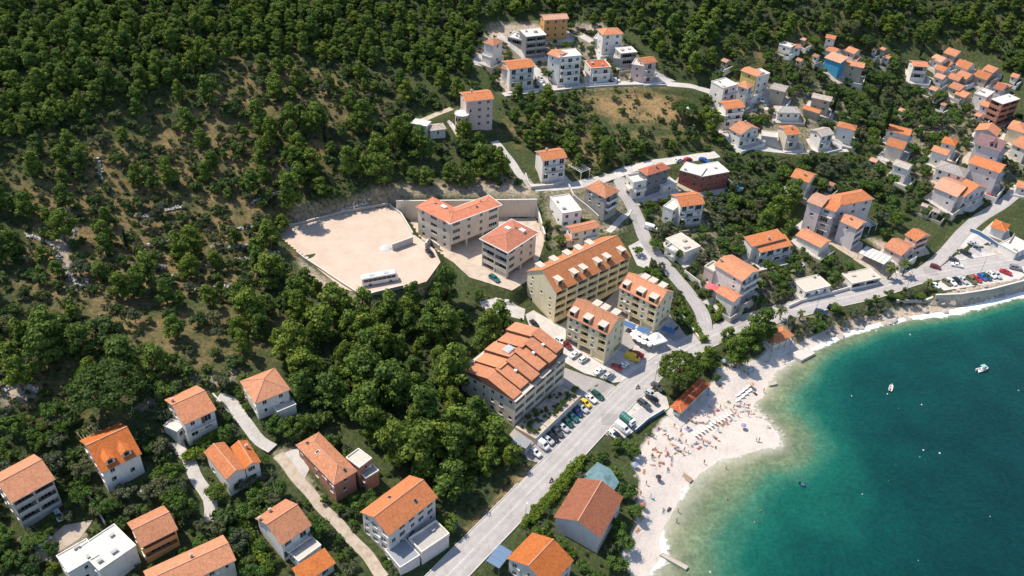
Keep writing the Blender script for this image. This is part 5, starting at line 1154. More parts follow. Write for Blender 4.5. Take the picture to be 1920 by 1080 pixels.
# named trees of the photograph: (kind, crown-base pixel, scale, vertical factor, label)
FEATURE = [
 ('pine',(508,466),1.15,1.0,'lone pine standing at the left corner of the gravel lot'),
 ('pine',(838,570),1.7,0.95,'tall pine overlapping the lower right corner of the gravel lot'),
 ('pine',(940,612),1.25,0.9,'pine at the paved forecourt left of the long yellow block'),
 ('pine',(890,800),1.6,0.75,'round pine at the left end of the stepped hotel'),
 ('pine',(925,835),1.5,0.75,'pine just below the stepped hotel at the end of the parked cars'),
 ('pine',(850,930),1.8,0.75,'yellow green pine at the lower tip of the central wood'),
 ('umbrella',(1266,728),1.62,1.0,'broad umbrella pine shading the left end of the rust roofed bar'),
 ('pine',(1325,692),1.05,0.95,'slim leaning pine right of the broad umbrella pine on the beach'),
 ('pine',(1375,682),1.5,0.8,'nearest pine of the clump between road and beach'),
 ('pine',(1405,655),1.35,0.85,'middle pine of the clump between road and beach'),
 ('pine',(1425,632),1.55,0.85,'tallest pine of the clump beside the orange roofed hut'),
 ('pine',(1362,650),1.0,0.85,'small pine at the road side of the beach clump'),
 ('palm',(1462,600),1.1,1.0,'palm beside the orange roofed hut by the road'),
 ('palm',(1664,524),1.3,1.0,'left palm in front of the canopy on the promenade'),
 ('palm',(1692,518),1.4,1.0,'right palm in front of the canopy on the promenade'),
 ('palm',(1736,545),1.0,1.0,'low palm at the end of the sea wall'),
 ('palm',(1498,600),0.8,1.0,'small palm on the promenade right of the orange hut'),
 ('cypress',(1653,262),1.3,1.15,'tallest black cypress left of the olive grove'),
 ('cypress',(1642,196),1.1,1.0,'cypress behind the tallest one on the slope'),
 ('cypress',(1561,212),0.95,1.0,'cypress beside the grey stone house'),
 ('cypress',(1724,108),1.0,1.0,'cypress above the stacked pink roofs'),
 ('cypress',(609,268),1.0,0.9,'dark cypress alone in the scrub above the lot'),
 ('cypress',(240,470),0.75,0.9,'dark cypress among the terraces on the left'),
 ('umbrella',(1280,228),1.15,1.0,'spreading pine alone at the right of the dry field'),
 ('umbrella',(1622,92),0.95,0.9,'dome shaped dark tree above the blue wall house'),
 ('umbrella',(212,775),2.1,0.9,'broad dark stone pine above the orange dormer house'),
 ('garden',(302,905),1.2,1.0,'round leafy tree right of the orange dormer house'),
 ('garden',(408,938),1.3,0.9,'dark leafy tree by the small cross gable house'),
 ('olive',(240,935),1.3,0.8,'grey green olive below the orange dormer house'),
 ('olive',(462,915),1.2,0.8,'olive in front of the small cross gable house'),
 ('garden',(1437,515),1.2,1.2,'leafy tree in front of the stepped double roof house'),
 ('garden',(1150,900),1.1,0.9,'leafy tree at the upper right corner of the brown roofed house'),
 ('garden',(1172,935),1.25,0.9,'dense tree on the beach side of the brown roofed house'),
 ('garden',(1190,968),1.1,0.8,'bushy tree lower on the beach side of the brown roofed house'),
 ('garden',(1168,1025),1.3,0.85,'leafy tree at the beach edge near the bottom'),
 ('garden',(1155,1068),1.3,0.8,'leafy tree at the bottom edge beside the beach'),
 ('garden',(1185,855),1.2,0.85,'leafy tree on the beach by the dark blue fence wall'),
 ('garden',(1160,842),1.0,0.8,'smaller leafy tree by the beach side car park'),
 ('garden',(1128,862),0.8,0.7,'small bush tree at the road end of the bright hedge'),
 ('garden',(1342,716),0.75,0.9,'dark leafy bush beside the right end of the rust roofed bar'),
 ('olive',(1240,510),0.9,0.9,'small tree on the bank behind the right yellow block'),
 ('garden',(1287,610),0.95,0.8,'bushy tree on the bank beside the cafe terrace'),
 ('garden',(1278,590),0.8,0.8,'second bushy tree on the bank beside the cafe terrace'),
 ('olive',(1262,560),0.8,0.9,'pale tree on the bank above the cafe terrace'),
 ('garden',(1270,485),1.1,0.9,'dark tree beside the flat concrete roofed house'),
 ('garden',(1228,470),1.1,0.9,'dark tree on the lane corner left of the flat concrete roof'),
 ('garden',(1195,478),0.8,0.9,'thin tree at the right end of the long yellow block'),
 ('olive',(1655,585),1.3,0.75,'tamarisk on the rocks below the promenade'),('olive',(1600,598),1.2,0.75,'left tamarisk on the rocks below the promenade'),
 ('olive',(1550,612),1.0,0.8,'dark tree on the rocks right of the orange hut'),('garden',(1722,562),0.8,0.8,'bush on the sea wall beside the low palm'),
 ('pine',(720,348),1.5,0.95,'tall pine on the slope above the gravel lot'),('pine',(790,300),1.6,0.95,'large dark pine below the small blue based house'),('pine',(548,392),1.6,1.05,'tall dark pine above the left end of the gravel lot'),
 ('pine',(800,350),1.0,0.85,'round pine near the bare bank above the retaining wall'),('pine',(655,332),1.4,0.95,'pine in the middle of the slope above the lot'),
 ('pine',(1455,415),1.5,0.85,'dark pine left of the low plain salmon roof'),('pine',(1478,395),1.4,0.9,'dark pine behind the low plain salmon roof'),('pine',(1432,432),1.2,0.85,'dark pine above the stepped double roof house'),('pine',(1485,375),1.2,0.9,'dark pine below the orange house in the trees'),
 ('pine',(1290,110),1.5,0.9,'large pine above the hill road bend'),('pine',(1320,85),1.4,0.9,'large pine higher above the hill road bend'),('pine',(1260,75),1.4,0.9,'large pine right of the hill cluster'),('pine',(1300,140),1.3,0.85,'pine just above the hill road bend'),('pine',(1240,45),1.3,0.9,'pine above and right of the white hill house'),
 ('garden',(1062,95),1.0,0.9,'leafy tree between the houses of the hill street'),('garden',(1028,150),0.9,1.2,'tall leafy tree left of the white tower house'),
]
for kind, (px, py), s, sz, lab in FEATURE:
    p = gnd(px, py); plant(kind, p[0], p[1], s, lab, None, sz); occupied.append((p[0], p[1], s*{'pine': 3.0, 'umbrella': 3.8, 'cypress': 1.2}.get(kind, 1.9)))
# clipped hedges
def hedge(pxs, label, s=1.0, step=0.9, cols=1):
    P = catmull([gnd(*p) for p in pxs], step); T = thing('hedge', label, 'hedge', (P[0][0], P[0][1], hgt(P[0][0], P[0][1])))
    for p in P:
        for c in range(cols):
            c_, t_ = trnd.choice(TREES['hedge']); x, y = p[0]+trnd.uniform(-.3, .3), p[1]+trnd.uniform(-.3, .3)
            o = ob('bush', c_, T, (x-T.location.x, y-T.location.y, hgt(x, y)-T.location.z), trnd.uniform(0, 6)); o.scale = [s*trnd.uniform(.85, 1.2)]*3
    return T
hedge([(985,985),(1010,955),(1040,920),(1070,885),(1092,862)], 'bright green clipped hedge between coast road and brown roofed house', 1.35, 0.8)
hedge([(1000,978),(1030,945),(1060,908),(1085,880)], 'second row of the green hedge on the house side', 1.3, 0.9)
hedge([(352,862),(384,850)], 'small clipped hedge beside the lane near the cross gable house', 1.6, 0.7)
hedge([(372,838),(400,822),(425,806)], 'dark hedge in front of the white house with the balcony', 1.2, 0.8)
hedge([(455,985),(470,1015),(490,1045),(505,1075)], 'tall green hedge left of the tall lilac house', 1.7, 0.9)
hedge([(100,1070),(160,1030),(215,998)], 'hedge behind the white flat terrace roof', 1.2, 0.9)
hedge([(1340,600),(1352,585),(1345,568)], 'hedge below the small annex house at the lane bend', 1.4, 0.9)

hedge([(1000,800),(1022,776)], 'low planting in the first bay of the hotel terrace', 1.0, 0.9)
hedge([(1020,782),(1050,756)], 'low planting in the middle bay of the hotel terrace', 1.1, 1.0)
hedge([(1046,760),(1078,732)], 'low planting in the last bay of the hotel terrace', 1.0, 1.0)
hedge([(1268,560),(1280,585),(1300,615),(1318,640)], 'row of bushes on the bank beside the lane bend', 1.5, 1.1)
# zones of growth in the photograph: polygon, spacing (m), mix, scale range, name of the place
ZONES = [
 ([(1186,470),(1216,462),(1300,560),(1325,625),(1300,640),(1268,590),(1225,520)], 2.9, [('garden',.6),('olive',.25),('maquis',.15)], (0.55,0.95), 'gardens'),
 ([(838,545),(900,548),(985,572),(985,582),(900,580),(850,575)], 4.6, [('pine',.5),('garden',.3),('maquis',.2)], (0.6,1.0), 'gardens'),
 ([(1100,860),(1140,835),(1200,820),(1250,785),(1262,700),(1300,650),(1345,640),(1350,690),(1300,735),(1235,790),(1190,850),(1120,870)], 3.8, [('garden',.7),('maquis',.3)], (0.5,0.8), 'gardens'),
 ([(-260,-60),(905,-60),(905,50),(875,140),(830,165),(760,125),(690,118),(560,100),(440,105),(380,130),(310,150),(235,190),(190,228),(90,245),(-260,290)], 3.6, [('pine',.74),('maquis',.2),('olive',.06)], (0.52,0.95), 'forest'),
 ([(440,105),(690,118),(830,165),(880,140),(905,170),(860,175),(845,200),(765,235),(690,215),(600,200),(520,215),(430,190)], 4.6, [('maquis',.68),('pine',.2),('olive',.12)], (0.75,1.15), 'scrub'),
 ([(430,190),(520,215),(690,215),(765,235),(800,262),(920,265),(960,300),(990,340),(700,352),(620,380),(545,405),(480,390),(440,300)], 4.8, [('pine',.46),('maquis',.46),('olive',.08)], (0.75,1.35), 'slope'),
 ([(235,190),(310,150),(440,105),(430,190),(440,300),(480,390),(530,420),(520,470),(400,520),(250,470),(160,380),(150,250)], 5.6, [('maquis',.72),('pine',.21),('olive',.07)], (0.75,1.1), 'terraces'),
 ([(-260,290),(90,245),(190,228),(150,250),(160,380),(250,470),(200,540),(150,600),(-260,600)], 5.7, [('maquis',.64),('pine',.30),('olive',.06)], (0.75,1.1), 'terraces'),
 ([(150,600),(200,540),(250,470),(400,520),(520,470),(560,500),(640,560),(560,640),(440,690),(250,720),(120,770),(-260,800),(-260,600)], 6.2, [('pine',.46),('maquis',.46),('olive',.08)], (0.85,1.45), 'scrub wood'),
 ([(560,640),(640,560),(700,585),(790,560),(850,560),(930,590),(980,595),(870,690),(860,730),(890,800),(960,815),(985,870),(960,910),(880,975),(830,915),(760,880),(715,900),(640,830),(560,790),(540,720)], 6.0, [('pine',.78),('maquis',.16),('garden',.06)], (0.85,1.7), 'pine wood'),
 ([(905,-60),(2200,-60),(2200,150),(1900,140),(1870,110),(1830,85),(1700,75),(1680,95),(1640,60),(1500,50),(1430,95),(1350,125),(1285,150),(1230,100),(1180,50),(1100,38),(1010,18),(915,30)], 4.1, [('pine',.46),('maquis',.44),('olive',.10)], (0.65,1.05), 'forest'),
 ([(935,185),(1085,170),(1110,215),(1150,228),(1240,238),(1285,205),(1345,215),(1345,290),(1180,312),(1080,340),(1000,280),(940,250)], 4.6, [('maquis',.72),('pine',.28)], (0.75,1.15), 'bushes'),
 ([(1085,170),(1250,163),(1285,205),(1240,238),(1150,228),(1110,215)], 8.0, [('maquis',1)], (0.5,0.9), 'dry field'),
 ([(1285,150),(1430,95),(1500,50),(1640,60),(1700,110),(1760,150),(1840,190),(1830,230),(1640,270),(1500,225),(1400,235),(1330,200)], 5.0, [('olive',.3),('garden',.45),('maquis',.25)], (0.85,1.4), 'between houses'),
 ([(1345,240),(1640,270),(1830,230),(2200,150),(2200,330),(1880,380),(1780,430),(1720,400),(1660,440),(1640,380),(1500,360),(1480,440),(1380,450),(1330,330)], 5.0, [('olive',.35),('garden',.4),('maquis',.25)], (0.85,1.4), 'groves'),
 ([(1180,380),(1340,330),(1480,440),(1480,560),(1440,590),(1360,610),(1300,560),(1230,490)], 4.2, [('olive',.3),('garden',.5),('maquis',.2)], (0.7,1.15), 'gardens'),
 ([(1480,440),(1500,450),(1600,500),(1580,530),(1500,560),(1440,590)], 4.0, [('olive',.3),('garden',.6),('maquis',.1)], (0.7,1.15), 'gardens'),
 ([(1440,590),(1500,572),(1640,548),(1740,545),(1740,562),(1640,590),(1540,622),(1470,640)], 3.1, [('olive',.45),('garden',.35),('maquis',.2)], (0.65,1.15), 'shore'),
 ([(-260,800),(120,770),(260,790),(300,720),(440,690),(560,790),(640,830),(720,910),(830,930),(850,1000),(760,1090),(-260,1120)], 3.5, [('garden',.5),('olive',.28),('maquis',.22)], (0.8,1.35), 'gardens'),
 ([(1020,420),(1060,400),(1110,410),(1140,440),(1020,470)], 4.0, [('garden',.7),('maquis',.3)], (0.6,0.95), 'gardens'),
 ([(985,1000),(1090,880),(1160,900),(1200,1000),(1170,1090),(1000,1090)], 4.0, [('garden',.7),('olive',.3)], (0.6,1.0), 'gardens'),
 ([(870,60),(1130,45),(1280,150),(1000,178),(930,175)], 5.5, [('garden',.6),('maquis',.4)], (0.5,0.85), 'gardens'),
]
cands = []
rnd = random.Random(23)
for zi, (poly, sp, mix, (s0, s1), place) in enumerate(ZONES):
    C = [atz(x, y, 20+max(0, (400-y))*0.1) for x, y in poly]
    x0, x1 = min(c[0] for c in C)-30, max(c[0] for c in C)+30; y0, y1 = min(c[1] for c in C)-60, max(c[1] for c in C)+60
    gx = np.arange(x0, x1, sp); gy = np.arange(y0, y1, sp); A, B = np.meshgrid(gx, gy, indexing='ij')
    jr = np.random.default_rng(zi+40); A = A+jr.uniform(-.46, .46, A.shape)*sp; B = B+jr.uniform(-.46, .46, B.shape)*sp; A = A.ravel(); B = B.ravel()
    Z = hgt_arr(A, B); u, v = project(np.stack([A, B, Z+2.0], 1)); ok = in_poly(u, v, poly) & (u > -280) & (u < 2250) & (v > -70) & (v < 1150)
    A, B, Z, u, v = A[ok], B[ok], Z[ok], u[ok], v[ok]; n0 = len(A)
    cum = np.cumsum([p for _, p in mix]); ks = [mix[min(int(np.searchsorted(cum, q)), len(mix)-1)][0] for q in jr.random(n0)]
    S_ = jr.uniform(s0, s1, n0)*np.array([jr.uniform(0.8, 1.75) if k == 'maquis' else jr.choice([0.72, 1.0, 1.0, 1.12]) for k in ks]) if n0 else np.zeros(0)
    rad = S_*np.array([{'pine': 2.6, 'maquis': 1.2}.get(k, 1.8) for k in ks]) if n0 else S_
    garden = any(w in place for w in ('gardens', 'groves', 'between'))
    bl = blocked_arr(A, B, np.minimum(rad*0.75, 1.7))
    for a, b, c in occupied: bl |= (A-a)**2+(B-b)**2 < (rad*0.6+c)**2
    if garden:
        dl = np.hypot(A, B); fr = blocked_arr(A+A/dl*4.5, B+B/dl*4.5, 0.2); S_ = np.where(fr, np.minimum(S_, 0.72), S_)
    for k, x, y, s, uu, vv, q in zip(ks, A, B, S_, u, v, bl):
        if not q: cands.append((k, x, y, s, place, (vv+300)*s, uu, vv))
by_kind = {}
for c in cands: by_kind.setdefault(c[0], []).append(c)
MARKS = [(712,520,'parked white coach'),(600,440,'middle of the gravel lot'),(508,420,'lone pine at the lot corner'),(860,410,'larger unfinished block'),(960,455,'smaller unfinished block'),(1085,505,'long yellow block'),(1125,620,'front yellow block'),(960,690,'stepped hotel'),(740,950,'walled terrace house'),(615,860,'long brick house'),(530,980,'tall lilac house'),(435,860,'small cross gable house'),(497,725,'pyramid roofed house'),(355,765,'white house with balcony'),(207,840,'orange dormer house'),(55,900,'leftmost house'),(180,1030,'white flat terrace roof'),(210,720,'broad dark stone pine'),(890,205,'pink villa'),(820,242,'small blue based house'),(925,90,'forest corner house'),(1040,40,'bright orange hill house'),(1145,70,'topmost white hill house'),(1212,115,'pink unfinished house'),(1030,300,'white three storey house'),(1220,330,'dark grey modern house'),(1130,365,'grey pyramid roofed house'),(1320,325,'brick red house'),(1285,380,'vegetable garden house'),(1280,458,'flat concrete roofed house'),(1385,510,'house by the pink awning'),(1440,458,'stepped double roof house'),(1575,400,'white hotel'),(1513,325,'orange house in the trees'),(1700,455,'pair of orange houses'),(1620,520,'low promenade building'),(1530,530,'promenade garage'),(1415,140,'lemon yellow house'),(1400,160,'orange hip roofed hill house'),(1470,165,'stone house with grey roof'),(1540,185,'grey stone house'),(1375,195,'house with striped balconies'),(1478,207,'low grey hipped house'),(1395,240,'house at the field corner'),(1535,248,'dull grey roofed house'),(1592,238,'low orange hip roofed house'),(1590,115,'blue wall house'),(1725,125,'stacked pink roofs'),(1653,230,'tallest black cypress'),(1690,245,'long orange roofed house'),(1685,272,'beige house with orange roof'),(1695,308,'pale grey gabled house'),(1770,280,'twin roofed orange house'),(1785,318,'pale grey hipped house'),(1855,272,'mauve roofed house'),(1890,205,'brick frame building'),(1800,355,'many roofed lilac house'),(1800,140,'upper right cluster'),(1210,225,'middle of the dry field'),(1280,205,'spreading pine by the field'),(1100,945,'brown roofed house'),(1010,1040,'bottom edge orange house'),(609,240,'cypress in the scrub'),(240,440,'cypress among the terraces'),(280,500,'straight terrace wall'),(405,540,'curved dry stone wall'),(130,500,'pale rubble track'),(30,735,'grey rubble heap'),(220,160,'upper left forest clearing'),(480,140,'bare patch in the upper scrub'),(100,60,'upper left corner'),(400,50,'top of the left forest'),(700,40,'top of the middle forest'),(1300,60,'forest above the hill road'),(1500,85,'long white flat building'),(1850,30,'upper right corner'),(1680,40,'forest above the right cluster'),(720,330,'tall pine above the lot'),(790,280,'large dark slope pine'),(300,300,'dry path in the left scrub'),(80,620,'left edge scrub'),(330,620,'lower scrub wood'),(520,600,'scrub below the lot corner'),(700,700,'central pine wood heart'),(800,800,'lower central pine wood'),(850,600,'forecourt wood edge')]
def where(u, v):
    d, mx, my, nm = min((math.hypot(u-a, (v-b)*1.4), a, b, n_) for a, b, n_ in MARKS)
    dx, dy = u-mx, (v-my)*1.4; hz = 'left' if dx < 0 else 'right'; vt = 'above' if dy < 0 else 'below'
    if d < 14: return 'right at the %s' % nm, nm
    if abs(dx) > 2.4*abs(dy): rel = '%s of' % hz
    elif abs(dy) > 2.4*abs(dx): rel = vt
    else: rel = '%s %s of' % ('upper' if vt == 'above' else 'lower', hz)
    near_ = 'close' if d < 36 else ('a little' if d < 75 else 'well'); return '%s %s the %s' % (near_, rel, nm), nm
KN = {'pine': 'pine', 'maquis': 'dark shrub', 'olive': 'olive tree', 'garden': 'leafy tree'}
stuff = []
for kd, L in by_kind.items():
    L.sort(key=lambda c: -c[5]); inside = [c for c in L if 0 < c[6] < 1920 and 0 < c[7] < 1080]; head = inside[:285]; hs = set(id(c) for c in head)
    sz = sorted(c[3] for c in head); names = {}
    for c in head:
        q = sz.index(c[3])/len(sz); sw = 'small' if q < .25 else 'low' if q < .5 else 'full grown' if q < .78 else 'large'; wh, nm = where(c[6], c[7]); lab = '%s %s %s' % (sw, KN[kd], wh); names.setdefault(lab, []).append((c, nm))
    for lab, LL in names.items():
        LL.sort(key=lambda t: t[0][6]); nn = len(LL)
        for i, (c, nm) in enumerate(LL):
            pre = '' if nn == 1 else ('left-hand ' if i == 0 else 'right-hand ') if nn == 2 else ('leftmost ', 'middle ', 'rightmost ')[i] if nn == 3 else ('leftmost ' if i == 0 else 'rightmost ' if i == nn-1 else '')
            l2 = pre+lab
            plant(kd, c[1], c[2], c[3], l2, '%ss around the %s' % (KN[kd], nm), rnd.uniform(0.85, 1.1))
    stuff += [c for c in L if id(c) not in hs]
# the rest of the wood reads as one mass: one object, instanced on points
def scatter(name, label, pts):
    col = bpy.data.collections.new('growth_sources'); order = []
    for kd in ('pine', 'maquis', 'olive', 'garden'):
        for q, (c, t) in enumerate(TREES[kd][:4]):
            o = bpy.data.objects.new('src_%02d' % len(order), c); col.objects.link(o); order.append((kd, q))
    me = bpy.data.meshes.new(name); me.from_pydata([(c[1], c[2], hgt(c[1], c[2])) for c in pts], [], [])
    ii = [order.index((c[0], rnd.randrange(4))) for c in pts]
    a = me.attributes.new('pick', 'INT', 'POINT'); a.data.foreach_set('value', ii)
    a = me.attributes.new('size', 'FLOAT_VECTOR', 'POINT'); a.data.foreach_set('vector', [v for c in pts for v in (c[3]*rnd.uniform(.8, 1.2), c[3]*rnd.uniform(.8, 1.2), c[3]*rnd.uniform(.7, 1.0))])
    a = me.attributes.new('turn', 'FLOAT', 'POINT'); a.data.foreach_set('value', [rnd.uniform(0, 6.28) for c in pts])
    o = ob(name, me); o['kind'] = 'stuff'; o['label'] = label; o['category'] = 'woodland'
    ng = bpy.data.node_groups.new('scatter_growth', 'GeometryNodeTree'); ng.interface.new_socket('Geometry', in_out='INPUT', socket_type='NodeSocketGeometry'); ng.interface.new_socket('Geometry', in_out='OUTPUT', socket_type='NodeSocketGeometry')
    gi = ng.nodes.new('NodeGroupInput'); go = ng.nodes.new('NodeGroupOutput'); ip = ng.nodes.new('GeometryNodeInstanceOnPoints'); ci = ng.nodes.new('GeometryNodeCollectionInfo')
    ci.inputs['Collection'].default_value = col; ci.inputs['Separate Children'].default_value = True; ci.inputs['Reset Children'].default_value = True
    def attr(nm, ty):
        x = ng.nodes.new('GeometryNodeInputNamedAttribute'); x.data_type = ty; x.inputs[0].default_value = nm; return x.outputs[0]
    ip.inputs['Pick Instance'].default_value = True
    cx = ng.nodes.new('ShaderNodeCombineXYZ'); L = ng.links
    L.new(gi.outputs[0], ip.inputs['Points']); L.new(ci.outputs[0], ip.inputs['Instance']); L.new(attr('pick', 'INT'), ip.inputs['Instance Index'])
    L.new(attr('turn', 'FLOAT'), cx.inputs[2]); L.new(cx.outputs[0], ip.inputs['Rotation']); L.new(attr('size', 'FLOAT_VECTOR'), ip.inputs['Scale']); L.new(ip.outputs[0], go.inputs[0])
    md = o.modifiers.new('scatter', 'NODES'); md.node_group = ng
    return o
cover = []
for zi, (poly, sp, mix, (s0, s1), place) in enumerate(ZONES):
    C = [atz(x, y, 20+max(0, (400-y))*0.1) for x, y in poly]
    gx = np.arange(min(c[0] for c in C)-30, max(c[0] for c in C)+30, 2.3); gy = np.arange(min(c[1] for c in C)-60, max(c[1] for c in C)+60, 2.3); A, B = np.meshgrid(gx, gy, indexing='ij')
    jr = np.random.default_rng(zi+140); A = (A+jr.uniform(-1.1, 1.1, A.shape)).ravel(); B = (B+jr.uniform(-1.1, 1.1, B.shape)).ravel()
    u, v = project(np.stack([A, B, hgt_arr(A, B)+.5], 1)); dens = lattice_noise(A, B, 9, 5)+0.5*lattice_noise(A, B, 3.5, 6)
    ok = in_poly(u, v, poly) & (u > -240) & (u < 2200) & (v > -40) & (v < 1120) & (dens > {'dry field': 0.55, 'terraces': -0.75, 'pine wood': -0.5, 'forest': -0.9, 'scrub': -0.6, 'between houses': 0.1, 'groves': 0.1, 'gardens': -0.45}.get(place, -0.2))
    A, B = A[ok], B[ok]; nb_ = ~blocked_arr(A, B, 0.7)
    for x, y in zip(A[nb_], B[nb_]):
        cover.append((rnd.choice(['maquis', 'maquis', 'garden', 'olive'] if place in ('gardens', 'groves', 'between houses') else ['maquis', 'maquis', 'olive']), x, y, rnd.uniform(0.2, 0.62)*(1.0 if place != 'dry field' else .6)))
print('individual trees', sum(min(285, len(L)) for L in by_kind.values()), 'stuff', len(stuff))
scatter('woodland', 'dense mass of small pines and scrub over the far hillside', stuff)
scatter('low_scrub', 'low scrub and weeds covering the ground between the trees', cover); print('cover', len(cover))
# ------------------------------------------------------------------ vehicles
def paint(name, col, rough=0.25):
    if name in MATS: return MATS[name]
    m, n, b = newmat(name); b.inputs['Base Color'].default_value = (*col, 1); b.inputs['Roughness'].default_value = rough; b.inputs['Specular IOR Level'].default_value = 0.5
    b.inputs['Coat Weight'].default_value = 0.5; b.inputs['Coat Roughness'].default_value = 0.08; return m
PAINT = {'white': (0.78,0.78,0.76), 'silver': (0.45,0.46,0.47), 'black': (0.012,0.013,0.016), 'dark grey': (0.06,0.065,0.07), 'red': (0.42,0.02,0.02), 'dark red': (0.16,0.015,0.02), 'blue': (0.03,0.10,0.35), 'dark blue': (0.012,0.03,0.12), 'dark green': (0.012,0.075,0.05), 'teal': (0.01,0.12,0.13), 'yellow': (0.75,0.48,0.02), 'olive': (0.12,0.12,0.05), 'grey': (0.22,0.23,0.24)}
PM = {k: paint('car_paint_'+k.replace(' ', '_'), c) for k, c in PAINT.items()}
LAMP = plain('headlamp_lens', (0.7,0.72,0.74), 0.15, 0, 0.02); TAIL = plain('tail_lens', (0.4,0.01,0.01), 0.3, 0, 0.02); RIM = plain('wheel_rim', (0.45,0.45,0.46), 0.35, 0.6)
CARS = {'hatchback': [(-1.95,.70,.78,.80,.6),(-1.85,.80,.96,1.00,.68),(-1.45,.84,.98,1.42,.58),(-0.6,.85,.97,1.50,.60),(0.25,.85,.95,1.46,.60),(1.0,.85,.92,.97,.70),(1.65,.82,.80,.85,.68),(1.95,.70,.62,.66,.58)],
        'saloon': [(-2.25,.70,.78,.80,.6),(-2.1,.82,.96,.99,.7),(-1.45,.86,.98,1.03,.72),(-0.85,.87,.98,1.40,.58),(0.2,.87,.96,1.44,.60),(0.95,.87,.93,.98,.72),(1.75,.84,.82,.87,.7),(2.15,.72,.64,.68,.6)],
        'estate': [(-2.3,.74,.80,.82,.64),(-2.2,.84,.98,1.02,.72),(-1.95,.86,1.0,1.42,.62),(-0.7,.87,.99,1.50,.63),(0.3,.87,.97,1.46,.63),(1.0,.87,.94,.99,.74),(1.8,.84,.82,.87,.7),(2.2,.72,.64,.68,.6)],
        'suv': [(-2.2,.82,.95,.98,.72),(-2.1,.90,1.15,1.20,.78),(-1.85,.93,1.18,1.72,.70),(-0.6,.94,1.17,1.80,.70),(0.4,.94,1.15,1.74,.70),(1.05,.94,1.10,1.16,.8),(1.9,.90,1.0,1.05,.78),(2.25,.80,.80,.84,.7)],
        'van': [(-2.45,.90,1.1,1.9,.80),(-2.35,.95,1.15,2.05,.82),(-1.0,.96,1.15,2.10,.84),(0.6,.96,1.15,2.08,.84),(1.2,.96,1.12,1.90,.78),(1.85,.95,1.08,1.14,.82),(2.3,.90,.95,1.0,.78),(2.5,.78,.70,.75,.66)]}
_cm = {}
def car_meshes(ty):
    if ty in _cm: return _cm[ty]
    S = CARS[ty]; mb = MB(); rings = []
    for x, hw, zb, zt, hr in S:
        i = len(mb.v); mb.v += [(x, -hw*.88, .22), (x, -hw, .42), (x, -hw, zb), (x, -hr, zt), (x, hr, zt), (x, hw, zb), (x, hw, .42), (x, hw*.88, .22)]; rings.append(i)
    for a, b in zip(rings[:-1], rings[1:]):
        for q in range(8): mb.f.append((a+q, b+q, b+(q+1) % 8, a+(q+1) % 8)[::-1]); mb.m.append(0); mb.uv.append(None)
    mb.f.append(tuple(rings[0]+q for q in range(8))); mb.f.append(tuple(rings[-1]+q for q in reversed(range(8)))); mb.m += [0, 0]; mb.uv += [None, None]
    body = mb.mesh('body', PM['white'])
    def quad(pts, k=0.84, off=0.02):
        P = [Vector(p) for p in pts]; c = sum(P, Vector())/len(P); n_ = (P[1]-P[0]).cross(P[2]-P[0]).normalized()
        if n_.dot(c-Vector((c.x*.6, 0, .8))) < 0: n_ = -n_
        o = MB(); top = [c+(p-c)*k+n_*off for p in P]; o.face(top); bt = [p-n_*0.03 for p in top]
        for q in range(len(top)): o.face([top[q], top[(q+1) % len(top)], bt[(q+1) % len(top)], bt[q]])
        return o
    pt = lambda i, s, w: (S[i][0], s*(S[i][1] if w == 'b' else S[i][4]), S[i][2] if w == 'b' else S[i][3])
    topi = [i for i in range(len(S)) if S[i][3]-S[i][2] > 0.3]; f = topi[-1]; r = topi[0]
    parts = []
    parts.append(('windscreen', quad([pt(f, -1, 't'), pt(f, 1, 't'), pt(f+1, 1, 't'), pt(f+1, -1, 't')]).mesh('windscreen', GLASS)))
    if r > 0: parts.append(('rear_window', quad([pt(r, -1, 't'), pt(r, 1, 't'), pt(r-1, 1, 't'), pt(r-1, -1, 't')], 0.8).mesh('rear_window', GLASS)))
    for s_ in (-1, 1):
        for i in range(r, f):
            if ty == 'van' and i < f-1: continue
            parts.append(('side_window', quad([pt(i, s_, 'b'), pt(i+1, s_, 'b'), pt(i+1, s_, 't'), pt(i, s_, 't')], 0.82, 0.015).mesh('side_window', GLASS)))
    xf, xr = S[-1][0], S[0][0]
    for s_ in (-1, 1):
        o = MB(); o.box(xf-.22, xf-.02, s_*.56-.13, s_*.56+.13, .58, .72); parts.append(('headlight', o.mesh('headlight', LAMP)))
        o = MB(); o.box(xr-.03, xr+.12, s_*.58-.12, s_*.58+.12, .66, .84); parts.append(('tail_light', o.mesh('tail_light', TAIL)))
    wheels = []
    wy = S[3][1]-0.10
    for x in (xr+.72, xf-.78):
        for s_ in (-1, 1):
            o = MB(); o.tube([(x, s_*wy-.1, .31), (x, s_*wy+.1, .31)], .31, 12); w1 = o.mesh('wheel', DARK)
            o = MB(); o.tube([(x, s_*(wy+.1)-.005, .31), (x, s_*(wy+.1)+.02, .31)], .18, 8); wheels.append((w1, o.mesh('rim', RIM)))
    _cm[ty] = (body, parts, wheels); return _cm[ty]
def car(ty, col, px, py, dpx, dpy, label, group, z=None, s=1.0):
    p = gnd(px, py) if z is None else atz(px, py, z)
    q = atz(px+dpx, py+dpy, p[2]); a = math.atan2(q[1]-p[1], q[0]-p[0]); b, parts, wheels = car_meshes(ty)
    T = thing({'van': 'parked_van'}.get(ty, 'parked_car'), label, 'van' if ty == 'van' else 'car', (p[0], p[1], p[2]+0.12), a, group); T.scale = (s, s, s)
    o = ob('body', b, T); o.material_slots[0].link = 'OBJECT'; o.material_slots[0].material = PM[col]
    for n_, m in parts: ob(n_, m, T)
    for w1, r1 in wheels: k = ob('wheel', w1, T); ob('rim', r1, k)
    return T
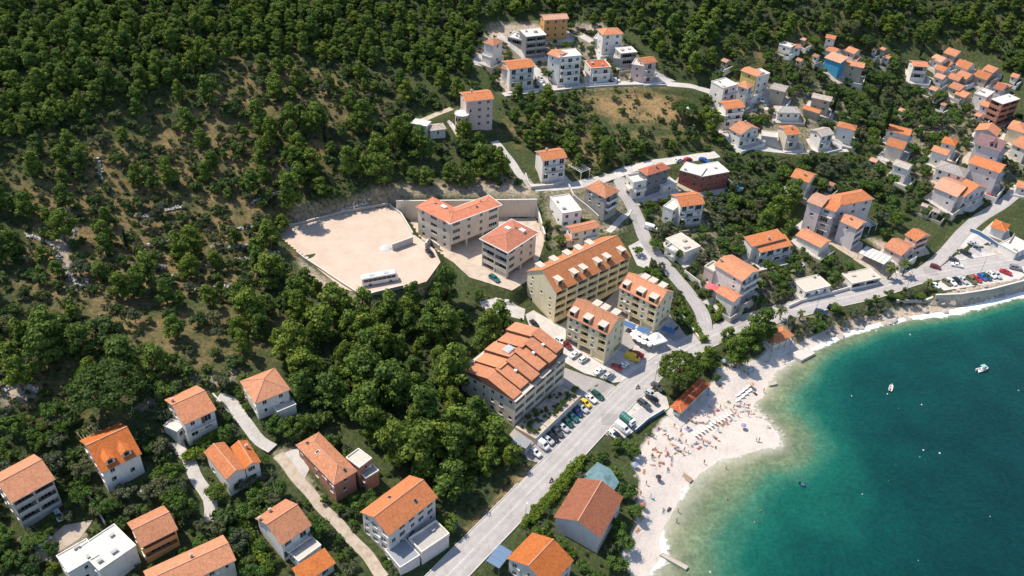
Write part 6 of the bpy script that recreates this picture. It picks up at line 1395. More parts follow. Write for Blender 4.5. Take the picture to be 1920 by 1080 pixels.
G1 = 'cars parked in front of the stepped hotel'; G2 = 'cars around the front yellow block'; G3 = 'cars in the beach side car park'; G4 = 'cars on the sea front parking'; G5 = 'cars in the triangular parking yard'; G6 = 'cars of the hill street'; G7 = 'cars scattered through the village'
D1 = (30, 21)
CARLIST = [
 ('hatchback','white',1003,851,*D1,'white hatchback at the lower end of the row before the stepped hotel',G1), ('van','white',1015,836,*D1,'white van second from the lower end of the hotel row',G1), ('hatchback','silver',1027,828,*D1,'silver hatchback third in the row, right of the white van',G1),
 ('saloon','black',1035,822,*D1,'black saloon fourth in the hotel row',G1), ('estate','dark grey',1044,813,*D1,'dark grey estate fifth in the hotel row',G1), ('saloon','silver',1055,804,*D1,'silver saloon in the middle of the hotel row',G1),
 ('hatchback','dark green',1064,795,*D1,'dark green hatchback in the middle of the hotel row',G1), ('saloon','teal',1073,785,*D1,'teal saloon in the hotel row between green and blue cars',G1), ('hatchback','dark blue',1082,776,*D1,'dark blue hatchback in the upper half of the hotel row',G1),
 ('estate','silver',1091,768,*D1,'silver estate in the upper half of the hotel row',G1), ('hatchback','yellow',1097,759,*D1,'pale yellow hatchback near the upper end of the hotel row',G1), ('saloon','white',1107,750,*D1,'white saloon second from the upper end of the hotel row',G1), ('estate','dark green',1120,744,*D1,'dark green estate at the upper end of the hotel row',G1),
 ('saloon','white',1078,667,22,-14,'white saloon at the left foot of the front yellow block',G2), ('hatchback','white',1094,676,22,-14,'white hatchback right of it at the foot of the front yellow block',G2), ('saloon','dark red',1061,649,22,16,'dark red saloon behind the upper end of the stepped hotel',G2), ('hatchback','white',1050,642,22,16,'white hatchback left of the dark red saloon',G2),
 ('saloon','white',1124,698,22,-14,'white saloon at the paved corner below the front yellow block',G2), ('hatchback','silver',1141,706,22,-14,'silver hatchback nearest the road below the front yellow block',G2), ('hatchback','red',1156,692,24,8,'red hatchback under the gable of the front yellow block',G2), ('saloon','white',1168,688,22,-12,'white saloon behind the red hatchback',G2),
 ('van','yellow',1185,674,26,8,'yellow van beside the front yellow block',G2), ('saloon','red',1195,667,26,8,'red saloon half behind the yellow van',G2), ('saloon','black',1002,611,22,24,'black saloon alone on the forecourt above the stepped hotel',G7),
 ('hatchback','silver',1219,741,28,18,'silver hatchback by the roadside pole near the beach',G3), ('saloon','black',1222,751,28,18,'black saloon beside the silver hatchback near the beach',G3), ('estate','dark grey',1207,760,30,20,'dark grey estate on the pale slab above the beach',G3), ('van','white',1166,806,30,20,'white van next to the green truck near the beach',G3), ('hatchback','white',1148,817,30,22,'white hatchback at the lower end of the beach car park',G3), ('suv','black',1156,822,30,22,'black off-roader at the lower end of the beach car park',G3), ('saloon','dark grey',1232,728,26,18,'dark grey saloon in the shade of the umbrella pine',G3),
 ('saloon','dark blue',845,984,24,14,'dark blue saloon in the shade beside the walled terrace',G7), ('saloon','white',80,1018,30,-20,'white saloon on the drive below the leftmost house',G7), ('hatchback','silver',111,969,16,28,'silver hatchback under the balconies of the leftmost house',G7), ('hatchback','white',276,925,26,-12,'white hatchback among the trees below the orange dormer house',G7),
 ('saloon','silver',1824,460,30,8,'silver saloon beside the blue ramp of the parking yard',G5), ('saloon','black',1810,477,28,8,'black saloon in the middle of the parking yard',G5), ('hatchback','dark grey',1787,490,28,8,'dark grey hatchback near the lower corner of the parking yard',G5), ('saloon','white',1794,500,28,6,'white saloon at the lower corner of the parking yard',G5), ('hatchback','dark red',1753,503,28,8,'dark red hatchback on the junction',G5),
 ('hatchback','olive',1774,532,16,12,'olive hatchback at the left end of the sea front row',G4), ('saloon','white',1783,531,16,12,'white saloon second from left in the sea front row',G4), ('hatchback','black',1793,529,16,12,'black hatchback third in the sea front row',G4), ('saloon','silver',1804,528,16,12,'silver saloon fourth in the sea front row',G4), ('suv','olive',1820,528,16,12,'olive off-roader in the middle of the sea front row',G4), ('saloon','red',1830,525,16,12,'red saloon beside the blue one in the sea front row',G4), ('hatchback','blue',1840,522,16,12,'blue hatchback in the sea front row',G4), ('saloon','dark green',1849,521,16,12,'dark green saloon in the sea front row',G4), ('hatchback','white',1858,518,16,12,'white hatchback right of the dark green saloon',G4), ('estate','silver',1867,518,16,12,'silver estate near the right end of the sea front row',G4), ('saloon','red',1885,513,28,10,'red saloon parked lengthwise near the right edge of the sea front',G4), ('suv','grey',1903,505,28,6,'grey off-roader at the right edge of the sea front',G4),
 ('hatchback','red',1855,371,24,8,'red hatchback below the house with several salmon roofs',G7), ('saloon','dark red',1916,361,20,10,'dark red saloon at the right edge lane',G7), ('hatchback','white',1752,538,20,10,'white hatchback beside the low palm',G7), ('saloon','dark blue',1539,588,22,8,'dark blue saloon on the promenade right of the orange hut',G7), ('suv','black',1562,582,22,8,'black off-roader on the promenade right of the dark blue saloon',G7),
 ('hatchback','white',1273,303,20,-6,'white hatchback on the upper lane behind the red house',G7), ('hatchback','red',1289,302,20,-6,'red hatchback on the upper lane',G7), ('saloon','blue',1320,303,20,8,'bright blue saloon on the upper lane',G7), ('van','white',1220,431,20,6,'white van beside the climbing lane',G7),
 ('saloon','white',1010,100,20,2,'white saloon on the hill lane above the tower house',G6), ('hatchback','dark grey',930,117,18,6,'dark grey hatchback on the yard of the white house at the forest corner',G6), ('hatchback','silver',1014,151,12,10,'silver hatchback on the hill lane corner',G6), ('saloon','white',1016,160,12,10,'white saloon at the foot of the hill lane',G6), ('saloon','silver',972,164,20,-4,'silver saloon before the wide white hill house',G6), ('saloon','black',1094,60,16,6,'black saloon at the top of the hill street',G6), ('hatchback','dark grey',1140,153,18,2,'dark grey hatchback on the hill road',G6), ('hatchback','white',1154,153,18,2,'white hatchback on the hill road',G6),
 ('saloon','white',1296,208,18,4,'white saloon under the spreading pine by the dry field',G7), ('hatchback','white',1351,136,16,5,'white hatchback above the white flat roofed block',G7), ('hatchback','silver',1426,191,14,5,'silver hatchback below the orange hip roofed house on the slope',G7), ('saloon','dark grey',1448,201,18,2,'dark grey saloon on the short lane in the hill village',G7), ('saloon','black',806,477,14,16,'black saloon behind the angled wall of the larger apartment block',G7), ('estate','teal',927,525,20,14,'teal estate in front of the smaller unfinished block',G7)]
for c in CARLIST: car(*c)

def coach():
    p = gnd(712, 529); q = atz(712+70, 529-13, p[2]); a = math.atan2(q[1]-p[1], q[0]-p[0]); T = thing('coach', 'white coach parked on the lower edge of the gravel lot', 'bus', (p[0], p[1], p[2]+0.1), a)
    L = 11.8; mb = MB(); S = [(-L/2, 1.15, 0.35, 3.05), (-L/2+.25, 1.24, 0.3, 3.25), (L/2-.9, 1.24, 0.3, 3.25), (L/2-.2, 1.2, 0.3, 2.4), (L/2, 1.1, 0.4, 1.2)]; rings = []
    for x, hw, z0, z1 in S:
        i = len(mb.v); mb.v += [(x, -hw, z0), (x, -hw, z1-.25), (x, -hw+.22, z1), (x, hw-.22, z1), (x, hw, z1-.25), (x, hw, z0)]; rings.append(i)
    for a_, b in zip(rings[:-1], rings[1:]):
        for k in range(6): mb.f.append((a_+k, b+k, b+(k+1) % 6, a_+(k+1) % 6)[::-1]); mb.m.append(0); mb.uv.append(None)
    mb.f += [tuple(rings[0]+k for k in range(6)), tuple(rings[-1]+k for k in reversed(range(6)))]; mb.m += [0, 0]; mb.uv += [None, None]
    body = mb.obj('body', PM['white'], T)
    for s_ in (-1, 1):
        for k in range(7):
            x = -L/2+.5+k*1.5; o = MB(); o.box(x, x+1.42, s_*1.24-.02, s_*1.24+.02, 1.65, 2.75); o.obj('side_window', GLASS, T)
        o = MB(); o.box(L/2-.25, L/2+.02, s_*.8-.2, s_*.8+.2, .6, .85); o.obj('headlight', LAMP, T)
    o = MB(); o.face([(L/2-.86, -1.05, 3.15), (L/2-.16, -1.05, 2.35), (L/2-.16, 1.05, 2.35), (L/2-.86, 1.05, 3.15)][::-1]); o.face([(L/2-.15, -1.0, 2.33), (L/2+.02, -1.0, 1.3), (L/2+.02, 1.0, 1.3), (L/2-.15, 1.0, 2.33)][::-1]); o.obj('windscreen', GLASS, T)
    for k, x in enumerate((-2.5, 2.2)): o = MB(); o.box(x-.9, x+.9, -.6, .6, 3.253, 3.42); o.obj('roof_hatch', PM['silver'], T)
    for x in (-L/2+2.6, L/2-2.6):
        for s_ in (-1, 1):
            o = MB(); o.tube([(x, s_*1.12-.14, .5), (x, s_*1.12+.14, .5)], .5, 14); wv = o.obj('wheel', DARK, T); o = MB(); o.tube([(x, s_*1.26-.01, .5), (x, s_*1.26+.02, .5)], .28, 8); o.obj('rim', RIM, wv)
coach()
def truck():
    p = gnd(1177, 793); q = atz(1177+22, 793+17, p[2]); a = math.atan2(q[1]-p[1], q[0]-p[0]); T = thing('covered_truck', 'small truck with rounded green tarpaulin by the beach fence', 'truck', (p[0], p[1], p[2]+0.12), a)
    g_ = plain('green_tarpaulin', (0.03,0.16,0.13), 0.6); mb = MB(); n_ = 9
    prof = [(1.1*math.cos(math.pi*k/(n_-1)), 1.5+0.95*math.sin(math.pi*k/(n_-1))) for k in range(n_)]; prof = [(1.1, .75)]+prof+[(-1.1, .75)]
    for x0, x1 in ((-2.6, 1.0),):
        for (y0, z0), (y1, z1) in zip(prof[:-1], prof[1:]): mb.face([(x0, y0, z0), (x1, y0, z0), (x1, y1, z1), (x0, y1, z1)][::-1])
        mb.face([(x1, y, z) for y, z in prof][::-1]); mb.face([(x0, y, z) for y, z in prof])
    mb.obj('tarpaulin', g_, T)
    for x in (-2.0, -1.0, 0.0, 0.8):
        o = MB(); o.tube([(x, y*1.012, z+.02) for y, z in prof], 0.03, 4); o.obj('hoop', METAL, T)
    o = MB(); o.box(-2.7, 2.4, -1.0, 1.0, .5, .72); o.obj('chassis', DARK, T)
    o = MB(); o.box(1.1, 2.3, -1.0, 1.0, .723, 1.4); o.box(1.15, 2.0, -.92, .92, 1.4, 2.1); c = o.obj('cab', PM['white'], T); o = MB(); o.box(2.003, 2.03, -.82, .82, 1.45, 2.0); o.obj('windscreen', GLASS, c)
    for x in (-1.8, 1.7):
        for s_ in (-1, 1): o = MB(); o.tube([(x, s_*.85-.12, .4), (x, s_*.85+.12, .4)], .4, 12); o.obj('wheel', DARK, T)
truck()

# ------------------------------------------------------------------ people
SKIN = [plain('skin_tan', (0.42,0.23,0.14), 0.6, 0, .05), plain('skin_light', (0.58,0.36,0.26), 0.6, 0, .05), plain('skin_brown', (0.30,0.15,0.09), 0.6, 0, .05)]
HAIR = [plain('hair_dark', (0.03,0.02,0.015), 0.7), plain('hair_fair', (0.30,0.20,0.09), 0.7)]
CLOTH = {'red': (0.44,0.17,0.15), 'blue': (0.22,0.30,0.46), 'white': (0.75,0.73,0.70), 'black': (0.05,0.05,0.06), 'pink': (0.60,0.40,0.40), 'yellow': (0.62,0.54,0.38), 'turquoise': (0.34,0.46,0.48), 'orange': (0.56,0.32,0.18), 'purple': (0.32,0.25,0.38), 'green': (0.33,0.40,0.32)}
CM = {k: plain('cloth_'+k, c, 0.8, 0, .1, 5) for k, c in CLOTH.items()}
def skin_body(joints, edges, radii):
    me = bpy.data.meshes.new('sk'); me.from_pydata(joints, edges, []); o = bpy.data.objects.new('sk', me); COL.objects.link(o)
    sk = o.modifiers.new('s', 'SKIN'); o.modifiers.new('d', 'SUBSURF').levels = 1
    for v, r in zip(me.skin_vertices[0].data, radii): v.radius = (r, r)
    me.skin_vertices[0].data[0].use_root = True
    dg = bpy.context.evaluated_depsgraph_get(); dg.update(); out = bpy.data.meshes.new_from_object(o.evaluated_get(dg)); bpy.data.objects.remove(o)
    out.polygons.foreach_set('use_smooth', [True]*len(out.polygons)); return out
# joint order: pelvis, chest, neck, head, L sh, L el, L ha, R sh, R el, R ha, L hip, L kn, L an, L toe, R hip, R kn, R an, R toe
PE = [(0,1),(1,2),(2,3),(1,4),(4,5),(5,6),(1,7),(7,8),(8,9),(0,10),(10,11),(11,12),(12,13),(0,14),(14,15),(15,16),(16,17)]
PR = [.14,.15,.06,.105,.06,.045,.04,.06,.045,.04,.095,.065,.045,.04,.095,.065,.045,.04]
POSES = {
 'standing': [(0,0,.95),(0,0,1.32),(0,0,1.48),(0.02,0,1.64),(0,.19,1.38),(0.02,.26,1.1),(.08,.26,.85),(0,-.19,1.38),(-.02,-.27,1.1),(.06,-.27,.85),(0,.1,.88),(.02,.11,.48),(0,.11,.08),(.16,.12,.03),(0,-.1,.88),(.0,-.11,.48),(-.02,-.11,.08),(.14,-.12,.03)],
 'walking': [(0,0,.95),(.03,0,1.32),(.05,0,1.48),(0.08,0,1.64),(0.03,.19,1.38),(-.12,.24,1.12),(-.05,.24,.88),(0.03,-.19,1.38),(.18,-.24,1.12),(.34,-.22,.98),(0,.1,.88),(.22,.1,.5),(.28,.1,.08),(.44,.1,.05),(0,-.1,.88),(-.1,-.1,.48),(-.34,-.1,.12),(-.22,-.1,.03)],
 'sitting': [(0,0,.14),(-.06,0,.5),(-.05,0,.68),(-.02,0,.84),(-.06,.19,.57),(.1,.25,.38),(.32,.18,.42),(-.06,-.19,.57),(-.2,-.26,.3),(-.3,-.24,.06),(.06,.1,.14),(.42,.14,.46),(.66,.14,.08),(.8,.15,.05),(.06,-.1,.14),(.46,-.14,.3),(.84,-.16,.08),(.98,-.17,.1)],
 'lying': [(0,0,.14),(-.38,0,.15),(-.54,0,.15),(-.70,0,.17),(-.44,.19,.14),(-.22,.28,.1),(.02,.26,.1),(-.44,-.19,.14),(-.58,-.38,.1),(-.8,-.26,.1),(.07,.1,.13),(.45,.12,.14),(.86,.13,.08),(.92,.14,.2),(.07,-.1,.13),(.45,-.13,.22),(.84,-.15,.08),(.9,-.16,.2)]}
BODY = {k: skin_body(v, PE, PR) for k, v in POSES.items()}
for m in BODY.values(): m.materials.clear(); m.materials.append(SKIN[0])
def swim(k):
    P = POSES[k]; mb = MB(); a, b = Vector(P[0]), Vector(P[1]); d = (b-a).normalized(); mb.tube([a-d*.12, a, a+d*.1], [.165,.172,.16], 10); return mb.mesh('swimwear', CM['red'])
def hairm(k):
    h = Vector(POSES[k][3]); mb = MB(); up = (h-Vector(POSES[k][2])).normalized(); mb.tube([h-up*.02, h+up*.06, h+up*.135], [.125,.12,.04], 8); return mb.mesh('hair', HAIR[0])
SW = {k: swim(k) for k in POSES}; HM = {k: hairm(k) for k in POSES}
prn = random.Random(8)
def person(pose, pt, col, label, rz=None, group='bathers on and around the beach', dz=0.0):
    T = thing('person', label, 'person', (pt[0], pt[1], pt[2]+dz), prn.uniform(0, 6.28) if rz is None else rz, group)
    for nm, m, mt in (('body', BODY[pose], prn.choice(SKIN)), ('swimwear', SW[pose], CM[col]), ('hair', HM[pose], prn.choice(HAIR))):
        o = ob(nm, m, T); o.material_slots[0].link = 'OBJECT'; o.material_slots[0].material = mt
    return T
tm = MB()
for k in range(4): tm.face([(-.95+k*.475, -.45, .03+.012*(k % 2)), (-.475+k*.475, -.45, .03+.012*((k+1) % 2)), (-.475+k*.475, .45, .03+.012*((k+1) % 2)), (-.95+k*.475, .45, .03+.012*(k % 2))])
TOWEL = tm.mesh('towel', CM['blue'])
TOWEL.materials.clear(); TOWEL.materials.append(CM['blue'])
_tl = {}
def uniq(label, pt):
    k = _tl.get(label, 0); _tl[label] = k+1
    return label if k == 0 else ['another ', 'yet another ', 'one more '][min(k-1, 2)]+label
def towel(pt, col, rz, label): 
    label = uniq(label, pt)
    o = ob('beach_towel', TOWEL, None, (pt[0], pt[1], pt[2]+.03), rz); o.material_slots[0].link = 'OBJECT'; o.material_slots[0].material = CM[col]; tag(o, label, 'towel', 'towels on the pebble beach')
    md = o.modifiers.new('thick', 'SOLIDIFY'); md.thickness = 0.02; return o
def parasol_meshes(r, h):
    c = MB(); n_ = 8
    for k in range(n_):
        a, b = 2*math.pi*k/n_, 2*math.pi*(k+1)/n_
        c.face([(r*math.cos(a), r*math.sin(a), h-.35), (r*math.cos(b), r*math.sin(b), h-.35), (0, 0, h+.12)]); c.face([(r*math.cos(b), r*math.sin(b), h-.35), (r*math.cos(a), r*math.sin(a), h-.35), (r*math.cos(a), r*math.sin(a), h-.5), (r*math.cos(b), r*math.sin(b), h-.5)])
    p = MB(); p.tube([(0, 0, -.3), (0, 0, h+.1)], .03, 6); return c.mesh('canopy', CM['white']), p.mesh('pole', METAL)
PAR = parasol_meshes(0.85, 1.9); BIGPAR = parasol_meshes(1.15, 2.4)
def parasol(pt, col, label, ms=PAR, group=None, tilt=0.0):
    T = thing('parasol', label, 'parasol', (pt[0], pt[1], pt[2]), prn.uniform(0, 1), group); T.rotation_euler.x = tilt
    o = ob('canopy', ms[0], T); o.material_slots[0].link = 'OBJECT'; o.material_slots[0].material = CM[col]; ob('pole', ms[1], T); return T
def blocked_house(q):
    p = gnd(1150+q[0]/2.4545, 640+q[1]/2.4545)
    for cx, cy, an, hl, hw, z0, hh in FOOT:
        dx, dy = p[0]-cx, p[1]-cy; u = dx*math.cos(an)+dy*math.sin(an); v = -dx*math.sin(an)+dy*math.cos(an)
        if abs(u) < hl and abs(v) < hw: return True
    return False
def B8(X, Y): return gnd(1150+X/2.4545, 640+Y/2.4545)
spots = [(160,465),(185,435),(205,405),(228,408),(250,450),(192,500),(212,512),(240,505),(268,542),(287,515),(345,512),(312,430),(332,470),(380,470),(400,450),(412,475),(430,460),(465,440),(468,492),(352,362),(366,348),(386,330),(405,375),(430,345),(442,300),(490,380),(520,375),(541,365),(552,310),(526,280),(560,330),(600,300),(612,320),(640,335),(205,640),(140,600),(125,710),(255,775),(230,780),(182,445),(235,430),(262,470),(300,455),(290,490),(325,505),(360,485),(395,490),(445,480),(480,455),(505,385),(575,345),(590,325),(620,345),(340,400),(310,410),(150,440),(220,560),(180,570),(250,590),(100,620),(150,660),(110,680),(95,720),(170,720),(130,820),(110,870),(545,130),(560,115),(580,125),(600,140),(520,120),(500,105),(620,150),(640,130),(590,105),(700,95),(720,85),(650,240),(600,230)]
_pr = random.Random(31)
for _ in range(36):
    t_ = _pr.random(); X = 150+t_*430+_pr.gauss(0, 28); Y = 520-t_*230+_pr.gauss(0, 42); spots.append((X, Y))
spots = [q for q in spots if not in_poly([atz(1150+q[0]/2.4545, 640+q[1]/2.4545, .3)[0]], [atz(1150+q[0]/2.4545, 640+q[1]/2.4545, .3)[1]], sea_poly)[0] and not blocked_house(q)]
cols = list(CLOTH); areas = [(lambda X, Y: Y < 160, 'in the shade of the pine clump'), (lambda X, Y: X > 480, 'near the stone spit'), (lambda X, Y: X > 330 and Y < 420, 'in front of the rust roofed bar'), (lambda X, Y: Y > 560, 'on the lower end of the beach'), (lambda X, Y: X > 280, 'in the middle of the beach'), (lambda X, Y: True, 'beside the dark blue fence wall')]
seen = {}
for i, (X, Y) in enumerate(spots):
    p = B8(X, Y); pose = ['lying', 'lying', 'sitting', 'lying', 'standing', 'sitting', 'lying', 'walking'][i % 8]; col = cols[(i*7+i//3) % len(cols)]; tcol = cols[(i*3+2) % len(cols)]
    ar = next(t for f, t in areas if f(X, Y)); rz = prn.uniform(0, 6.28)
    desc = {'lying': 'person lying on %s in %s swimwear %s' % (tcol+' towel' if i % 3 else 'bare pebbles', col, ar), 'sitting': 'person sitting on %s in %s swimwear %s' % (tcol+' towel' if i % 3 else 'bare pebbles', col, ar), 'standing': 'person standing in %s swimwear %s' % (col, ar), 'walking': 'person walking in %s swimwear %s' % (col, ar)}[pose]
    on = pose in ('lying', 'sitting'); person(pose, p, col, uniq(desc, p), rz, 'bathers ' + ar, 0.04 if on else 0)
    if on and i % 3: towel(p, tcol, rz, '%s towel under bather in %s %s' % (tcol, col, ar))
    if i % 12 == 3:
        q = B8(X+9, Y-5); tw = prn.uniform(0, 3); towel(q, cols[(i*5+1) % len(cols)], tw, 'empty %s towel beside a %s one %s' % (cols[(i*5+1) % len(cols)], tcol, ar))
for i, (X, Y, lab) in enumerate([(690,235,'person standing at the water edge beside the stone spit'), (655,465,'left one of two bathers wading below the spit'), (668,466,'right one of two bathers wading below the spit'), (416,566,'person wading near the wooden jetty'), (517,586,'person standing in the shallows right of the wooden jetty'), (297,786,'upper bather wading at the left shore'), (290,832,'lower bather wading at the left shore'), (525,732,'lone swimmer in the green shallows'), (675,782,'upper swimmer at the edge of the turquoise water'), (650,832,'lower swimmer at the edge of the turquoise water')]):
    x, y = 1150+X/2.4545, 640+Y/2.4545; p = atz(x, y, 0.0); person('standing' if i < 7 else 'walking', (p[0], p[1], max(hgt(p[0], p[1]), -0.55 if i < 7 else -1.25)), cols[i], lab, None, 'bathers in the water')
for X, Y, col, lab, ms in [(595,402,'purple','purple parasol alone on the open pebbles',PAR), (205,640,'black','dark parasol on the lower beach',PAR), (97,582,'blue','blue parasol beside the leafy trees on the beach',PAR), (133,768,'red','red parasol next to the trees lower on the beach',PAR), (626,145,'turquoise','turquoise parasol below the pine clump',PAR), (508,105,'blue','blue parasol in the pine shade left of the turquoise one',PAR), (632,212,'orange','orange parasol beside the sunbeds on the spit',PAR)]:
    parasol(B8(X, Y), col, lab, ms, 'parasols on the beach')
# sunbeds stacked in a diagonal row
bed = MB(); bed.box(-.95, .45, -.32, .32, .28, .36); bb = MB(); bb.box(0, .75, -.32, .32, 0, .06, 0, Matrix.Translation((.45, 0, .33))@Matrix.Rotation(R(-38), 4, 'Y')); lg = MB(); lg.box(-.03, .03, -.3, .3, 0, .28)
BED, BBK, BLG = bed.mesh('bed_frame', WHITE), bb.mesh('backrest', WHITE), lg.mesh('leg', WHITE)
ordn = ['first', 'second', 'third', 'fourth', 'fifth', 'sixth', 'seventh', 'eighth', 'ninth', 'tenth', 'eleventh', 'twelfth']
for k in range(12):
    p = B8(375+k*15, 432-k*9.2); q = B8(375+k*15+8, 432-k*9.2+13); a = math.atan2(q[1]-p[1], q[0]-p[0])
    T = thing('sunbed', '%s white sunbed from the left in the diagonal row on the beach' % ordn[k], 'sunbed', p, a, 'white sunbeds in a diagonal row'); ob('bed_frame', BED, T); ob('backrest', BBK, T)
    for x in (-.8, .35): ob('leg', BLG, T, (x, 0, 0))
for k in range(8):
    p = B8(572+(k % 4)*17, 250-(k % 4)*14+(k//4)*24); T = thing('sunbed', '%s white sunbed from left on the spit, %s row' % (ordn[k % 4], 'upper' if k < 4 else 'lower'), 'sunbed', p, 0.6, 'sunbeds on the spit'); ob('bed_frame', BED, T); ob('backrest', BBK, T)
    for x in (-.8, .35): ob('leg', BLG, T, (x, 0, 0))

# cafe terrace: white parasols with tables, and the pavilion tent
for k, (x, y) in enumerate([(1189,619),(1186,627),(1197,625),(1190,632),(1198,637),(1207,631),(1206,641),(1215,644)]):
    p = gnd(x, y+9); parasol(p, 'white', '%s round white cafe parasol from the left beside the white tent' % ordn[k], BIGPAR, 'white cafe parasols')
    T = thing('cafe_table', 'cafe table under the %s white parasol from the left' % ordn[k], 'table', (p[0]+.9, p[1]-.5, p[2]+.1), 0, 'cafe tables'); mb = MB(); mb.tube([(0, 0, .7), (0, 0, .75)], .45, 10); mb.obj('table_top', WOODM, T); mb = MB(); mb.tube([(0, 0, 0), (0, 0, .7)], .05, 6); mb.obj('leg', METAL, T)
def tent():
    p = gnd(1229, 645); T = thing('pavilion_tent', 'white pointed pavilion tent below the right yellow block', 'tent', p, R(28)); a = 2.6; mb = MB(); c = [(-a,-a,2.5),(a,-a,2.5),(a,a,2.5),(-a,a,2.5)]
    for k in range(4):
        u, v = Vector(c[k]), Vector(c[(k+1) % 4]); t_ = Vector((0, 0, 4.4)); m1 = u.lerp(t_, .5)-Vector((0, 0, .28)); m2 = v.lerp(t_, .5)-Vector((0, 0, .28)); mb.face([u, v, m2, m1]); mb.face([m1, m2, t_]); mb.face([v, u, u-Vector((0, 0, .35)), v-Vector((0, 0, .35))])
    mb.obj('canopy', WHITE, T)
    for x, y, z in c: mb = MB(); mb.box(x*.97-.05, x*.97+.05, y*.97-.05, y*.97+.05, -1, 2.5); mb.obj('post', METAL, T)
tent()
BLUEA = plain('blue_awning', (0.06,0.14,0.32), 0.6)
for (x, y, lab) in [(1178,612,'blue awning at the left of the cafe terrace'), (1205,622,'blue awning above the cafe parasols'), (1252,622,'blue awning with loungers right of the white tent')]:
    p = gnd(x, y+8); T = thing('awning', lab, 'awning', p, R(-28)); mb = MB(); mb.box(-2.2, 2.2, -1.1, 1.1, 0, .06, 0, Matrix.Translation((0, 0, 2.5))@Matrix.Rotation(R(8), 4, 'X')); mb.obj('awning_cloth', BLUEA, T)
    for x_ in (-2.1, 2.1): mb = MB(); mb.box(x_-.04, x_+.04, -.98, -.9, -1, 2.35); mb.obj('post', METAL, T)
# pink garden parasol and others
p = gnd(1333, 552); T = thing('awning', 'big pink garden awning beside the small annex house', 'awning', p, R(-30)); mb = MB(); a = 2.3
for k in range(4):
    c = [(-a,-a*.8),(a,-a*.8),(a,a*.8),(-a,a*.8)]; u, v = c[k], c[(k+1) % 4]; mb.face([(u[0], u[1], 3.2), (v[0], v[1], 3.2), (0, 0, 3.9)])
mb.obj('canopy', plain('pink_cloth', (0.62,0.13,0.15), 0.7), T)
for u in c: mb = MB(); mb.box(u[0]*.96-.05, u[0]*.96+.05, u[1]*.96-.05, u[1]*.96+.05, -2, 3.2); mb.obj('post', METAL, T)

# shade net beside the brown roofed house
def shade_net():
    P = [atz(x, y, 8.0) for x, y in [(1090,896),(1120,866),(1146,880),(1161,904),(1146,928),(1118,912)]]; c = sum(P)/len(P); T = thing('shade_net', 'grey teal shade net stretched beside the brown roofed house', 'shade net', (c[0], c[1], hgt(c[0], c[1])))
    m, n, b = newmat('teal_netting'); b.inputs['Base Color'].default_value = (0.16,0.27,0.30,1); b.inputs['Roughness'].default_value = 0.5
    tr = N(n, 'ShaderNodeBsdfTransparent'); mx = N(n, 'ShaderNodeMixShader'); ge = N(n, 'ShaderNodeNewGeometry').outputs['Position']
    n.links.new(ramp(n, noise(n, .5, 3, .5, ge), [(0.35, (.12,.12,.12)), (0.7, (.45,.45,.45))]), mx.inputs[0]); n.links.new(b.outputs[0], mx.inputs[1]); n.links.new(tr.outputs[0], mx.inputs[2]); n.links.new(mx.outputs[0], n.nodes['Material Output'].inputs[0])
    mb = MB(); z0 = T.location.z; L = lambda q: Vector((q[0]-c[0], q[1]-c[1], q[2]-z0)); top = Vector((0.3, -0.2, 8.0-z0+1.1))
    for k in range(6):
        u, v = L(P[k]), L(P[(k+1) % 6]); mu, mv = u.lerp(top, .5)-Vector((0, 0, .25)), v.lerp(top, .5)-Vector((0, 0, .25)); mb.face([u, v, mv, mu]); mb.face([mu, mv, top])
    mb.obj('net', m, T)
    for q in P: u = L(q); mb = MB(); mb.box(u.x-.05, u.x+.05, u.y-.05, u.y+.05, -1.5, u.z); mb.obj('post', METAL, T)
    mb = MB(); mb.box(top.x-.06, top.x+.06, top.y-.06, top.y+.06, -1.5, top.z); mb.obj('centre_pole', METAL, T)
shade_net()

# ------------------------------------------------------------------ jetties, rocks, boats
def slab(name, label, cat, pxs, z, th, mat, z0=None):
    P = [atz(x, y, z) for x, y in pxs]; c = sum(P)/len(P); T = thing(name, label, cat, (c[0], c[1], 0)); mb = MB(); top = [(p[0]-c[0], p[1]-c[1], z) for p in P]
    a = sum((top[i][0]*top[(i+1) % len(top)][1]-top[(i+1) % len(top)][0]*top[i][1]) for i in range(len(top)))
    if a < 0: top = top[::-1]
    bt = [(x*1.04, y*1.04, z-th) for x, y, q in top]; mb.face(top)
    for k in range(len(top)): mb.face([top[(k+1) % len(top)], top[k], bt[k], bt[(k+1) % len(top)]])
    mb.obj('deck', mat, T); e = MB()
    for k in range(len(top)):
        u, v = Vector(top[k]), Vector(top[(k+1) % len(top)]); e.tube([u*.985+Vector((0, 0, .02)), v*.985+Vector((0, 0, .02))], .09, 4)
    e.obj('edge_stones', STONEW, T); return T
slab('jetty', 'short wooden jetty in the middle of the beach', 'jetty', [(1271,886),(1277,882),(1299,898),(1294,904)], 0.55, 1.6, WOODM)
slab('jetty', 'stone jetty at the bottom edge of the beach', 'jetty', [(1237,1040),(1243,1036),(1291,1062),(1286,1068)], 0.7, 2.2, STONEW)
slab('jetty', 'pale stone landing stage below the orange roofed hut', 'jetty', [(1478,664),(1512,650),(1529,662),(1503,676)], 0.9, 2.2, SURF['paving'])
slab('jetty', 'small stone groyne below the stacked sunbeds', 'jetty', [(1441,716),(1455,713),(1457,720),(1443,723)], 0.5, 1.6, STONEW)
def rock_mesh(seed):
    r = random.Random(seed); bm = bmesh.new(); bmesh.ops.create_icosphere(bm, subdivisions=2, radius=1)
    for v in bm.verts: v.co *= 0.75+0.45*r.random(); v.co.z *= 0.62
    me = bpy.data.meshes.new('rock'); bm.to_mesh(me); bm.free(); me.materials.append(wall_mat('shore_rock', (0.40,0.36,0.32))); return me
ROCKS = [rock_mesh(k) for k in range(5)]
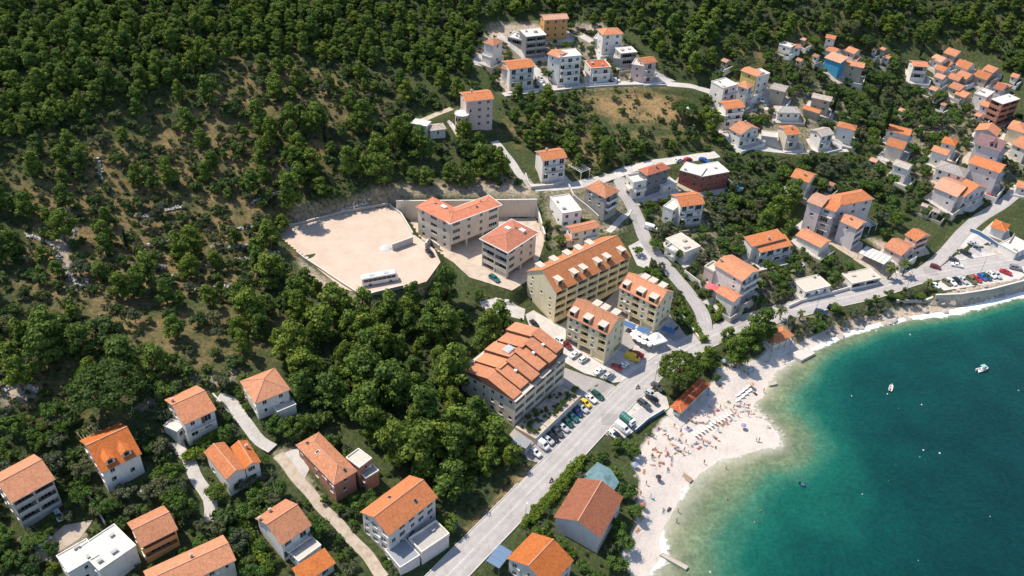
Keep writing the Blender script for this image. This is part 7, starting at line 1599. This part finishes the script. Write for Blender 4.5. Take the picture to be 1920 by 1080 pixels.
rk = random.Random(3); NUM = 'first second third fourth fifth sixth seventh eighth ninth tenth eleventh twelfth thirteenth fourteenth fifteenth sixteenth seventeenth eighteenth'.split()
for a, b, n_, sz, lab in [((1405,758),(1440,792),9,(.2,.5),'rock on the spit between the bathers and the water'), ((1436,790),(1463,822),12,(.25,.75),'rock at the tip of the pebble spit'), ((1465,694),(1500,664),8,(.3,.7),'rock on the shore below the orange roofed hut'), ((1530,642),(1640,606),16,(.4,1.5),'boulder on the shore below the tamarisks'), ((1640,606),(1760,582),16,(.4,1.7),'boulder below the sea wall with palms'), ((1760,582),(1910,546),18,(.4,1.3),'boulder in the surf below the parked cars')]:
    L_ = []
    for k in range(n_):
        t = rk.random(); x, y = a[0]+(b[0]-a[0])*t+rk.uniform(-12, 12), a[1]+(b[1]-a[1])*t+rk.uniform(-11, 4); p = atz(x, y, 0.3); s = rk.uniform(*sz); L_.append((x, p, s))
    for i, (x, p, s) in enumerate(sorted(L_, key=lambda q: q[0])):
        o = ob('rock', rk.choice(ROCKS), None, (p[0], p[1], max(hgt(p[0], p[1]), -.4)+s*.1), rk.uniform(0, 6)); o.scale = (s*rk.uniform(.8, 1.4), s, s*rk.uniform(.6, 1))
        tag(o, '%s %s from the left' % (NUM[i], lab), 'rock', lab.replace('rock ', 'rocks ').replace('boulder ', 'boulders '))
def boat(name, label, px, py, dpx, dpy, L, hullm, open_=True, canopy=False):
    p = atz(px, py, 0); q = atz(px+dpx, py+dpy, 0); T = thing(name, label, 'boat', (p[0], p[1], 0.0), math.atan2(q[1]-p[1], q[0]-p[0])); W = L*.36; mb = MB(); n_ = 9; rings = []
    for k in range(n_):
        t = k/(n_-1); x = -L/2+L*t; hw = W/2*(1-max(0, (t-.45)/.55)**2.2)+.03; sh = .55+.35*max(0, t-.4)
        i = len(mb.v); mb.v += [(x, -hw, sh), (x, -hw*.82, .05), (x, 0, -.3), (x, hw*.82, .05), (x, hw, sh), (x, hw*.78, sh), (x, hw*.7, .25), (x, -hw*.7, .25), (x, -hw*.78, sh)]; rings.append(i)
    for a_, b in zip(rings[:-1], rings[1:]):
        for k in range(9): mb.f.append((a_+k, b+k, b+(k+1) % 9, a_+(k+1) % 9)); mb.m.append(0); mb.uv.append(None)
    mb.f += [tuple(rings[0]+k for k in reversed(range(9))), tuple(rings[-1]+k for k in range(9))]; mb.m += [0, 0]; mb.uv += [None, None]; mb.obj('hull', hullm, T)
    for x in (-L*.22, L*.08): o = MB(); o.box(x-.15, x+.15, -W*.36, W*.36, .42, .5); o.obj('bench', WOODM, T)
    o = MB(); o.box(-L/2-.35, -L/2-.05, -.18, .18, .1, .95); o.obj('outboard_motor', DARK, T)
    if canopy:
        o = MB(); o.box(-L*.05, L*.2, -W*.3, W*.3, .45, 1.0); k = o.obj('console', WHITE, T); o = MB(); o.box(L*.2+.004, L*.2+.03, -W*.28, W*.28, .8, 1.35); o.obj('windscreen', GLASS, k)
        o = MB(); o.box(-L*.28, L*.12, -W*.38, W*.38, 2.0, 2.06); o.obj('sun_canopy', plain('boat_canopy', (0.25,0.45,0.42), 0.6), T)
        for x in (-L*.26, L*.1):
            for y in (-W*.34, W*.34): o = MB(); o.tube([(x, y, .4), (x, y, 2.0)], .03, 5); o.obj('canopy_post', METAL, T)
    return T
boat('motor_boat', 'white motor boat with canopy moored far right', 1842, 694, 18, -5, 4.6, PM['white'], True, True)
boat('dinghy', 'small white dinghy left of the motor boat', 1670, 728, 3, -10, 3.2, PM['white'])
boat('pedal_boat', 'small blue boat on the water below the dinghy', 1505, 911, 8, 5, 1.7, PM['blue'])
for x, y, lab in [(1728,759,'small white buoy below the motor boat'), (1664,739,'small buoy just below the dinghy')]:
    p = atz(x, y, 0); mb = MB(); mb.tube([(0, 0, -.25), (0, 0, -.1), (0, 0, .12), (0, 0, .28)], [.08, .2, .2, .08], 10); o = mb.obj('mooring_buoy', WHITE, None, True); o.location = p; tag(o, lab, 'buoy', 'mooring buoys in the bay')

# ------------------------------------------------------------------ dry stone walls, lamps, poles, motorcycles, small garden things
def dry_wall(pxs, label, h=0.9, wd=0.9):
    P = catmull([gnd(*p) for p in pxs], 0.55); c = P[0]; r = random.Random(int(pxs[0][0]*7+pxs[0][1])); T = thing('dry_stone_wall', label, 'stone wall', (c[0], c[1], hgt(c[0], c[1])))
    mb = MB()
    for p in P:
        for k in range(3):
            x, y = p[0]+r.uniform(-wd/2, wd/2), p[1]+r.uniform(-wd/2, wd/2); z = hgt(x, y)-T.location.z; s = r.uniform(.22, .5); zz = z+r.uniform(0, h)*(.4+.6*r.random())
            M = Matrix.Translation((x-c[0], y-c[1], zz))@Matrix.Rotation(r.uniform(0, 3), 4, Vector((r.random(), r.random(), 1)).normalized()); mb.box(-s, s, -s*.7, s*.7, -s*.5, s*.5, 0, M)
    o = mb.obj('loose_stones', wall_mat('dry_stone', (0.46,0.42,0.40)), T); o['kind'] = 'stuff'
for pxs, lab in [([(250,503),(275,500),(310,502)],'straight dry stone terrace wall in the left scrub'), ([(370,545),(390,541),(410,542),(436,538)],'curved dry stone wall in the scrub near the lot'), ([(280,462),(300,455),(320,452)],'short dry stone wall above the straight terrace wall'), ([(395,464),(430,466),(460,462),(480,462)],'dry stone wall left of the gravel lot'), ([(435,490),(470,485),(520,476)],'long pale terrace wall below the lone pine'), ([(440,432),(465,428),(490,424)],'terrace wall left of the lone pine'), ([(310,394),(325,392),(342,390)],'short wall between bushes in the dry terraces'), ([(255,405),(270,408),(285,403)],'broken wall piece in the dry terraces'), ([(50,442),(70,448),(95,458),(105,470)],'crumbling wall at the left edge path'), ([(105,475),(115,500),(135,520),(150,540),(165,528)],'pale rubble track edge in the left scrub'), ([(125,300),(138,288),(150,290)],'small rubble heap high in the left scrub'), ([(185,300),(187,320),(192,335)],'line of pale stones in the left scrub'), ([(300,524),(320,520),(345,524)],'flat rubble heap below the terraces'), ([(128,395),(130,420),(140,440)],'pale rubble slope at the left'), ([(5,735),(30,722),(55,728),(75,738)],'grey rubble heap at the left edge above the village'), ([(500,542),(512,530),(520,524)],'rubble by the corner of the gravel lot'), ([(475,380),(500,372),(528,362)],'terrace wall above the left end of the gravel lot'), ([(640,394),(665,388),(690,378)],'rocky bank above the gravel lot'), ([(525,280),(532,300),(540,318)],'white rubble chute above the gravel lot')]: dry_wall(pxs, lab)
def lamp(px, py, label, h=7.0):
    p = gnd(px, py); T = thing('street_lamp', label, 'street lamp', p, prn.uniform(0, 6), 'street lamps along the coast road'); mb = MB(); mb.tube([(0, 0, -.3), (0, 0, h), (.4, 0, h+.35), (1.1, 0, h+.4)], [.09, .06, .05, .04], 6); mb.obj('pole', METAL, T); mb = MB(); mb.box(.9, 1.5, -.12, .12, h+.34, h+.44); mb.obj('lamp_head', WHITE, T)
for x, y, lab in [(1227,718,'street lamp beside the silver hatchback near the beach'), (1131,845,'street lamp at the lower end of the beach car park'), (984,985,'lamp post at the lower end of the bright hedge'), (1838,512,'tall lamp post behind the sea front row'), (1530,580,'lamp post on the promenade near the dark blue saloon'), (1700,540,'lamp post near the right palm'), (1270,690,'lamp post by the bend before the umbrella pine')]: lamp(x, y, lab)
def moto(px, py, dpx, dpy, label):
    p = gnd(px, py); q = atz(px+dpx, py+dpy, p[2]); T = thing('motorcycle', label, 'motorcycle', (p[0], p[1], p[2]+.02), math.atan2(q[1]-p[1], q[0]-p[0]))
    for x in (-.65, .65): mb = MB(); mb.tube([(x, -.06, .3), (x, .06, .3)], .3, 12); mb.obj('wheel', DARK, T)
    mb = MB(); mb.tube([(-.6, 0, .45), (-.1, 0, .75), (.3, 0, .8), (.55, 0, .5)], [.12, .18, .17, .08], 8); mb.obj('body', PM['black'], T); mb = MB(); mb.box(-.6, .0, -.14, .14, .82, .9); mb.obj('seat', DARK, T); mb = MB(); mb.tube([(.4, -.35, 1.0), (.45, 0, .95), (.4, .35, 1.0)], .03, 5); mb.obj('handlebar', METAL, T)
    return T
def rider(T, label):
    b = person('sitting', (T.location.x, T.location.y, T.location.z+.8), 'black', label, T.rotation_euler.z, 'motorcycle riders'); return b
t = moto(1033, 903, 10, -12, 'motorcycle riding up the coast road beside the hedge'); rider(t, 'person in black riding the motorcycle beside the hedge')
t = moto(1195, 728, 12, -10, 'motorcycle on the coast road near the stepped hotel row'); rider(t, 'person in black riding the motorcycle near the beach car park')
def pergola(px, py, dpx, dpy, L, W, h, nb, label, mat):
    p = gnd(px, py); q = atz(px+dpx, py+dpy, p[2]); T = thing('pergola', label, 'pergola', p, math.atan2(q[1]-p[1], q[0]-p[0]))
    for x in (-L/2, L/2):
        for y in (-W/2, W/2): mb = MB(); mb.box(x-.08, x+.08, y-.08, y+.08, -1.5, h); mb.obj('post', mat, T)
    for y in (-W/2, W/2): mb = MB(); mb.box(-L/2-.2, L/2+.2, y-.07, y+.07, h, h+.18); mb.obj('beam', mat, T)
    for k in range(nb): x = -L/2+L*k/(nb-1); mb = MB(); mb.box(x-.06, x+.06, -W/2-.3, W/2+.3, h+.181, h+.3); mb.obj('slat', mat, T)
pergola(1085, 325, 10, 6, 7, 4.5, 2.6, 8, 'white slatted pergola right of the white three storey house', WHITE)
pergola(172, 822, 14, -7, 5, 3, 2.4, 8, 'dark lattice pergola behind the orange dormer house', WOODM)
pergola(1625, 428, 10, 6, 5, 4, 2.6, 7, 'pale pergola beside the white hotel', WHITE)
def pool(px, py, rx, label):
    p = gnd(px, py); T = thing('swimming_pool', label, 'pool', (p[0], p[1], p[2]+.1)); n_ = 20; rim = MB(); wv = MB()
    for k in range(n_):
        a, b = 2*math.pi*k/n_, 2*math.pi*(k+1)/n_
        f = lambda t, r, z: (r*math.cos(t), r*.75*math.sin(t), z)
        rim.face([f(a, rx, .5), f(b, rx, .5), f(b, rx+.35, .5), f(a, rx+.35, .5)][::-1]); rim.face([f(b, rx+.35, .5), f(a, rx+.35, .5), f(a, rx+.35, -1.5), f(b, rx+.35, -1.5)][::-1]); rim.face([f(a, rx, .5), f(a, rx, .1), f(b, rx, .1), f(b, rx, .5)])
    wv.face([f(2*math.pi*k/n_, rx-.002, .38) for k in range(n_)]); rim.obj('rim', WHITE, T); wv.obj('pool_water', plain('pool_blue', (0.04,0.42,0.62), .08, 0, .05), T)
pool(1381, 352, 2.4, 'small turquoise swimming pool right of the brick red house'); pool(1379, 471, 1.3, 'tiny blue pool in the garden beside the stepped double roof house'); pool(1498, 497, 1.6, 'pale green pool in the gardens below the white hotel')
# heap of pale gravel and a stack of blocks on the lot
def heap(px, py, r_, h, label, mat):
    p = gnd(px, py); r2 = random.Random(px); mb = MB(); n_ = 14; R_ = [[(r_*k/4*math.cos(2*math.pi*q/n_)*r2.uniform(.85, 1.12), r_*k/4*math.sin(2*math.pi*q/n_)*r2.uniform(.85, 1.12), h*(1-(k/4)**1.3)*r2.uniform(.85, 1.1) if k < 4 else -.1) for q in range(n_)] for k in range(1, 5)]
    for q in range(n_): mb.face([(0, 0, h), R_[0][q], R_[0][(q+1) % n_]])
    for k in range(3):
        for q in range(n_): mb.face([R_[k][q], R_[k+1][q], R_[k+1][(q+1) % n_], R_[k][(q+1) % n_]])
    o = mb.obj('gravel_heap', mat, None); o.location = (p[0], p[1], p[2]+.08); tag(o, label, 'gravel heap')
heap(724, 466, 2.2, 1.1, 'pale heap of white gravel beside the stub wall', wall_mat('white_gravel', (0.62,0.62,0.64)))
